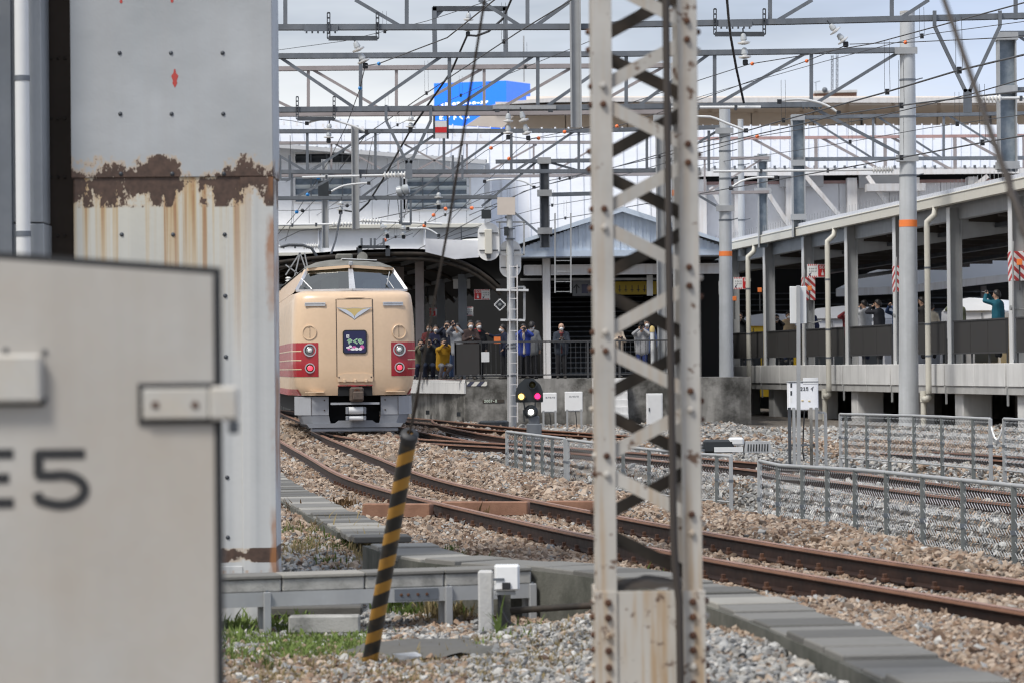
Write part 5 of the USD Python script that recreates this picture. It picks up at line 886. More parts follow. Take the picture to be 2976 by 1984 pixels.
# gabled shelter at the platform end
def shelter():
    Y = 95.6; th = thing('gabled_shelter', 'platform shelter with a pale blue corrugated gable and white steel frame', 'shelter', (3.2, 98, ZP)); X = lambda x: P(x, 720, Y)[0]; q = lambda x, y: P(x, y, Y); xe0, xe1, xr = X(1484), X(2112), X(1809); ze, zr = Z(1600, 716, Y), Z(1809, 606, Y); zb, zc = Z(1600, 749, Y), Z(1600, 729, Y)
    put('edge_beam', MB().bb((xe0, Y-.05, zb+.03), (xe1, Y+.12, zc)), 'blue_sheet', th); put('gutter', MB().bb((xe0-.05, Y-.10, zb-.02), (xe1, Y+.1, zb+.03), .01), 'galv', th)
    for k, x in enumerate(np.arange(xe0+.25, xe1-.2, .118)):
        f = 1-abs(x-xr)/(xr-xe0)*(1 if x < xr else (xr-xe0)/(xe1-xr)); zt = zc + (zr-.02-zc)*max(f, 0)
        if zt > zc+.03: put('gable_sheet', MB().bb((x+.001, Y+(.03 if k % 2 else 0), zc), (x+.117, Y+.07, zt)), 'blue_sheet', th)
    for a, b in ((xe0-.12, xr), (xe1+.12, xr)):
        n = 1; put('roof_sheet', MB().loft([[V(a, y, ze-.02), V(b, y, zr), V(b, y, zr+.04), V(a, y, ze+.02)] for y in (Y-.25, Y+26)]), 'blue_sheet', th); put('barge_board', MB().poly3([(a, Y-.28, ze-.05), (b, Y-.28, zr-.12), (b, Y-.28, zr+.05), (a, Y-.28, ze+.05)] if a < b else [(b, Y-.28, zr-.12), (a, Y-.28, ze-.05), (a, Y-.28, ze+.05), (b, Y-.28, zr+.05)], .04, (0, 1, 0)), 'blue_sheet', th)
    put('ceiling', MB().bb((xe0+.1, Y+.2, zb+.02), (xe1-.1, Y+26, zb+.06)), 'inside_shade', th); Y2 = Y+.6; zt, z0 = Z(1600, 770, Y2), Z(1600, 800, Y2); x0, x1 = P(1522, 780, Y2)[0], P(2120, 780, Y2)[0]
    put('white_beam', MB().bb((x0, Y2+.10, z0), (x1, Y2+.14, zt)).bb((x0, Y2, zt-.03), (x1, Y2+.25, zt)).bb((x0, Y2, z0), (x1, Y2+.25, z0+.03)).bb((x0, Y2, z0), (x0+.03, Y2+.25, zt)), 'white_steel', th)
    for x in (1589, 1928): c = P(x, 900, Y2)[0]; put('white_column', MB().bb((c-.135, Y2-.02, ZP), (c+.135, Y2-.005, zb+.03)).bb((c-.135, Y2-.02, ZP), (c-.12, Y2+.26, zb+.03)).bb((c+.12, Y2-.02, ZP), (c+.135, Y2+.26, zb+.03)), 'white_steel', th)
    put('light_rail', MB().bar(P(1512, 813, Y2+1.2), P(2000, 811, Y2+1.2), .09, .07), 'galv_light', th)
    st = thing('staircase', 'dark staircase with pale step edges under the gabled shelter', 'staircase', (3, 101, ZP))
    for k in range(21): y = 100.5+.29*k; z = ZP+.172*(k+1); put('step', MB().bb((X(1598), y, z-.172), (X(1905), y+.30, z)), 'step_dark', st); put('nosing', MB().bb((X(1598), y-.006, z-.035), (X(1905), y+.03, z+.003)), 'galv', st)
    struct('stair_walls', MB().bb((xe0+.1, 99.5, ZP), (X(1596), 122, zb)).bb((X(1908), 99.5, ZP), (xe1, 122, zb)).bb((xe0, 121, ZP), (xe1, 122, zb+.02)), 'inside_shade', 'dark walls beside the platform stairs')
    a, b = P(1664, 861, 98.5), P(1752, 814, 98.5); sg = thing('direction_sign', 'grey hanging direction sign with an arrow and a blue square', 'sign', a); put('board', MB().bb((a[0], 98.5, a[2]), (b[0], 98.6, b[2])), 'skirt_low', sg); put('arrow', MB().prism(strokes([[(.13, .08), (.13, .36)], [(.04, .26), (.13, .37), (.22, .26)]], .035), .006, a), 'signal_black', sg); put('blue_square', MB().prism(sbox(.30, .09, .50, .38), .006, a), 'galv_blue' if 0 else 'navy', sg); put('grey_square', MB().prism(sbox(.55, .09, .73, .38), .006, a), 'galv', sg)
    a, b = P(1786, 857, 98.7), P(1912, 818, 98.7); sg = thing('yellow_sign', 'dull yellow hanging sign behind the lattice mast', 'sign', a); put('board', MB().bb((a[0], 98.7, a[2]), (b[0], 98.8, b[2])), 'yellow_sign', sg); put('lettering', MB().prism(strokes([[(.12+.2*i, .15), (.22+.2*i, .15)] for i in range(5)] + [[(.17+.2*i, .08), (.17+.2*i, .3)] for i in range(5)], .025), .004, a), 'signal_black', sg)
    a, b = P(1880, 860, 96.9), P(1897, 800, 96.9); put('paper_sign', MB().bb((a[0], 96.9, a[2]), (b[0], 96.92, b[2])), 'off_white', None, False, 'narrow white paper sign hanging under the shelter beam', 'sign')
    l = thing('hanging_ladder', 'pale steel ladder hanging in front of the gabled shelter', 'ladder', P(1636, 850, 94.6))
    for x in (1613, 1659): put('rail', MB().bar(P(x, 620, 94.6), P(x, 852, 94.6), .045), 'galv_light', l)
    for y in (758, 789, 819, 848): put('rung', MB().bar(P(1613, y, 94.6), P(1659, y, 94.6), .022), 'galv_light', l)
shelter()
# ================= right platform =================
RD = unit(V(6.06, -39, 0)); RN = V(.988, .1535, 0); LEN = 39.47
def rp(t, inset=0., z=1.5): p = RPp(t, inset); p[2] = z; return p
RAX = [RD, RN, V(0, 0, 1)]
TK = [.2576-.1403+.1403*k for k in range(0, 9)]
def right_platform():
    th = thing('raised_platform', 'raised station platform with pale concrete edge beams on piers at the right', 'platform', rp(.5, 3, 0)); t0, t1 = -.02, 1.36
    put('floor', MB().box(rp((t0+t1)/2, 4.6, 1.38), ((t1-t0)*LEN, 9., .2), RAX), 'concrete', th)
    segs = []
    for k in range(-1, len(TK)):
        a = t0 if k < 0 else TK[k]; b = TK[k+1] if k+1 < len(TK) else t1; g = .09/LEN if k >= 0 else 0; m = (a+b)/2
        for u, v in ((a+g, m-.0004), (m+.0004, b-.09/LEN)):
            if v > u: put('edge_beam', MB().box(rp((u+v)/2, .06, 1.19), ((v-u)*LEN, .14, .62), RAX, .012), 'concrete_pale', th); put('edge_foot', MB().box(rp((u+v)/2, .09, .77), ((v-u)*LEN, .14, .215), RAX, .01), 'concrete', th)
    for t in TK:
        put('pier', MB().box(rp(t+.018, .62, -.02), (.75, .85, 1.42), RAX, .02), 'concrete_pale', th); put('pier_footing', MB().box(rp(t+.018, .75, -.72), (1.25, 1.5, .55), RAX, .02), 'concrete_pale', th); put('pier', MB().box(rp(t+.018, 4.2, -.02), (.75, .85, 1.42), RAX, .02), 'concrete', th); put('cross_beam', MB().box(rp(t+.018, 4.0, .98), (.5, 7.6, .60), RAX), 'concrete', th); put('bracket', MB().box(rp(t, .05, .62), (.05, .05, .5), RAX), 'galv_light', th)
    put('added_under_wall', MB().box(rp(.6, 5.6, .2), (56, .3, 2.2), RAX), 'concrete_black', th)  # added wall, keeps light from the far side out below the floor
    # steel columns
    for k, t in enumerate(TK[:7]):
        c = thing('canopy_column', ['grey canopy column next to the number four sign, farthest from the camera', 'grey canopy column right of the first downpipe', 'grey canopy column with a red and white wrap behind the sign pole', 'grey canopy column right of the second downpipe', 'grey canopy column with a red and white wrap left of the banded pole', 'grey canopy column right of the third downpipe', 'wide grey canopy column with a red and white wrap at the right edge'][k], 'column', rp(t, .3, 1.5))
        put('web', MB().box(rp(t, .33, 3.7), (.02, .34, 4.4), RAX), 'galv_light', c); 
        for e in (-.17, .17): put('flange', MB().box(rp(t, .33+e, 3.7), (.30, .022, 4.4), RAX), 'galv_light' if e > 0 else 'off_white', c)  # track side flange is paler to carry the light that falls on it
        if k in (2, 4, 6): put('striped_wrap', MB().box(rp(t, .34, 4.05), (.34, .40, .78), RAX, .01), 'red_white', c); b = rp(t-.004, .15, 2.75); put('conduit', MB().tube([rp(t+.008, .14, 4.7), rp(t+.008, .12, 4.4), rp(t+.008, .12, 1.6)], .028, 8), 'galv_light', c, True); put('conduit_box', MB().lathe(rp(t+.006, .12, 2.95), -RN, [(0, .07), (.06, .07), (.06, 0)], 12), 'galv_light', c); put('conduit', MB().tube([rp(t+.006, .12, 2.95), rp(t+.004, .45, 2.9), rp(t+.004, .75, 2.98)], .022, 8), 'galv_light', c, True)
        put('haunch', MB().loft([[rp(t, a, z) for a, z in ((.5, 5.9), (3.2, 5.55), (3.2, 5.35), (.5, 5.0))], [rp(t+.003, a, z) for a, z in ((.5, 5.9), (3.2, 5.55), (3.2, 5.35), (.5, 5.0))]]), 'galv_light', c)
    # canopy roof: gutter fascia, deck, ribs, spikes
    R = thing('ribbed_canopy_roof', 'long sloping canopy roof with pale ribbed edge over the raised platform', 'canopy', rp(.5, 3, 5.8)); t0, t1 = -.03, 1.36; zr = lambda t: 5.70+.30*t
    n = 26
    for i in range(n):
        a = t0+(t1-t0)*i/n; b = t0+(t1-t0)*(i+1)/n-.0003; put('gutter_fascia', MB().loft([[rp(t, u, zr(t)+w) for u, w in ((-.10, .0), (-.10, .26), (-.03, .30), (.12, .30), (.12, 0))] for t in (a, b)]), 'pipe_cream', R)
    put('gutter_lip', MB().tube([rp(t, -.10, zr(t)+.27) for t in np.linspace(t0, t1, 12)], .025, 6), 'pipe_cream', R, True)
    put('deck', MB().loft([[rp(t, u, zr(t)+w) for u, w in ((.12, .19), (.12, .25), (9.4, .05), (9.4, -.02))] for t in (t0, t1)]), 'white_roof', R); put('soffit_beam', MB().loft([[rp(t, u, zr(t)+w) for u, w in ((.45, .18), (.70, .18), (.70, -.38), (.45, -.38))] for t in (t0, t1)]), 'galv_light', R)
    for t in np.arange(TK[0]-.0701, 1.3, .07015): put('rafter', MB().loft([[rp(t+e, u, w) for u, w in ((.72, zr(t)+.12), (9.4, zr(t)-.1), (9.4, zr(t)-.62), (3.2, zr(t)-.55), (.72, zr(t)-.45))] for e in (0, .004)]), 'dark_brown', R)
    for u, zz in ((1.6, -.62), (4.6, -.75), (6.4, -.85)): put('hanging_tray', MB().loft([[rp(t, u+x, zr(t)+zz+w) for x, w in ((-.12, 0), (.12, 0), (.12, .12), (-.12, .12))] for t in (t0, t1)]), 'galv_dark' if u != 3.0 else 'yellow_sign', R)
    for u in (2.2, 4.0, 5.8, 7.6): put('purlin', MB().loft([[rp(t, u+x, zr(t)+w) for x, w in ((-.05, .15), (.05, .15), (.05, -.1), (-.05, -.1))] for t in (t0, t1)]), 'galv_dark', R)
    m = MB(); q = MB()
    for t in np.arange(t0, t1, .148/LEN): m.loft([[rp(t+e/LEN, u, zr(t)+w+.02*(u > 0)) for e, w in ((-.055, .27), (-.028, .42), (.028, .42), (.055, .27))] for u in (-.02, 1.6)])
    put('roof_rib', m, 'white_roof', R, kind='stuff')
    for t in np.arange(t0, t1, .36/LEN): b = rp(t, .02, zr(t)+.40); q.bar(b, b + V(0, 0, .24), .012)
    put('bird_spike', q, 'galv_light', R, kind='stuff')
    # fence panels of the platform
    for k in range(-1, 7):
        a = -.012 if k < 0 else TK[k]+.55/LEN; b = TK[k+1]-.30/LEN; Lm = (b-a)*LEN; f = thing('platform_fence_panel', ['short dark fence panel behind the nearest banded pole pair, farthest from the camera', 'dark fence panel behind the first downpipe', 'dark fence panel left of the sign pole', 'dark fence panel between the sign pole and the second downpipe', 'dark fence panel below the pale grey padded jacket', 'dark fence panel crossed by the banded concrete pole', 'dark fence panel below the teal jacket', 'dark fence panel at the right edge of the photo'][k+1], 'fence', rp((a+b)/2, .12, 1.5)); nn = 3
        for i in range(nn): u = a+(b-a)*(i+.5)/nn; put('panel', MB().box(rp(u, .12, 2.23), (Lm/nn-.03, .02, .86), RAX), 'mesh_panel', f)
        for z in (2.68, 1.785): put('rail', MB().box(rp((a+b)/2, .12, z), (Lm, .05, .04), RAX), 'dark_rail', f)
        for i in range(nn+1): put('post', MB().box(rp(a+(b-a)*i/nn, .15, 2.1), (.045, .045, 1.2), RAX), 'dark_rail', f)
    # downpipes
    for k, lab in ((1, 'cream downpipe nearest the far end of the raised platform'), (3, 'cream downpipe in the middle of the raised platform'), (5, 'cream downpipe right of the banded concrete pole'), (-1, 'cream downpipe stub beside the stained concrete block')):
        t = (TK[k] if k >= 0 else TK[0]-.02)-.62/LEN; x = rp(t, -.28); z = lambda w: V(x[0], x[1], w); p = thing('downpipe', lab, 'downpipe', z(-.6)); g = rp(t, -.05)
        if k >= 0: put('pipe', MB().tube([rp(t, -.02, zr(t)+.04), rp(t, -.06, zr(t)-.22), z(zr(t)-.42), z(zr(t)-.6), z(2.2), z(.85), z(.66)], .085, 12), 'pipe_cream', p, True)
        w = RN*.0 - RD*.45; put('elbow', MB().tube([z(.70), z(.56), z(.50) + w*.3, z(.50) + w*.8, z(.50) + w], .088, 12), 'pipe_cream', p, True); put('lower_pipe', MB().cyl(z(.72) + w*1.15, z(-.8) + w*1.15, .085, 12), 'pipe_cream', p, 40); put('socket', MB().cyl(z(.74) + w*1.15, z(.42) + w*1.15, .105, 12), 'pipe_cream', p, 40)
        for zz in ((4.2, 2.6, 1.7) if k >= 0 else ()): put('pipe_clip', MB().cyl(z(zz), z(zz+.05), .094, 12), 'galv', p)
    sos(2132, 806, 2181, 841, 109.5, 'red emergency button sign hanging left of the first downpipe', True); sos(2346, 768, 2404, 807, 101.8, 'red emergency button sign hanging right of the striped column', True)
    
    a, b = P(2057, 857, 111), P(2092, 818, 111); sg = thing('platform_number_sign', 'white sign with a black figure 4 at the far end of the raised platform', 'sign', a); put('board', MB().bb((a[0], 111, a[2]), (b[0]+.3, 111.1, b[2])), 'off_white', sg); put('number', text('4', .30, a + V(.07, -.006, .10)), 'signal_black', sg)
    for x, y, Y, lab in ((2208, 843, 106.5, 'orange lamp right of the first hanging emergency sign'), (2353, 838, 101.5, 'orange lamp under the second hanging emergency sign'), (2607, 814, 93.5, 'orange lamp on a dark rod left of the banded pole'), (2963, 762, 80.2, 'orange lamp on a dark rod at the right edge'), (2135, 868, 110, 'orange lamp beside the grey column near the figure 4 sign')):
        c = P(x, y, Y); l = thing('orange_lamp', lab, 'lamp', c); put('lamp_body', MB().bb(c - V(.07, .05, .08), c + V(.07, .05, .08), .01), 'orange_paint', l); put('rod', MB().bar(c - V(0, 0, .08), c - V(0, 0, .75), .035), 'dark_rail', l)
right_platform()
def far_trains():
    def car(label, xa, xb, Y, zf, zt, body, roofm, band=None, depth=16, lean=.16):
        a, b = P(xa, 950, Y)[0], P(xb, 950, Y)[0]; th = thing('stabled_train', label, 'train', ((a+b)/2, Y+4, 0)); q = [V(a, Y, zf), V(b, Y, zf), V(b-.15, Y, zt-.35), V(b-.6, Y+.1, zt), V(a+.6, Y+.1, zt), V(a+.15, Y, zt-.35)]
        put('body', MB().loft([[p + V(d*.45, d, 0) for p in q] for d in (0, depth)]), body, th); put('roof', MB().loft([[V(a+.2+d*.45, Y-.05+d, zt-.3), V(b-.2+d*.45, Y-.05+d, zt-.3), V(b-.6+d*.45, Y+d, zt+.12), V((a+b)/2+d*.45, Y+d, zt+.22), V(a+.6+d*.45, Y+d, zt+.12)] for d in (0, depth)]), roofm, th)
        n = max(2, int((b-a)/1.1))
        for i in range(n): u = a+(b-a)*(i+.5)/n; w = (b-a)/n*.36; put('window', MB().bb((u-w, Y-.03, zf+(zt-zf)*.36), (u+w, Y-.004, zf+(zt-zf)*.62), .02), 'signal_black', th)
        if band: put('stripe', MB().bb((a, Y-.02, zf+(zt-zf)*.70), (b, Y-.004, zf+(zt-zf)*.78)), band, th)
        put('door_line', MB().bb(((a+b)/2-.5, Y-.012, zf+.1), ((a+b)/2-.47, Y-.004, zt-.4)).bb(((a+b)/2+.47, Y-.012, zf+.1), ((a+b)/2+.5, Y-.004, zt-.4)), 'signal_black', th)
    car('yellow train with a dark rounded roof seen under the raised platform canopy', 2128, 2318, 128, .2, 3.45, 'train_far_yellow', 'train_far_grey'); car('grey train with a red stripe seen between the canopy columns', 2330, 2575, 126, .2, 3.7, 'train_far_grey', 'train_far_grey', 'train_far_red'); car('silver train with a white roof seen left of the last striped column', 2726, 2912, 122, .2, 3.9, 'train_far_grey', 'bright_roof'); car('yellow train end visible at the right edge behind the fence', 2935, 3080, 118, .2, 3.9, 'train_far_yellow', 'train_far_grey')
    th = thing('far_canopy', 'white platform roof with a rust stained edge seen under the nearer canopy', 'canopy', (17, 132, 4)); Y = 132; ev = [P(x, y, Y) for x, y in ((2430, 840), (2616, 832), (2762, 816), (2990, 790), (3100, 778))]; rd = [P(x, y, Y+7) for x, y in ((2530, 790), (2610, 768), (2690, 752), (2990, 738), (3100, 732))]
    put('roof_sheet', MB().grid(A_([ev, rd])), 'bright_roof', th, True); put('fascia', MB().loft([[e, e + V(0, .1, 0), e + V(0, .1, -.33), e + V(0, 0, -.33)] for e in ev]), 'white_steel', th); put('inner_roof', MB().grid(A_([[e + V(0, .1, -.34) for e in ev], [e + V(0, 8, -.5) for e in ev]])), 'inside_shade', th)
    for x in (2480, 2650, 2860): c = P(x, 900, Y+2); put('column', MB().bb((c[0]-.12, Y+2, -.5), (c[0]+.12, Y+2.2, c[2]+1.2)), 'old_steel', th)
    struct('added_far_wall', MB().bb((8, 150, -1), (60, 151, 7.6)), 'inside_shade', 'added dark wall standing in for shade beyond the far platforms'); m = MB()  # wall added as a dark backing where there is only shade
    for z in np.arange(1.9, 5.0, .28): m.bb((9, 149.9, z), (24, 149.98, z+.06))
    struct('far_wall_slats', m, 'galv_dark', 'thin pale slats on the dark far wall')
far_trains()
# ================= concourse building, roofs and skyline =================
def quad(name, pts, th_, m, parent, back=(0, 1, 0)): return put(name, MB().poly3(pts, th_, back), m, parent)
def sheet(name, a, b, c, d, seams, m, parent, h=.06, w=.05):
    """roof or wall sheet with corners a b (lower edge) c d (upper edge) and standing seams"""
    r = put(name, MB().loft([[a, b, c, d], [p + V(0, .25, -.1) for p in (a, b, c, d)]]), m, parent); n = unit(np.cross(b-a, d-a)); n = n if n[1] < 0 or n[2] > 0 else -n
    if n[1] > 0 and n[2] < .2: n = -n
    s = MB()
    for f in np.linspace(0, 1, seams): s.bar(a+(b-a)*f + n*.03, d+(c-d)*f + n*.03, w, h, n)
    put('seam', s, m, r, kind='stuff' if seams > 300 else None)
def building():
    th = thing('station_concourse', 'white station concourse bridging the tracks with louvred windows and seamed white roofs', 'building', (0, 125, 0)); Y = 120.; p = lambda x, y, d=0.: P(x, y, Y+d)
    zl = p(1100, 655)[2]; X0, X1 = -16, p(1424, 600)[0]
    # wall panels round the window openings
    wl = p(872, 0)[0], p(1018, 0)[0]; wr = p(1197, 0)[0], p(1340, 0)[0]; zz = lambda y: p(1100, y)[2]
    def eave(x): return P(812+(x-p(812, 0)[0])*S(Y), 424+(x-p(812, 0)[0])*S(Y)*.078, Y)[2]
    xs = np.r_[np.arange(X0, X1-.7, .62), X1-.205]
    for k in range(len(xs)-1):
        a, b = xs[k], xs[k+1]; c = (a+b)/2; zt = eave(c)-.05; spans = [(zl, zt)]
        if wl[0]-.3 < c < wl[1]+.3: spans = [(zl, zz(585)), (zz(498), zz(472)), (zz(446), zt)]
        if wr[0]-.3 < c < wr[1]+.3: spans = [(zl, zz(610)), (zz(512), zt)]
        for u, v in spans:
            if v > u+.02: put('wall_panel', MB().bb((a+.006, Y, u), (b-.006, Y+.3, v), .012), 'white_wall', th)
    for (x0, x1), ys in ((wl, ((446, 472), (498, 585))), (wr, ((512, 610),))):
        for y0, y1 in ys:
            w = put('window', MB().bb((x0-.25, Y-.05, zz(y1)-.06), (x1+.25, Y+.05, zz(y1))).bb((x0-.25, Y-.05, zz(y0)), (x1+.25, Y+.05, zz(y0)+.06)).bb((x0-.33, Y-.05, zz(y1)), (x0-.25, Y+.05, zz(y0))).bb((x1+.25, Y-.05, zz(y1)), (x1+.33, Y+.05, zz(y0))), 'white_steel', th); put('pane', MB().bb((x0-.25, Y+.12, zz(y1)), (x1+.25, Y+.14, zz(y0))), 'galv_dark' if y1-y0 < 50 else 'galv_blue', w)
            n = max(1, int((y1-y0)/24)); 
            for i in range(n): z = zz(y1)+(zz(y0)-zz(y1))*(i+.5)/n; put('louvre', MB().box(((x0+x1)/2, Y+.03, z), (x1-x0+.5, .02, .20), [V(1, 0, 0), unit(V(0, 1, .8)), unit(V(0, -.8, 1))]), 'louvre' if y1-y0 > 50 else 'galv_dark', w)
            for i in range(1, 4): x = x0-.25+(x1-x0+.5)*i/4; put('mullion', MB().bar((x, Y-.02, zz(y1)), (x, Y-.02, zz(y0)), .05), 'galv', w)
    put('inner_wall', MB().bb((X0, Y+.4, zl), (X1-.2, Y+.7, eave(X1)-.6)), 'inside_shade', th); put('end_wall', MB().bb((X1-.2, Y, zl), (X1, Y+14, eave(X1)-.05)), 'grey_wall', th)
    # ledge and deep girder below
    zg = p(1100, 734)[2]; xg = p(1238, 700)[0]; put('ledge', MB().bb((X0, Y-.75, zl-.16), (X1, Y+.1, zl), .02), 'beige_wall' if 0 else 'pipe_cream', th)
    for k, a in enumerate(np.arange(X0, xg-.3, 4.25)): b = min(a+4.25, xg); put('girder', MB().bb((a, Y-.35, zg), (b-.02, Y, zl-.165)), 'white_wall', th); put('stiffener', MB().bb((b-.08, Y-.52, zg+.2), (b-.02, Y-.351, zl-.17)), 'white_wall', th)
    put('girder_flange', MB().bb((X0, Y-.6, zg-.12), (xg, Y+.1, zg)), 'pipe_cream', th); put('bridge_soffit', MB().bb((X0, Y-.2, zg-.10), (X1+1, Y+34, zg+.1)), 'inside_shade', th)
    put('girder_end', MB().loft([[V(xg, y, zg), V(xg+.4, y, zg-.1), V(xg+1.6, y, zg+.55), V(xg+2.9, y, zl-.5), V(xg+2.9, y, zl-.17), V(xg, y, zl-.17)] for y in (Y-.3, Y)]), 'grey_wall', th)
    # eave fascia and roofs
    a, b = p(800, 424, -1.2), p(1412, 472, -1.2); a = a + (a-b)*.9; put('eave_gutter', MB().bar(a, b, .25, .16), 'grey_wall', th); c, d = P(1425, 372, 139), P(790, 333, 139); d = d + (d-c)*.9; sheet('roof', a, b, c, d, 34, 'white_roof', th); m = MB()
    for f in np.linspace(0, 1, 46): q = a+(b-a)*f; put('snow_guard', MB().bb(q + V(-.04, -.08, -.02), q + V(.04, .06, .10)), 'galv', th)
    for f in np.linspace(.5, .98, 16): q = (d+(c-d)*f)*.65 + (a+(b-a)*f)*.35; put('snow_guard', MB().bb(q + V(-.05, -.05, 0), q + V(.05, .05, .16)), 'white_steel', th)
    a, b = P(1425, 725, 124), P(2160, 722, 124); c, d = P(2160, 372, 152), P(1418, 376, 152); sheet('roof', a, b, c, d, 20, 'white_roof', th, .10, .08)
    # long roof at the right with its red truss
    a, b = P(1960, 492, 125), P(3150, 489, 125); c, d = P(3150, 362, 152), P(1960, 368, 152); sheet('roof', a, b, c, d, 44, 'white_roof', th, .08, .07); e = b-a; put('eave_gutter', MB().bar(a + V(0, -.15, -.05), b + V(0, -.15, -.05), .2, .14), 'grey_wall', th)
    for f in np.linspace(0, 1, 42): q = a+e*f; put('snow_guard', MB().bb(q + V(-.045, -.28, 0), q + V(.045, -.1, .11)), 'galv', th); q = (d+(c-d)*f)*.62 + q*.38; put('snow_guard', MB().bb(q + V(-.05, -.06, 0), q + V(.05, .06, .13)), 'white_steel', th)
    zt = P(2400, 400, 123.4)[2]; zb = P(2400, 503, 123.4)[2]; xa, xb = P(1960, 0, 123.4)[0], P(3150, 0, 123.4)[0]; put('truss_chord', MB().bar((xa, 123.4, zt), (xb, 123.4, zt), .14, .12), 'red_steel', th); put('truss_chord', MB().bar((xa, 123.4, zb), (xb, 123.4, zb), .18, .2), 'white_steel', th)
    for x in (2371, 2572, 2775, 2976): q = P(x, 400, 123.4)[0]; put('truss_post', MB().bar((q, 123.4, zb), (q, 123.4, zt), .13), 'old_steel', th); q2 = P(x-190, 0, 123.4)[0]; put('truss_diagonal', MB().bar((q2, 123.45, zt), (q, 123.45, zb), .10), 'old_steel', th)
    zw0, zw1 = P(2400, 712, 126)[2], P(2400, 534, 126)[2]; xs = np.arange(P(1990, 0, 126)[0], P(3150, 0, 126)[0], 2.1)
    for k, x in enumerate(xs): put('wall_panel', MB().bb((x+.01, 126, zw0), (x+2.09, 126.3, zw1), .01), 'white_wall', th)
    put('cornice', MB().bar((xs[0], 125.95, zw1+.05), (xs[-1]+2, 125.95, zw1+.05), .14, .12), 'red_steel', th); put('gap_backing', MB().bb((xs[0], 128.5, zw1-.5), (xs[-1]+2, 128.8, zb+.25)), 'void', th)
    for x in (2040, 2150, 2300, 2478, 2660, 2830): q = P(x, 600, 125.2)[0]; put('wall_column', MB().bb((q-.2, 125.3, zw0), (q+.2, 125.9, zb-.1)), 'white_steel', th)
    for x0, y0, x1, y1 in ((2340, 512, 2450, 640), (2520, 512, 2590, 610), (2870, 512, 2810, 560), (2230, 560, 2300, 668), (2065, 545, 2110, 620)): put('brace', MB().bar(P(x0, y0, 124.9), P(x1, y1, 124.9), .22, .18), 'white_steel', th)
    a, b = P(2520, 556, 124.4), P(2690, 533, 124.4); put('walkway_box', MB().bb((a[0], 124.4, a[2]), (b[0], 125.2, b[2])), 'white_steel', th)
    for x, y in ((2330, 522), (2560, 526)): q = P(x, y, 125.5); put('unit_box', MB().bb(q - V(.9, 0, .3), q + V(.9, .3, .25)), 'grey_wall', th)
building()
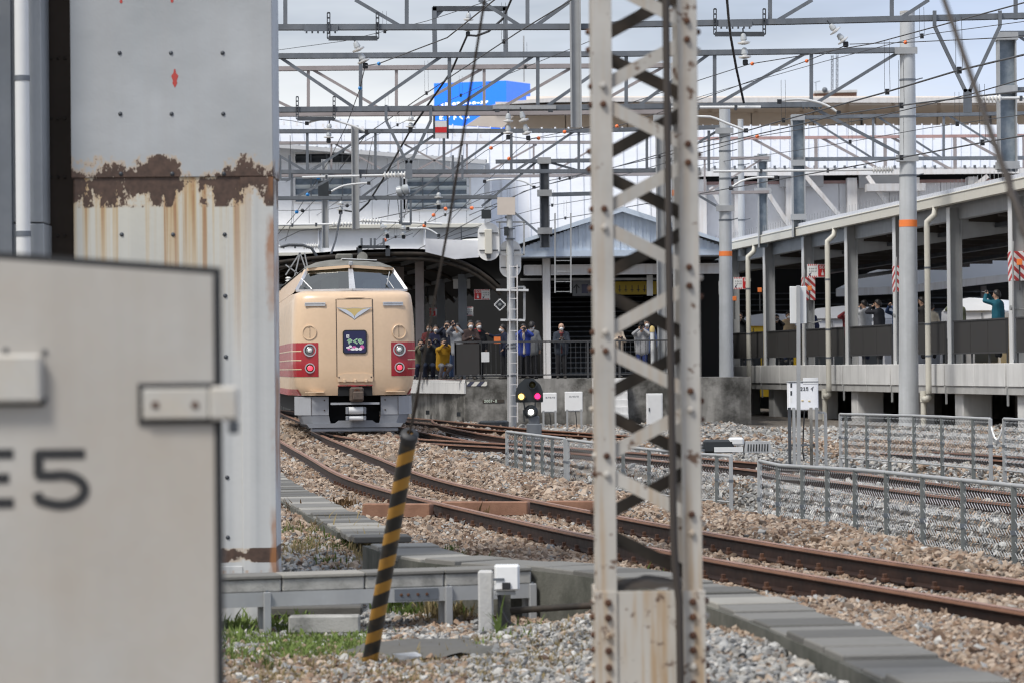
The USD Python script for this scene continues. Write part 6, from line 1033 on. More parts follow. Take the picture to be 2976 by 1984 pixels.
def skyline():
    Y = 205.; p = lambda x, y, d=0.: P(x, y, Y+d); th = thing('beige_station_hall', 'beige station hall with a wide overhanging pale roof behind the white roofs', 'building', (15, 210, 0)); xs = [1462, 1640, 1820, 2000, 2180, 2360, 2540, 2720, 2900, 3160]
    for a, b in zip(xs[:-1], xs[1:]): put('wall_panel', MB().bb((p(a, 0)[0]+.03, Y, 0), (p(b, 0)[0]-.03, Y+20, p(a, 326)[2])), 'beige_wall', th)
    sofs = [(1440, 1520), (1530, 1660)] + [(a+5, a+127) for a in range(1665, 3100, 133)]
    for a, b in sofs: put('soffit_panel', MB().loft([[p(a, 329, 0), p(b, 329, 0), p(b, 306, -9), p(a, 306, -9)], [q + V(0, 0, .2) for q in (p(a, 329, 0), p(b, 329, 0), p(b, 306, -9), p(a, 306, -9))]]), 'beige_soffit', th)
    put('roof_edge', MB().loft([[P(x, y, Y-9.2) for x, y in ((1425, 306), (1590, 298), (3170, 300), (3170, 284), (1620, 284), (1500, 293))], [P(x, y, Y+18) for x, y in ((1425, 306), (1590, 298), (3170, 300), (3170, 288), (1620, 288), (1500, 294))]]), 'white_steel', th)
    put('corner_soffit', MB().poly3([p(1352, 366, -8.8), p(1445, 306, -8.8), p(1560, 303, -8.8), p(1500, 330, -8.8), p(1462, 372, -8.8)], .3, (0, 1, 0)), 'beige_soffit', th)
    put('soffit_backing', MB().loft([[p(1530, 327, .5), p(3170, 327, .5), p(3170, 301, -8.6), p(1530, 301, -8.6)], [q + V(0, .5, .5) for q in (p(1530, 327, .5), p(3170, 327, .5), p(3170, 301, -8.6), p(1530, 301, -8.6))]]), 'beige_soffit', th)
    for x in (2500, 2874): put('wall_joint', MB().bb((p(x-3, 0)[0], Y-.1, 0), (p(x+3, 0)[0], Y-.01, p(x, 332)[2])), 'galv_dark', th)
    # wrap-round advertising screen
    Y2 = 230.; th = thing('advertising_screen', 'blue wrap-round advertising screen with white lettering above the roofs', 'billboard', P(1380, 360, Y2)); a, b, c = P(1261, 243, Y2), P(1471, 235, Y2-3), P(1541, 244, Y2+2); z0 = P(1380, 384, Y2)[2]
    for m, (u, v), n in (('board_blue', (a, b), 6), ('board_blue_side', (b, c), 2)):
        for i in range(n): q0, q1 = u+(v-u)*i/n, u+(v-u)*(i+1)/n; put('screen_panel', MB().add([(q0[0], q0[1], z0), (q1[0], q1[1], z0), tuple(q1), tuple(q0)], [(0, 1, 2), (0, 2, 3)]).add([(q0[0], q0[1]+1, z0), (q1[0], q1[1]+1, z0), tuple(q1 + V(0, 1, 0)), tuple(q0 + V(0, 1, 0))], [(2, 1, 0), (3, 2, 0)]), m, th)
    s = S(Y2); A = [[(.05, .92), (.95, .92), (.55, .6)], [(.5, .75), (.45, .4), (.15, .05)]]; PA = [[(.4, .85), (.3, .5), (.02, .1)], [(.6, .85), (.95, .1)], [(.8, .95), (.95, .95), (.88, .82), (.8, .95)]]; DASH = [[(.08, .5), (.92, .5)]]; TO = [[(.35, .98), (.35, .02)], [(.35, .62), (.8, .4)]]; NO = [[(.5, .9), (.35, .2), (.1, .3), (.15, .75), (.6, .92), (.9, .6), (.7, .1)]]; SU = [[(.1, .9), (.85, .9), (.5, .45), (.05, .05)], [(.5, .42), (.95, .08)]]; KU = [[(.75, .95), (.2, .5), (.8, .05)]]
    for x0, y0, h, w, row in ((1281, 310, 8, 11.6, (KU, SU, TO, NO, A, PA, DASH, TO, NO, DASH, SU, A)), (1279, 332, 14, 15.5, (SU, KU, A, TO, PA, DASH, TO, NO)), (1277, 352, 16, 19, (NO, A, TO, KU, SU))):
        for i, ch in enumerate(row): o = P(x0+i*w, y0, Y2); o[1] = a[1]+(b[1]-a[1])*(o[0]-a[0])/(b[0]-a[0])-.12; put('character', MB().prism(strokes([[(u*w*.86/s, v*h/s) for u, v in l] for l in ch], 3.0/s), .05, o), 'screen_white', th)
    th = thing('roof_house', 'small brick roof house with antennas on the skyline', 'building', P(2425, 285, 330)); q = [P(x, y, 330) for x, y in ((2366, 300), (2490, 300), (2490, 268), (2366, 270))]; put('wall', MB().poly3(q, 6, (0, 1, 0)), 'brick_tower', th); put('roof', MB().bar(P(2366, 269, 329.5), P(2490, 266, 329.5), 1., .25), 'concrete_pale', th)
    for x0, x1, y0 in ((2416, 2421, 162), (2430, 2435, 158)):
        m = MB()
        for x in (x0, x1): m.bar(P(x, 268, 332), P(x+.5, y0, 332), .07)
        for k in range(14): m.bar(P(x0 if k % 2 else x1, 266-k*7.4, 332), P(x1 if k % 2 else x0, 266-(k+1)*7.4, 332), .05)
        put('lattice_antenna', m, 'galv', th)
    put('dish', MB().lathe(P(2397, 262, 329), (0, -1, 0), [(0, .3), (.2, .25), (.3, 0)], 12), 'galv', th); put('thin_aerial', MB().bar(P(2372, 268, 330), P(2371, 240, 330), .05).bar(P(2366, 241, 330), P(2384, 236, 330), .05), 'galv', th); put('lightning_rod', MB().bar(P(1523, 238, 228), P(1522, 105, 228), .10), 'galv_light', None, False, 'thin pale lightning rod rising behind the blue screen', 'rod')
skyline()
# ================= signal mast, dwarf signal, trackside boxes, poles =================
def signals():
    Y = 88.; b = P(1490, 1230, Y); th = thing('signal_mast', 'pale signal mast with a ladder and two white oval backboards seen from behind', 'signal', (b[0], Y, -.4)); x = b[0]; p = lambda u, v, d=0.: P(u, v, Y+d); X = lambda u: p(u, 900)[0]
    put('pole', MB().tube([(x-.03, Y, -.5), (x-.01, Y, 3), (x-.035, Y, Z(1485, 592, Y))], [.135, .12, .085], 14), 'concrete_pole', th, True)
    for k, (xx, yy, d) in enumerate(((1420, 703, -.1), (1483, 753, .2))):
        c = p(xx, yy, d); w, h = 31.5/S(Y), 55/S(Y); put('backboard', MB().prism(sbox(-w+.29, -h+.29, w-.29, h-.29).buffer(.29, quad_segs=8), .02, c + V(0, .05, 0)), 'white', th)
        put('signal_case', MB().bb(c + V(-.11, -.12, -.36), c + V(.11, .045, .36), .02), 'pipe_cream', th); put('case_foot', MB().bb(c + V(-.06, -.1, -.48), c + V(.06, .04, -.362)), 'galv_dark', th)
        for z in (-.25, .25): put('backboard_bar', MB().bar(c + V(-.27, .0, z), c + V(.27, .0, z), .03), 'galv_dark', th)
    put('board', MB().bb((X(1448), Y-.16, p(0, 640)[2]), (X(1500), Y-.13, p(0, 589)[2])), 'beige_soffit', th)
    for a, q in (((1442, 646), (1500, 646)), ((1452, 646), (1452, 737)), ((1523, 646), (1523, 742)), ((1452, 740), (1524, 741)), ((1500, 646), (1525, 646))): put('frame', MB().bar(p(*a), p(*q), .05), 'galv_light', th)
    for y, xa, xb in ((843, 1442, 1536), (930, 1455, 1526)): put('platform_bar', MB().bar(p(xa, y, -.1), p(xb, y+1, -.1), .3, .06), 'off_white', th)
    put('frame', MB().bar(p(1524, 834, -.1), p(1524, 930, -.1), .07).bar(p(1500, 834, -.1), p(1524, 834, -.1), .05), 'galv_light', th)
    for u in (1481, 1503): put('ladder_rail', MB().bar(p(u+1, 1226, -.25), p(u, 770, -.25), .035), 'white_steel', th)
    for y in range(775, 1225, 31): put('ladder_rung', MB().bar(p(1481, y, -.25), p(1503, y, -.25), .022), 'white_steel', th)
    for y in (665, 695, 1000, 1010, 1090): put('pole_band', MB().cyl((x-.02, Y, Z(1487, y+2, Y)), (x-.02, Y, Z(1487, y-2, Y)), .14, 14), 'galv', th)
    for u0, v0, u1, v1 in ((1402, 522+103, 1430, 650), (1467, 675, 1480, 700)): put('lamp_hood', MB().bb((X(u0), Y-.3, p(0, v1)[2]), (X(u1), Y, p(0, v0)[2])), 'signal_black', th)
    c = p(1453, 886, -.2); d = thing('diamond_marker', 'small black diamond marker with a dashed white border left of the signal ladder', 'sign', c); put('plate', MB().prism(Polygon([(-.17, 0), (0, -.17), (.17, 0), (0, .17)]), .02, c), 'signal_black', d); m = MB()
    for a, q in (((-.165, 0), (0, .165)), ((0, .165), (.165, 0)), ((.165, 0), (0, -.165)), ((0, -.165), (-.165, 0))):
        for i in range(5): f0, f1 = (i+.1)/5, (i+.75)/5; m.prism(LineString([(a[0]+(q[0]-a[0])*f, a[1]+(q[1]-a[1])*f) for f in (f0, f1)]).buffer(.018, cap_style=2), .004, c - V(0, .02, 0))
    put('border_dashes', m, 'white', d); put('lens', MB().lathe(c - V(0, .02, 0), (0, -1, 0), [(0, .05), (.03, .045), (.035, 0)], 12), 'lens_clear', d)
    # dwarf shunting signal
    Y = 72.; s = S(Y); th = thing('dwarf_signal', 'black dwarf signal showing yellow, magenta red and white lights beside the tracks', 'signal', P(1538, 1260, Y)); q = lambda x, y: P(x, y, Y)
    o = q(1538, 1133); w = lambda px: px/s; out = Polygon([(-w(37), w(-32)), (w(37), w(-32)), (w(37), w(-6)), (w(30), w(14)), (w(12), w(31)), (w(-12), w(31)), (w(-30), w(14)), (-w(37), w(-6))]).buffer(w(3)); put('head', MB().prism(out, .10, o + V(0, .10, 0)), 'signal_black', th)
    for x, y, mm in ((1515, 1151, 'lamp_yellow'), (1562, 1150, 'lamp_red'), (1547, 1117, 'lamp_off')):
        c = q(x, y); h = put('lamp_hood', MB().lathe(c + V(0, .0, 0), (0, -1, 0), [(0, w(12.5)), (.16, w(12.5)), (.16, w(11)), (.02, w(10.5)), (.02, 0)], 20), 'signal_black', th, 40); put('lens', MB().lathe(c + V(0, -.02, 0), (0, -1, 0), [(0, w(8.5)), (.02, w(6)), (.03, 0)], 16), mm, h, True)
    c = q(1543, 1196); h = put('round_head', MB().lathe(c + V(0, .1, 0), (0, -1, 0), [(0, w(20)), (.1, w(21)), (.12, w(20)), (.16, w(15)), (.26, w(14)), (.26, w(11)), (.12, w(10.5)), (.12, 0)], 24), 'signal_black', th, 40); put('lens', MB().lathe(c - V(0, .03, 0), (0, -1, 0), [(0, w(8.5)), (.02, w(6)), (.03, 0)], 16), 'lamp_white', h, True)
    put('stem', MB().bar(q(1522, 1166), q(1530, 1215), .035).bar(q(1556, 1166), q(1552, 1215), .035).bar(q(1521, 1190), q(1524, 1225), .03).bar(q(1558, 1200), q(1555, 1235), .03), 'signal_black', th); put('base', MB().bb((q(1524, 0)[0], Y-.08, -.25), (q(1556, 0)[0], Y+.12, q(0, 1222)[2]), .03).bb((q(1518, 0)[0], Y-.12, -.3), (q(1562, 0)[0], Y+.15, q(0, 1245)[2]), .02), 'galv', th)
    # white boxes on legs
    for (x0, x1, y0, y1, yb), lab in (((1573, 1618, 1140, 1198, 1247), 'white equipment box on two legs just right of the dwarf signal'), ((1642, 1693, 1137, 1195, 1251), 'white equipment box on two legs left of the lattice mast')):
        Y = 85.; a, b = P(x0, y1, Y), P(x1, y0, Y); th = thing('equipment_box', lab, 'box', (a[0], Y, -.4)); put('box', MB().bb((a[0], Y, a[2]), (b[0], Y+.25, b[2]), .012), 'white', th); put('legs_strap', MB().bb((a[0]+.01, Y-.012, a[2]+.01), (b[0]-.01, Y-.003, a[2]+.03)), 'galv', th)
        for x in (a[0]+.06, b[0]-.04): put('leg', MB().bar((x, Y-.03, -.45), (x, Y-.03, a[2]+.06), .055, .04), 'galv_light', th)
        put('lettering', MB().prism(strokes([[(.10+.055*i, .40), (.13+.055*i, .44)] for i in range(5)] + [[(.10+.055*i, .44), (.13+.055*i, .40)] for i in range(0, 5, 2)], .012), .002, a + V(.03, -.002, 0)), 'galv', th); put('cable', MB().tube([(b[0]-.2, Y-.02, a[2]), (b[0]-.18, Y-.05, a[2]-.2), (b[0]-.16, Y-.03, -.4)], .014, 6), 'rubber', th)
    # numbered box and sign pole on the right
    Y = 58.; s = S(Y); th = thing('numbered_equipment_box', 'white equipment box numbered 215 on grey legs in front of the raised platform', 'box', P(2335, 1330, Y)); a, b = P(2293, 1191, Y), P(2378, 1109, Y)
    put('box', MB().bb((a[0], Y, a[2]), (b[0], Y+.4, b[2]), .012), 'white_wall', th); put('lid', MB().bb((a[0]-.01, Y-.015, b[2]+.002), (b[0]+.01, Y+.41, b[2]+.02), .004), 'galv_light', th); put('label_plate', MB().bb((P(2322, 0, Y)[0], Y-.006, P(0, 1137, Y)[2]), (P(2366, 0, Y)[0], Y-.001, P(0, 1119, Y)[2])), 'white', th); o = P(2324.5, 1133, Y) + V(0, -.0065, 0); put('lettering', text('215', .062, o, .002), 'signal_black', th); I = [[(.88, .95), (.50, .62), (.12, .42)], [(.55, .66), (.55, .02)]]
    put('lettering', MB().prism(strokes([[(u*.07, v*.085) for u, v in l] for l in I], .012), .002, o + V(.198, 0, -.012)), 'signal_black', th)
    for x, y in ((2332, 1163), (2352, 1164)): put('catch', MB().bb(P(x-3, y+1.5, Y) - V(0, .01, 0), P(x+3, y-1.5, Y)), 'gold', th)
    for i, y in enumerate((1118, 1141, 1160)): put('side_tag', MB().bb(P(2297, y+7, Y) - V(0, .004, 0), P(2302, y-6, Y) - V(0, .001, 0)), 'galv_dark' if i < 2 else 'white', th)
    for x, m in ((2294, 'galv_dark'), (2307, 'galv_light'), (2357, 'concrete_black'), (2373, 'galv_light'), (2399, 'galv_light')): c = P(x, 1200, Y-.05); put('leg', MB().bar((c[0], Y-.05, -.45), (c[0], Y-.05, P(x, 1183 if x < 2390 else 1198, Y)[2]), .055, .05), m, th)
    put('stay', MB().bar(P(2292, 1292, Y), P(2368, 1292, Y), .035), 'galv', th); put('arm', MB().bar(P(2372, 1197, Y), P(2398, 1198, Y), .04), 'galv_light', th); put('cable', MB().tube([P(2338, 1192, Y), P(2335, 1250, Y), P(2333, 1310, Y), P(2337, 1338, Y)], .014, 6), 'rubber', th)
    c = P(2321, 1330, 57.4); th = thing('sign_pole', 'slim grey pole carrying a white rectangular board seen from behind', 'sign', c); put('pole', MB().bar((c[0], 57.4, -.45), (P(2320, 832, 57.4)[0], 57.4, P(2320, 830, 57.4)[2]), .068), 'galv_light', th); a, b = P(2296, 941, 57.45), P(2343, 832, 57.45); put('board', MB().bb((a[0], 57.44, a[2]), (b[0], 57.47, b[2]), .008), 'off_white', th)
    # point machine
    c = P(2110, 1318, 60.5); th = thing('point_machine', 'low black and white point machine beside the right hand tracks', 'point machine', c); c[2] = -.22
    put('motor_case', MB().bb(c + V(-.45, -.2, 0), c + V(.15, .25, .26), .04), 'signal_black', th); put('white_cover', MB().bb(c + V(-.25, -.24, .02), c + V(.32, -.21, .12)).bb(c + V(.05, -.2, .15), c + V(.35, .2, .30), .04), 'off_white', th); g = put('slotted_cover', MB().loft([[c + V(x*k, y*k+0, z) + V(.62, 0, 0) for x, y in ((-.28, -.2), (.28, -.2), (.28, .2), (-.28, .2))] for z, k in ((0, 1), (.22, .86))]), 'galv_light', th)
    for i in range(8): put('slot', MB().bar(c + V(.42+.055*i, -.203, .03), c + V(.43+.055*i, -.182, .17), .02, .012), 'void', g)
    for i in range(4): put('rod', MB().bar(c + V(-1.3, .1*i-.2, .06), c + V(-.4, .1*i-.15, .06+.03*i), .05), 'signal_black' if i % 2 else 'galv', th)
    put('crank', MB().lathe(c + V(-.75, -.1, 0), (0, 0, 1), [(0, .14), (.12, .14), (.14, .06), (.26, .05), (.26, 0)], 12), 'signal_black', th); put('crank', MB().lathe(c + V(-1.15, 0, 0), (0, 0, 1), [(0, .12), (.1, .1), (.2, .05), (.2, 0)], 12), 'galv_dark', th)
    c = P(1417, 1312, 52); c[2] = gz(V(c[0]), V(c[1]))[0]-.02; put('white_block', MB().loft([[c + V(x*k, y*k, z) for x, y in ((-.11, -.12), (.11, -.12), (.11, .12), (-.11, .12))] for z, k in ((0, 1), (.10, .8))]), 'white', None, False, 'small white block lying in the ballast left of the mesh fences', 'marker block')
    c = P(1435, 1232, 84); c[2] = -.2; put('black_duct_cover', MB().lathe(c, (0, 0, 1), [(0, .42), (.22, .42), (.26, .36), (.26, .28), (.2, .25), (.2, 0)], 18).bb(c + V(-1.1, -.2, -.02), c + V(1.0, .2, .05)), 'signal_black', None, False, 'round black drum on a flat base below the date plate on the platform wall', 'drum')
    # stained block, cabinet, steps right of the platform end
    Y = 95.; th = thing('stained_concrete_block', 'grey concrete block with dark stains between the lattice mast and the first banded pole', 'concrete block', P(2010, 1268, Y)); a, b = P(1902, 1280, Y), P(2108, 1152, Y); put('block', MB().bb((a[0], Y, -.8), (b[0], Y+3, b[2]), .03), 'concrete_black', th)
    a, b = P(1880, 1243, 90), P(1926, 1142, 90); th = thing('white_cabinet', 'tall white cabinet standing behind the lattice mast', 'cabinet', a); put('body', MB().bb((a[0], 90, -.4), (b[0], 90.4, b[2]), .012), 'white', th); put('door', MB().bb((a[0]+.03, 89.985, a[2]+.08), (b[0]-.03, 89.999, b[2]-.04), .004), 'white', th); put('handle', MB().bb((a[0]+.06, 89.96, a[2]+.5), (a[0]+.09, 89.984, a[2]+.6)), 'galv_dark', th)
    th = thing('platform_steps', 'short flight of concrete steps at the platform end behind the lattice mast', 'steps', P(1780, 1250, 91))
    for i in range(7): a, b = P(1722, 1250-i*20, 91.8-.0), P(1822, 1232-i*20, 91.8); put('step', MB().bb((a[0], 90.2+.24*i, -.5), (b[0], 90.44+.24*i+1, ZP-.21*(6-i)), .01), 'concrete_pale', th)
    put('handrail', MB().bar(P(1735, 1176, 90), P(1800, 1225, 90), .05), 'white', th)
signals()
def poles():
    def pole(label, xt, yt, xb, yb, Y, r0, r1, band=None, bands=(), zg=-.9):
        b = P(xb, yb, Y); t = P(xt, yt, Y); th = thing('concrete_pole', label, 'pole', (b[0], Y, zg)); put('shaft', MB().tube([(b[0], Y, zg), (t[0], Y, t[2])], [r0, r1], 28), 'concrete_pole', th, 40); put('cap', MB().cyl((t[0], Y, t[2]), (t[0], Y, t[2]+.06), r1*1.03, 24), 'concrete', th); f = lambda z: r0+(r1-r0)*(z-zg)/(t[2]-zg)
        if band: z0, z1 = Z(xt, band[1], Y), Z(xt, band[0], Y); gx = lambda z: b[0]+(t[0]-b[0])*(z-zg)/(t[2]-zg); put('orange_band', MB().cyl((gx(z0), Y, z0), (gx(z1), Y, z1), f(z0)+.006, 28), 'orange_paint', th, 40)
        for y in bands: z = Z(xt, y, Y); xx = b[0]+(t[0]-b[0])*(z-zg)/(t[2]-zg); m = MB().cyl((xx, Y, z-.025), (xx, Y, z+.025), f(z)+.012, 20); m.bar((xx+f(z), Y, z), (xx+f(z)+.2, Y, z+.05), .03); put('step_band', m, 'galv', th)
        return th, b, f
    th, b, f = pole('nearer tall round concrete pole with an orange band in front of the raised platform', 2637, 40, 2641, 1270, 84, .285, .205, (640, 660), (233, 340, 511))
    for y in (150, 462): z = Z(2638, y, 84); put('clamp', MB().bb((b[0]-.30, 83.74, z-.09), (b[0]+.32, 83.80, z+.09)).cyl((b[0], 84, z-.08), (b[0], 84, z+.08), f(z)+.015, 20), 'galv_light', th)
    th, b, f = pole('farther round concrete pole with an orange band beside the figure 4 sign', 2106, 318, 2112, 1270, 94, .235, .17, (731, 745), (440, 520, 640))
    for y in (382, 607): z = Z(2108, y, 94); put('clamp', MB().bb((b[0]-.27, 93.76, z-.09), (b[0]+.29, 93.82, z+.09)).cyl((b[0], 94, z-.08), (b[0], 94, z+.08), f(z)+.015, 20), 'galv_light', th)
    pole('concrete pole with an orange band hidden behind the right leg of the lattice mast', 1966, 190, 1985, 1235, 90, .25, .18, (553, 570))
    pole('thin dark concrete pole between the two steel posts above the canopy', 2152, 352, 2158, 900, 112, .13, .10, None, (480, 560, 640), 5.5)
    def hcol(label, x, yt, yb, Y, w, m='galv_blue', caps=()):
        a, t = P(x, yb, Y), P(x, yt, Y); th = thing('steel_post', label, 'post', a); xx = a[0]
        put('web', MB().bb((xx-w/2+.02, Y-.01, a[2]), (xx+w/2-.02, Y+.01, t[2])), m, th)
        for s in (-1, 1): put('flange', MB().bb((xx+s*w/2-.018, Y-w/2, a[2]), (xx+s*w/2+.018, Y+w/2, t[2])), 'galv_light' if m != 'galv_dark' else 'galv', th)
        for y, ww in caps: z = Z(x, y, Y); put('cap_plate', MB().bb((xx-ww/2, Y-w/2-.05, z-.10), (xx+ww/2, Y+w/2+.05, z+.10)), 'galv_light', th)
    hcol('broad steel post with galvanised web above the second downpipe', 2322, 340, 690, 102.5, .40, 'galv_blue', ((343, .44), (475, .44), (632, .5))); hcol('broad steel post at the upper right edge above the canopy', 2928, 98, 500, 80.6, .44, 'galv_blue', ((108, .56), (262, .5), (482, .56))); hcol('short steel post with a capped head above the first downpipe', 2218, 448, 720, 107.5, .30, 'galv_blue', ((462, .58), (556, .58))); hcol('dark steel post standing on the gabled shelter', 1584, 462, 720, 95.2, .27, 'galv_dark', ((468, .42), (562, .46), (672, .46)))  # the dark post has its shade put into the steel tone
    hcol('pale steel post behind the lattice mast beside the concrete pole', 1926, 340, 1130, 92.5, .25, 'galv_light', ((345, .4),)); hcol('wide square steel dropper hanging left of the lattice mast', 1675, -30, 372, 69.8, .22, 'galv_light', ()); hcol('steel dropper in front of the left hand concourse window', 1034, 366, 666, 93.8, .19, 'galv_light', ()); hcol('shorter steel dropper with a black box left of the train roof line', 946, 464, 721, 103.8, .19, 'galv_light', ())
    b = P(940, 548, 103.6); put('black_box', MB().bb(b - V(.18, .05, .25), b + V(.18, .2, .25)), 'signal_black', None, False, 'black box on the shorter steel dropper at the left', 'box')
poles()
# ================= overhead gantries =================
def gantry(label, Y, chords, ups, dias, w=.11, m='galv', extra=None):
    th = thing('overhead_gantry', label, 'gantry', P(1488, chords[0][1], Y)); top = P(1488, chords[0][1], Y)
    for x0, y0, x1, y1 in chords: put('chord', MB().angle(P(x0, y0, Y), P(x1, y1, Y), w*1.12, .014, (0, 0, 1)).bar(P(x0, y0, Y) - V(0, .0, w*.2), P(x1, y1, Y) - V(0, .0, w*.2), .03, w), m, th)
    for x, y0, y1 in ups: put('upright', MB().bar(P(x, y0, Y) + V(0, .02, 0), P(x, y1, Y) + V(0, .02, 0), w*.8, w*.5), m, th)
    for x0, y0, x1, y1 in dias: put('diagonal', MB().angle(P(x0, y0, Y) + V(0, .05, 0), P(x1, y1, Y) + V(0, .05, 0), w*.72, .012, (0, 1, 0)), m, th)
    return th
def up3(xs, a, b): return [(x, a, b) for x in xs]
def ubracket(th, Y, xl, xr, yt, yb):
    for x in (xl, xr):
        a, b = P(x, yb, Y-.1), P(x, yt, Y-.1); m = MB(); n = 5
        m.bar(a + V(-.03, 0, 0), b + V(-.03, 0, 0), .022, .05).bar(a + V(.03, 0, 0), b + V(.03, 0, 0), .022, .05)
        for k in range(n+1): m.bb(a+(b-a)*(k/n) + V(-.03, -.02, -.018), a+(b-a)*(k/n) + V(.03, .02, .018))
        put('bracket_leg', m, 'galv_dark', th)
    put('bracket_bar', MB().bar(P(xl, yb, Y-.1), P(xr, yb, Y-.1), .09, .10), 'galv_dark', th)
def vhang(th, Y, xl, xr, yt, xc, yb, ybb):
    for x in (xl, xr): put('hanger_arm', MB().bar(P(x, yt, Y-.12), P(x, yt+45, Y-.12), .08).bar(P(x, yt+45, Y-.12), P(xc+(-5 if x < xc else 5), yb, Y-.12), .08), 'galv', th)
    put('hanger_foot', MB().bar(P(xc, yb-8, Y-.12), P(xc, ybb, Y-.12), .19, .08), 'galv', th)
def splice(th, Y, x0, x1, y, h=.15):
    a, b = P(x0, y, Y-.09), P(x1, y, Y-.09); s = put('splice_plate', MB().bar(a, b, .02, h), 'galv', th)
    for f in np.linspace(.08, .92, 6): c = a+(b-a)*f; put('bolt', MB().bb(c + V(-.02, -.035, -h*.5-.05), c + V(.02, .0, -h*.5)), 'galv_dark', s)
def gantries():
    g1 = gantry('nearest overhead gantry, only its lower chord in view at the top left', 70, [(700, 80, 1760, 78)], up3((829, 1182, 1533), -60, 78), [(680, 10, 815, 80), (1032, 0, 1169, 80), (1392, 0, 1518, 80), (1662, 0, 1555, 77)], .115); ubracket(g1, 70, 955, 1097, 38, 112); splice(g1, 70, 883, 982, 82)
    g1 = gantry('nearest overhead gantry chord rising to the right at the top right', 70.4, [(1740, 73, 2300, 63), (2300, 63, 3150, 42)], up3((2238, 2592, 2952), -60, 58), [(2361, 0, 2253, 64), (2700, 0, 2610, 58), (1820, 70, 1910, -10)], .115); ubracket(g1, 70.4, 2078, 2221, 27, 100); splice(g1, 70.4, 2088, 2186, 69); vhang(g1, 70.4, 2716, 2906, 32, 2812, 268, 328)
    g2 = gantry('second overhead gantry ending at the nearer banded concrete pole', 84, [(700, 164, 1820, 157), (1820, 157, 2664, 145), (700, 320, 1620, 313), (1620, 313, 2370, 304)], up3((791, 1048, 1306, 1563, 1820, 2077, 2358), 157, 314), [(808, 163, 1033, 316), (1065, 316, 1285, 163), (1320, 316, 1550, 163), (1585, 312, 1805, 160), (1850, 312, 2060, 158), (2085, 303, 2340, 156), (2372, 300, 2622, 146), (2345, 304, 2650, 466), (700, 300, 790, 165)], .125)
    for x, y in ((1262, 20), (1468, 20)): put('frame_leg', MB().bar(P(x, 22, 84), P(x+2, 158, 84), .13), 'galv', g2)
    put('frame_top', MB().bar(P(1258, 26, 84), P(1474, 26, 84), .13, .13), 'galv_dark', g2); put('frame_gusset', MB().poly3([P(1268, 32, 84), P(1290, 32, 84), P(1268, 54, 84)], .03, (0, 1, 0)), 'galv', g2); vhang(g2, 84, 1122, 1252, 306, 1188, 475, 520); ubracket(g2, 84, 864, 971, 282, 346); splice(g2, 84, 2330, 2390, 304)
    put('shelf_beam', MB().bar(P(1432, 313, 83.8), P(1616, 313, 83.8), .2, .10), 'galv_light', g2)
    for x in (1445, 1600): put('shelf_clip', MB().bb(P(x-7, 327, 83.8), P(x+7, 317, 83.7)), 'galv_dark', g2)
    gantry('third overhead gantry with a weathered pinkish lower chord, ending behind the lattice mast', 90, [(700, 201, 1945, 190), (700, 333, 1500, 329), (1500, 329, 1945, 325)], up3((896, 1152, 1407, 1663), 199, 330), [(690, 240, 880, 330), (905, 201, 1130, 331), (1400, 201, 1165, 331), (1660, 198, 1430, 329), (1930, 194, 1690, 328)], .115, 'old_steel')
    gantry('third overhead gantry top chord', 90.2, [(700, 199, 1945, 189)], [], [], .10) if 0 else None
    g4 = gantry('fourth overhead gantry ending at the farther banded concrete pole', 94, [(700, 382, 1700, 380), (1700, 380, 2120, 369), (700, 500, 1700, 498), (1700, 498, 2035, 493)], up3((893, 1091, 1290, 1486, 1682, 1880, 2060), 380, 498), [(790, 440, 885, 497), (905, 497, 1075, 385), (1105, 497, 1275, 385), (1310, 497, 1469, 383), (1500, 496, 1669, 382), (1700, 496, 1865, 380), (1900, 494, 2095, 375), (2015, 560, 2113, 617), (700, 420, 790, 495)], .105)
    put('old_sign_post', MB().bar(P(1262, 310, 93.8), P(1262, 404, 93.8), .07).bar(P(1301, 310, 93.8), P(1301, 404, 93.8), .07), 'galv_dark', g4)
    sg = thing('section_marker', 'white board with a red band between two dark uprights hanging from the gantries', 'sign', P(1281, 403, 93.6)); a, b = P(1265, 403, 93.65), P(1298, 352, 93.65); put('board', MB().bb((a[0], 93.6, a[2]), (b[0], 93.65, b[2])), 'off_white', sg); put('red_band', MB().bb((a[0], 93.585, P(0+1281, 386, 93.6)[2]), (b[0], 93.598, P(1281, 370, 93.6)[2])), 'red_paint', sg)
    gantry('fifth overhead gantry in front of the concourse windows', 104, [(700, 416, 1760, 414), (700, 510, 1500, 512), (1500, 512, 2000, 505), (1960, 461, 2235, 460), (1960, 563, 2235, 558)], up3((963, 1157, 1357, 1551, 1745), 415, 511) + up3((2048,), 460, 560), [(975, 420, 1140, 508), (1175, 420, 1340, 508), (1345, 420, 1190, 508) , (1560, 420, 1400, 510), (1745, 420, 1590, 510), (2215, 463, 2060, 557)], .085, 'old_steel')
    gantry('far overhead gantry just above the train ending on the dark steel post', 96, [(700, 577, 1445, 573), (1440, 470, 1760, 466), (1600, 566, 1745, 562)], up3((848, 1165), 500, 575), [(1440, 572, 1580, 690), (1735, 512, 1590, 470), (1050, 574, 1130, 515), (1190, 574, 1290, 500), (860, 574, 960, 520), (1560, 470, 1400, 600)], .10)
    gantry('overhead gantry running right from the broad steel post above the second downpipe', 102.5, [(2305, 342, 3150, 326), (2305, 463, 3150, 458)], up3((2538, 2743, 2950), 338, 460), [(2350, 344, 2532, 458), (2555, 342, 2735, 458), (2757, 336, 2905, 430)], .10)
    gantry('short overhead arm at the upper right edge beside the broad steel post', 80.6, [(2905, 98, 3150, 96), (2910, 262, 3150, 258)], [], [(2960, 105, 3100, 200)], .11)
gantries()
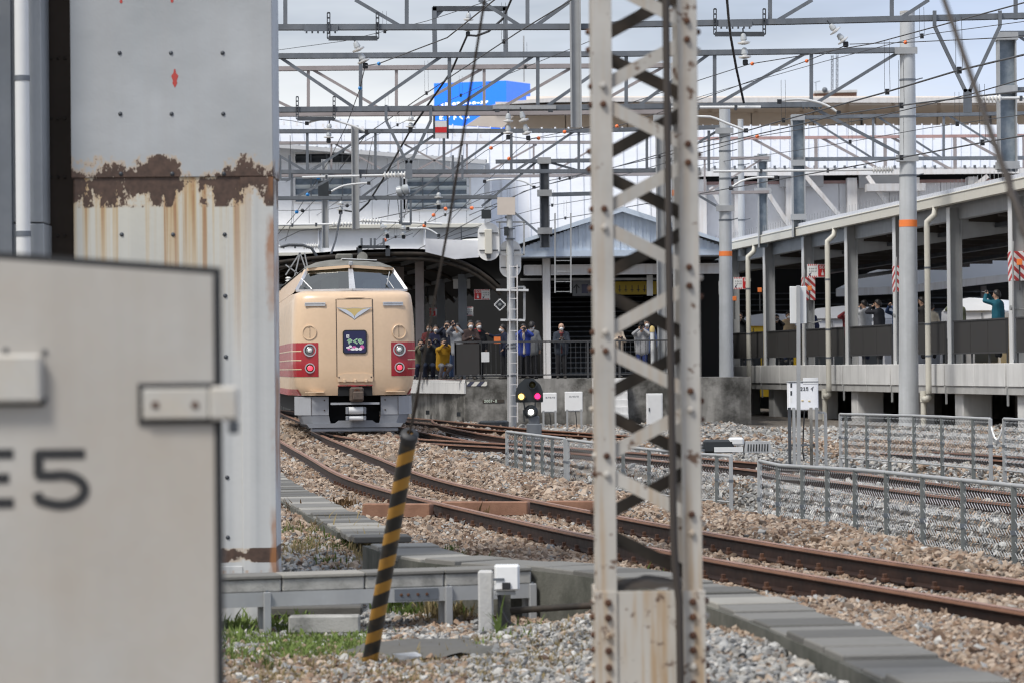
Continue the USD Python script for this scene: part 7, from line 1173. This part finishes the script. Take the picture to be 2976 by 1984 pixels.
# ================= insulators, arms, wires =================
def insulator(Y, x0, y0, x1, y1, label, n=2, big=.15):
    a, b = P(x0, y0, Y), P(x1, y1, Y); L = np.linalg.norm(b-a); d = unit(b-a); th = thing('insulator', label, 'insulator', a); k = L/n
    put('hook', MB().tube([a - d*.12, a], .018, 6), 'galv_dark', th)
    for i in range(n): c = a + d*k*i; put('disc', MB().lathe(c + d*k*.45, d, [(0, .05), (k*.12, .06), (k*.16, big), (k*.26, big*.97), (k*.34, .05)], 16), 'ceramic', th, 40); put('cap', MB().lathe(c, d, [(0, .03), (.02, .055), (k*.35, .075), (k*.46, .078)], 12), 'ceramic_grey', th, 40)
    put('clamp', MB().bb(b - V(.06, .05, .08), b + V(.06, .05, .05), .02), 'feeder', th)
for a in ((69.8, 1032, 122, 1062, 190, 'tilted two disc insulator below the bracket at the top left'), (83.8, 1362, 38, 1360, 98, 'insulator in the rectangular frame left of the lattice mast'), (70.2, 2160, 98, 2166, 180, 'two disc insulator hanging from the right hand bracket'), (70.2, 2413, 72, 2458, 128, 'tilted two disc insulator on the top right chord'), (83.8, 957, 360, 955, 408, 'two disc insulator below the left bracket of the second gantry'), (83.8, 1195, 338, 1193, 376, 'stubby insulator below the middle of the second gantry'), (83.7, 1477, 330, 1477, 398, 'vertical insulator under the shelf beam'), (83.7, 1515, 325, 1535, 400, 'tilted insulator under the shelf beam'), (95.8, 1275, 560, 1275, 602, 'small insulator in front of the right concourse window'), (95.8, 992, 585, 990, 616, 'small insulator below the gantry above the train'), (103.6, 1108, 652, 1126, 686, 'small tilted insulator above the train roof'), (103.6, 1172, 655, 1173, 688, 'small upright insulator right above the train roof')): insulator(*a, n=2, big=.15 if a[0] < 80 else .14)
def rod(Y, x0, y0, x1, y1, i0, i1, label, r=.035):
    """support tube with a ribbed insulator between i0 and i1"""
    th = thing('support_tube', label, 'support tube', P(x0, y0, Y)); f = lambda x: P(x, y0+(y1-y0)*(x-x0)/(x1-x0), Y); put('tube', MB().cyl(f(x0), f(x1), r, 10), 'off_white', th, 40)
    if i0: put('ribbed_insulator', ribbed(f(i0), f(i1), .05, .11, 7), 'ceramic', th, 40)
    for q in (.3, .72): c = f(x0+(x1-x0)*q); put('clip', MB().bb(c - V(.03, .05, .07), c + V(.03, .05, .05)), 'galv_dark', th)
rod(84.5, 2073, 499, 2535, 494, 2535, 2596, 'long white support tube with a ribbed insulator fixed to the nearer banded pole'); rod(70.5, 1950, 313, 2211, 312, None, None, 'short white support tube right of the lattice mast top'); rod(72, 2910, 286, 3100, 284, 2838, 2910, 'white support tube with a ribbed insulator at the right edge'); rod(92, 878, 516, 1114, 510, 1114, 1182, 'white support tube with a ribbed insulator in front of the concourse windows'); rod(100, 1110, 644, 1285, 651, 1050, 1110, 'grey support tube with a ribbed insulator above the train'); rod(101, 800, 655, 965, 652, 965, 1030, 'support tube with a ribbed insulator at the left above the train'); rod(102, 800, 717, 880, 716, 880, 928, 'short ribbed insulator beside the raised current collector')
def arm(Y, pts, label, r=.03): th = thing('registration_arm', label, 'arm', P(*pts[0], Y)); q = spline([P(x, y, Y) for x, y in pts], .15); put('tube', MB().tube(q, r, 8), 'off_white', th, True); put('clamp', MB().bb(q[-1] - V(.05, .05, .05), q[-1] + V(.05, .05, .05)), 'feeder', th); put('clamp', MB().bb(q[0] - V(.05, .05, .05), q[0] + V(.05, .05, .05)), 'feeder', th)
arm(71, [(2265, 296), (2320, 289), (2370, 296), (2437, 329)], 'curved white arm above the long support tubes at the right'); arm(74, [(1990, 339), (2060, 340), (2110, 358), (2168, 380)], 'curved white arm just right of the lattice mast'); arm(84.4, [(2124, 548), (2170, 522), (2215, 516), (2255, 516)], 'curved white arm below the long support tube'); arm(84, [(892, 359), (950, 347), (1000, 358), (1065, 384)], 'curved white arm across the second gantry at the left'); arm(92, [(958, 560), (1010, 538), (1072, 533)], 'curved white arm below the left support tube'); arm(97, [(1408, 528), (1460, 521), (1510, 525), (1552, 545)], 'curved white arm left of the dark steel post'); arm(99, [(1185, 665), (1230, 664), (1275, 685)], 'small curved white arm above the train'); arm(103, [(1040, 724), (1075, 720), (1110, 733)], 'small curved white arm right above the train roof')
def wire(label, pts, r=.012, m='wire', balls=(), bm='orange_ball', drops=(), br=.055):
    """pts: (x, y, Y); balls and droppers at fractions of the length"""
    q = A_([P(x, y, Y) for x, y, Y in pts]); th = thing('overhead_wire', label, 'wire', q[0]); d = np.r_[0, np.cumsum(np.linalg.norm(np.diff(A_([p[:2] for p in pts]), axis=0), axis=1))]; at = lambda f: A_([np.interp(f*d[-1], d, q[:, k]) for k in range(3)])
    put('strand', MB().tube([at(f) for f in np.unique(np.r_[np.linspace(0, 1, 14), d/d[-1]])], r, 6), m, th, True)
    for f in balls: s_ = trimesh.creation.icosphere(1, br*at(f)[1]/85); put('marker_ball', MB().add(s_.vertices + at(f), s_.faces), bm, th, True)
    for f, L in drops: c = at(f); put('dropper', MB().bar(c + V(-.05, 0, 0), c + V(-.045, 0, L), .007).bar(c + V(.05, 0, 0), c + V(.045, 0, L), .007), 'wire', th); put('clip', MB().bb(c - V(.035, .03, .05), c + V(.035, .03, .05)), 'feeder', th)
wire('wire from the tilted top left insulator rising to the right past the rectangular frame', [(1062, 192, 69.8), (1100, 186, 66), (1300, 110, 55), (1450, -10, 46)], .012, balls=(.09,), bm='blue_ball'); wire('short wire dropping from the tilted top left insulator with a blue ball', [(1062, 190, 69.8), (1045, 262, 78), (1005, 370, 90), (955, 470, 100), (860, 620, 110), (800, 690, 115)], .012, 'wire', (.12, .62, .72, .83), 'blue_ball')
wire('long wire from the top beside the square dropper sloping down left across the second gantry', [(1668, -4, 60), (1506, 94, 68), (1312, 222, 80), (1100, 367, 94), (1067, 388, 97), (940, 555, 110), (815, 690, 122)], .014, drops=((.21, .9), (.45, .9), (.58, .8), (.77, .6)))
wire('thick black feeder hanging from the top past the framed insulator', [(1490, -10, 78), (1462, 55, 80), (1420, 92, 82), (1385, 105, 83.5), (1358, 103, 83.8), (1335, 155, 85), (1312, 208, 86), (1195, 375, 88), (1150, 455, 91), (1110, 527, 94), (1070, 590, 97), (1040, 618, 98), (1000, 612, 98)], .032, 'feeder'); wire('thick black feeder dropping from the small insulator to the train roof', [(991, 618, 95.8), (985, 650, 92), (975, 700, 86), (962, 738, 80)], .030, 'feeder')
wire('thick black feeder from the top right of the lattice mast down to the white tube', [(2112, -10, 66), (2118, 60, 68), (2124, 110, 69), (2140, 200, 70), (2162, 300, 70.4)], .030, 'feeder')
R_ = 'thin wire from the right edge '
wire(R_ + 'rising highest across the V shaped hanger', [(3000, 2, 40), (2539, 127, 58), (2345, 160, 66), (2178, 187, 70), (2050, 228, 78), (1740, 330, 92)], .011, balls=(.64,)); wire(R_ + 'to the tilted insulator on the top right chord', [(3000, 106, 52), (2631, 124, 64), (2470, 129, 70)], .011, balls=(.695,)); wire('thin wire from the tilted top right insulator sloping down left', [(2458, 133, 70), (2344, 178, 74), (2033, 290, 86), (1740, 385, 96)], .011, balls=(.16, .92))
wire(R_ + 'passing over the nearer pole at its upper band', [(3000, 154, 40), (2783, 206, 46), (2570, 270, 54), (2274, 351, 68), (2166, 382, 74), (2029, 417, 82), (1740, 500, 100), (1551, 547, 110), (1331, 640, 122)], .015, drops=((.125, .8), (.25, .9), (.43, .9))); wire(R_ + 'crossing below the ribbed insulator', [(3000, 262, 42), (2664, 301, 52), (2436, 334, 62), (2332, 361, 68), (2029, 431, 84), (1740, 497, 98), (1408, 563, 112), (1196, 608, 122), (1053, 637, 128)], .014, drops=((.19, .8), (.55, .7), (.7, .7))); wire(R_ + 'just above the far roof', [(3000, 222, 44), (2830, 272, 50), (2523, 346, 62), (2195, 398, 76), (2033, 446, 84), (1740, 530, 98)], .010, balls=(.63,)); wire(R_ + 'lowest, crossing in front of the broad steel posts', [(3000, 391, 46), (2855, 415, 52), (2614, 460, 62), (2332, 510, 74), (2033, 564, 88), (1740, 618, 100), (1551, 650, 108), (1391, 675, 114), (1200, 732, 122)], .014, drops=((.08, 1.), (.21, .8), (.75, .6), (.84, .6)))
wire('wire sloping from the lattice mast down to the platform canopy left of the oval boards', [(1740, 494, 90), (1522, 557, 100), (1398, 627, 108), (1310, 675, 112), (1200, 733, 118), (1120, 780, 124)], .013, drops=((.12, .6), (.4, .5))); wire('thin wire with orange balls from the shelf insulators down to the left', [(1730, 366, 86), (1538, 405, 88), (1488, 398, 84), (1410, 440, 92), (1300, 520, 104), (1196, 610, 112), (1090, 700, 118)], .010, balls=(.12, .42)); wire('thin wire with orange balls under the tilted shelf insulator', [(1730, 388, 88), (1545, 404, 84), (1500, 440, 90), (1400, 545, 104), (1310, 640, 112)], .010, balls=(.32, .52))
wire('thin wire with orange balls in front of the right concourse window', [(1460, 600, 104), (1360, 606, 104), (1275, 608, 100), (1240, 650, 106), (1200, 690, 112)], .010, balls=(.3, .56, .7, .84)); wire('thin wires with orange balls above the train roof', [(1200, 678, 104), (1172, 690, 103.6), (1126, 690, 103.6), (1100, 720, 106), (1050, 780, 110)], .010, balls=(.15, .45, .66)); wire('wire with dark beads sloping in front of the left concourse window', [(1230, 540, 96), (1150, 562, 98), (1040, 592, 102), (955, 609, 104), (870, 613, 104), (800, 612, 104)], .010, balls=(.32, .52, .66, .82), bm='feeder'); wire('curved wire run with clamps left of the train roof', [(1270, 600, 100), (1190, 615, 102), (1110, 632, 104), (1000, 655, 106), (870, 672, 110), (812, 700, 114)], .014)
wire('twisted jumper wire above the second small insulator', [(1133, 575, 96), (1130, 600, 96), (1128, 625, 96)], .008); wire('thin wire loop at the far left above the train', [(843, 395, 92), (845, 470, 94), (850, 560, 98), (848, 640, 104), (830, 700, 110)], .009); wire('thin wire between the two droppers', [(1085, 395, 93), (1075, 440, 93), (1062, 520, 94)], .009)
b = P(1172, 556, 96); t = thing('counterweight_drum', 'grey round tensioning drum on a wire in front of the concourse', 'drum', b); put('drum', MB().lathe(b - V(.22, 0, .03), V(1, 0, .25), [(0, .02), (.02, .15), (.16, .17), (.20, .12), (.24, .17), (.40, .15), (.44, .02)], 16), 'ceramic_grey', t, 40); put('strap', MB().bar(b + V(-.2, 0, -.1), b + V(-.12, 0, -.85), .02).bar(b + V(.2, 0, 0), b + V(.02, 0, -.85), .02), 'wire', t)
b = P(1068, 728, 97); t = thing('small_gantry_frame', 'small dark steel frame with upright brackets behind the train roof', 'frame', b); put('frame', MB().bar(P(1043, 718, 97), P(1130, 718, 97), .10).bar(P(1046, 715, 97), P(1046, 745, 97), .14, .1).bar(P(1127, 715, 97), P(1127, 745, 97), .14, .1), 'galv_dark', t)
for x in (1051, 1078, 1089, 1115): put('bracket', MB().bar(P(x, 720, 97), P(x, 693, 97), .07, .05), 'galv', t)
wire('fine wire just above the second gantry at the left', [(780, 150, 84), (1000, 120, 80), (1240, 62, 72), (1460, -10, 64)], .008, drops=((.5, .5),)); wire('fine wire from the left column to the white registration arm', [(790, 345, 92), (850, 352, 88), (890, 360, 84)], .010)
wire('fine catenary behind the second gantry sloping down left', [(1720, 118, 78), (1480, 215, 88), (1240, 322, 98), (1000, 440, 110), (800, 545, 122)], .009, drops=((.2, .7), (.4, .6), (.6, .6), (.78, .6))); wire('fine catenary crossing the left concourse window', [(1260, 420, 104), (1120, 500, 110), (960, 600, 118), (810, 700, 126)], .009, balls=(.5,), bm='feeder'); wire('fine wire low across the concourse girder', [(1440, 560, 100), (1260, 640, 108), (1080, 720, 116), (960, 770, 122)], .010, drops=((.3, .4), (.6, .4)))
wire('fine wire in front of the far white roof at the right', [(3000, 330, 60), (2700, 372, 70), (2400, 425, 82), (2100, 470, 94), (1960, 494, 100)], .009, drops=((.2, .7), (.5, .6))); wire('fine wire just below the top right chord', [(3000, 60, 56), (2700, 100, 62), (2400, 178, 72), (2100, 262, 84), (1960, 305, 90)], .008, drops=((.3, .6),)); wire('fine wire in front of the gabled shelter', [(1740, 575, 96), (1600, 598, 100), (1440, 640, 106), (1300, 690, 112)], .010, drops=((.3, .5), (.6, .5)))
for x, y, Y, lab in ((828, 470, 93, 'hanging bracket frame at the far left of the fourth gantry'), (1330, 470, 93, 'hanging bracket frame left of the dark steel post'), (1180, 600, 95.6, 'hanging bracket frame above the train')):
    t = thing('bracket_frame', lab, 'bracket', P(x, y, Y)); a, b = P(x-14, y-18, Y), P(x+14, y+52, Y)
    for xx in (a[0], b[0]): put('leg', MB().bar((xx, Y, b[2]), (xx, Y, a[2]), .07, .05), 'galv', t)
    put('cross_bar', MB().bar((a[0], Y, b[2]), (b[0], Y, b[2]), .08), 'galv', t)
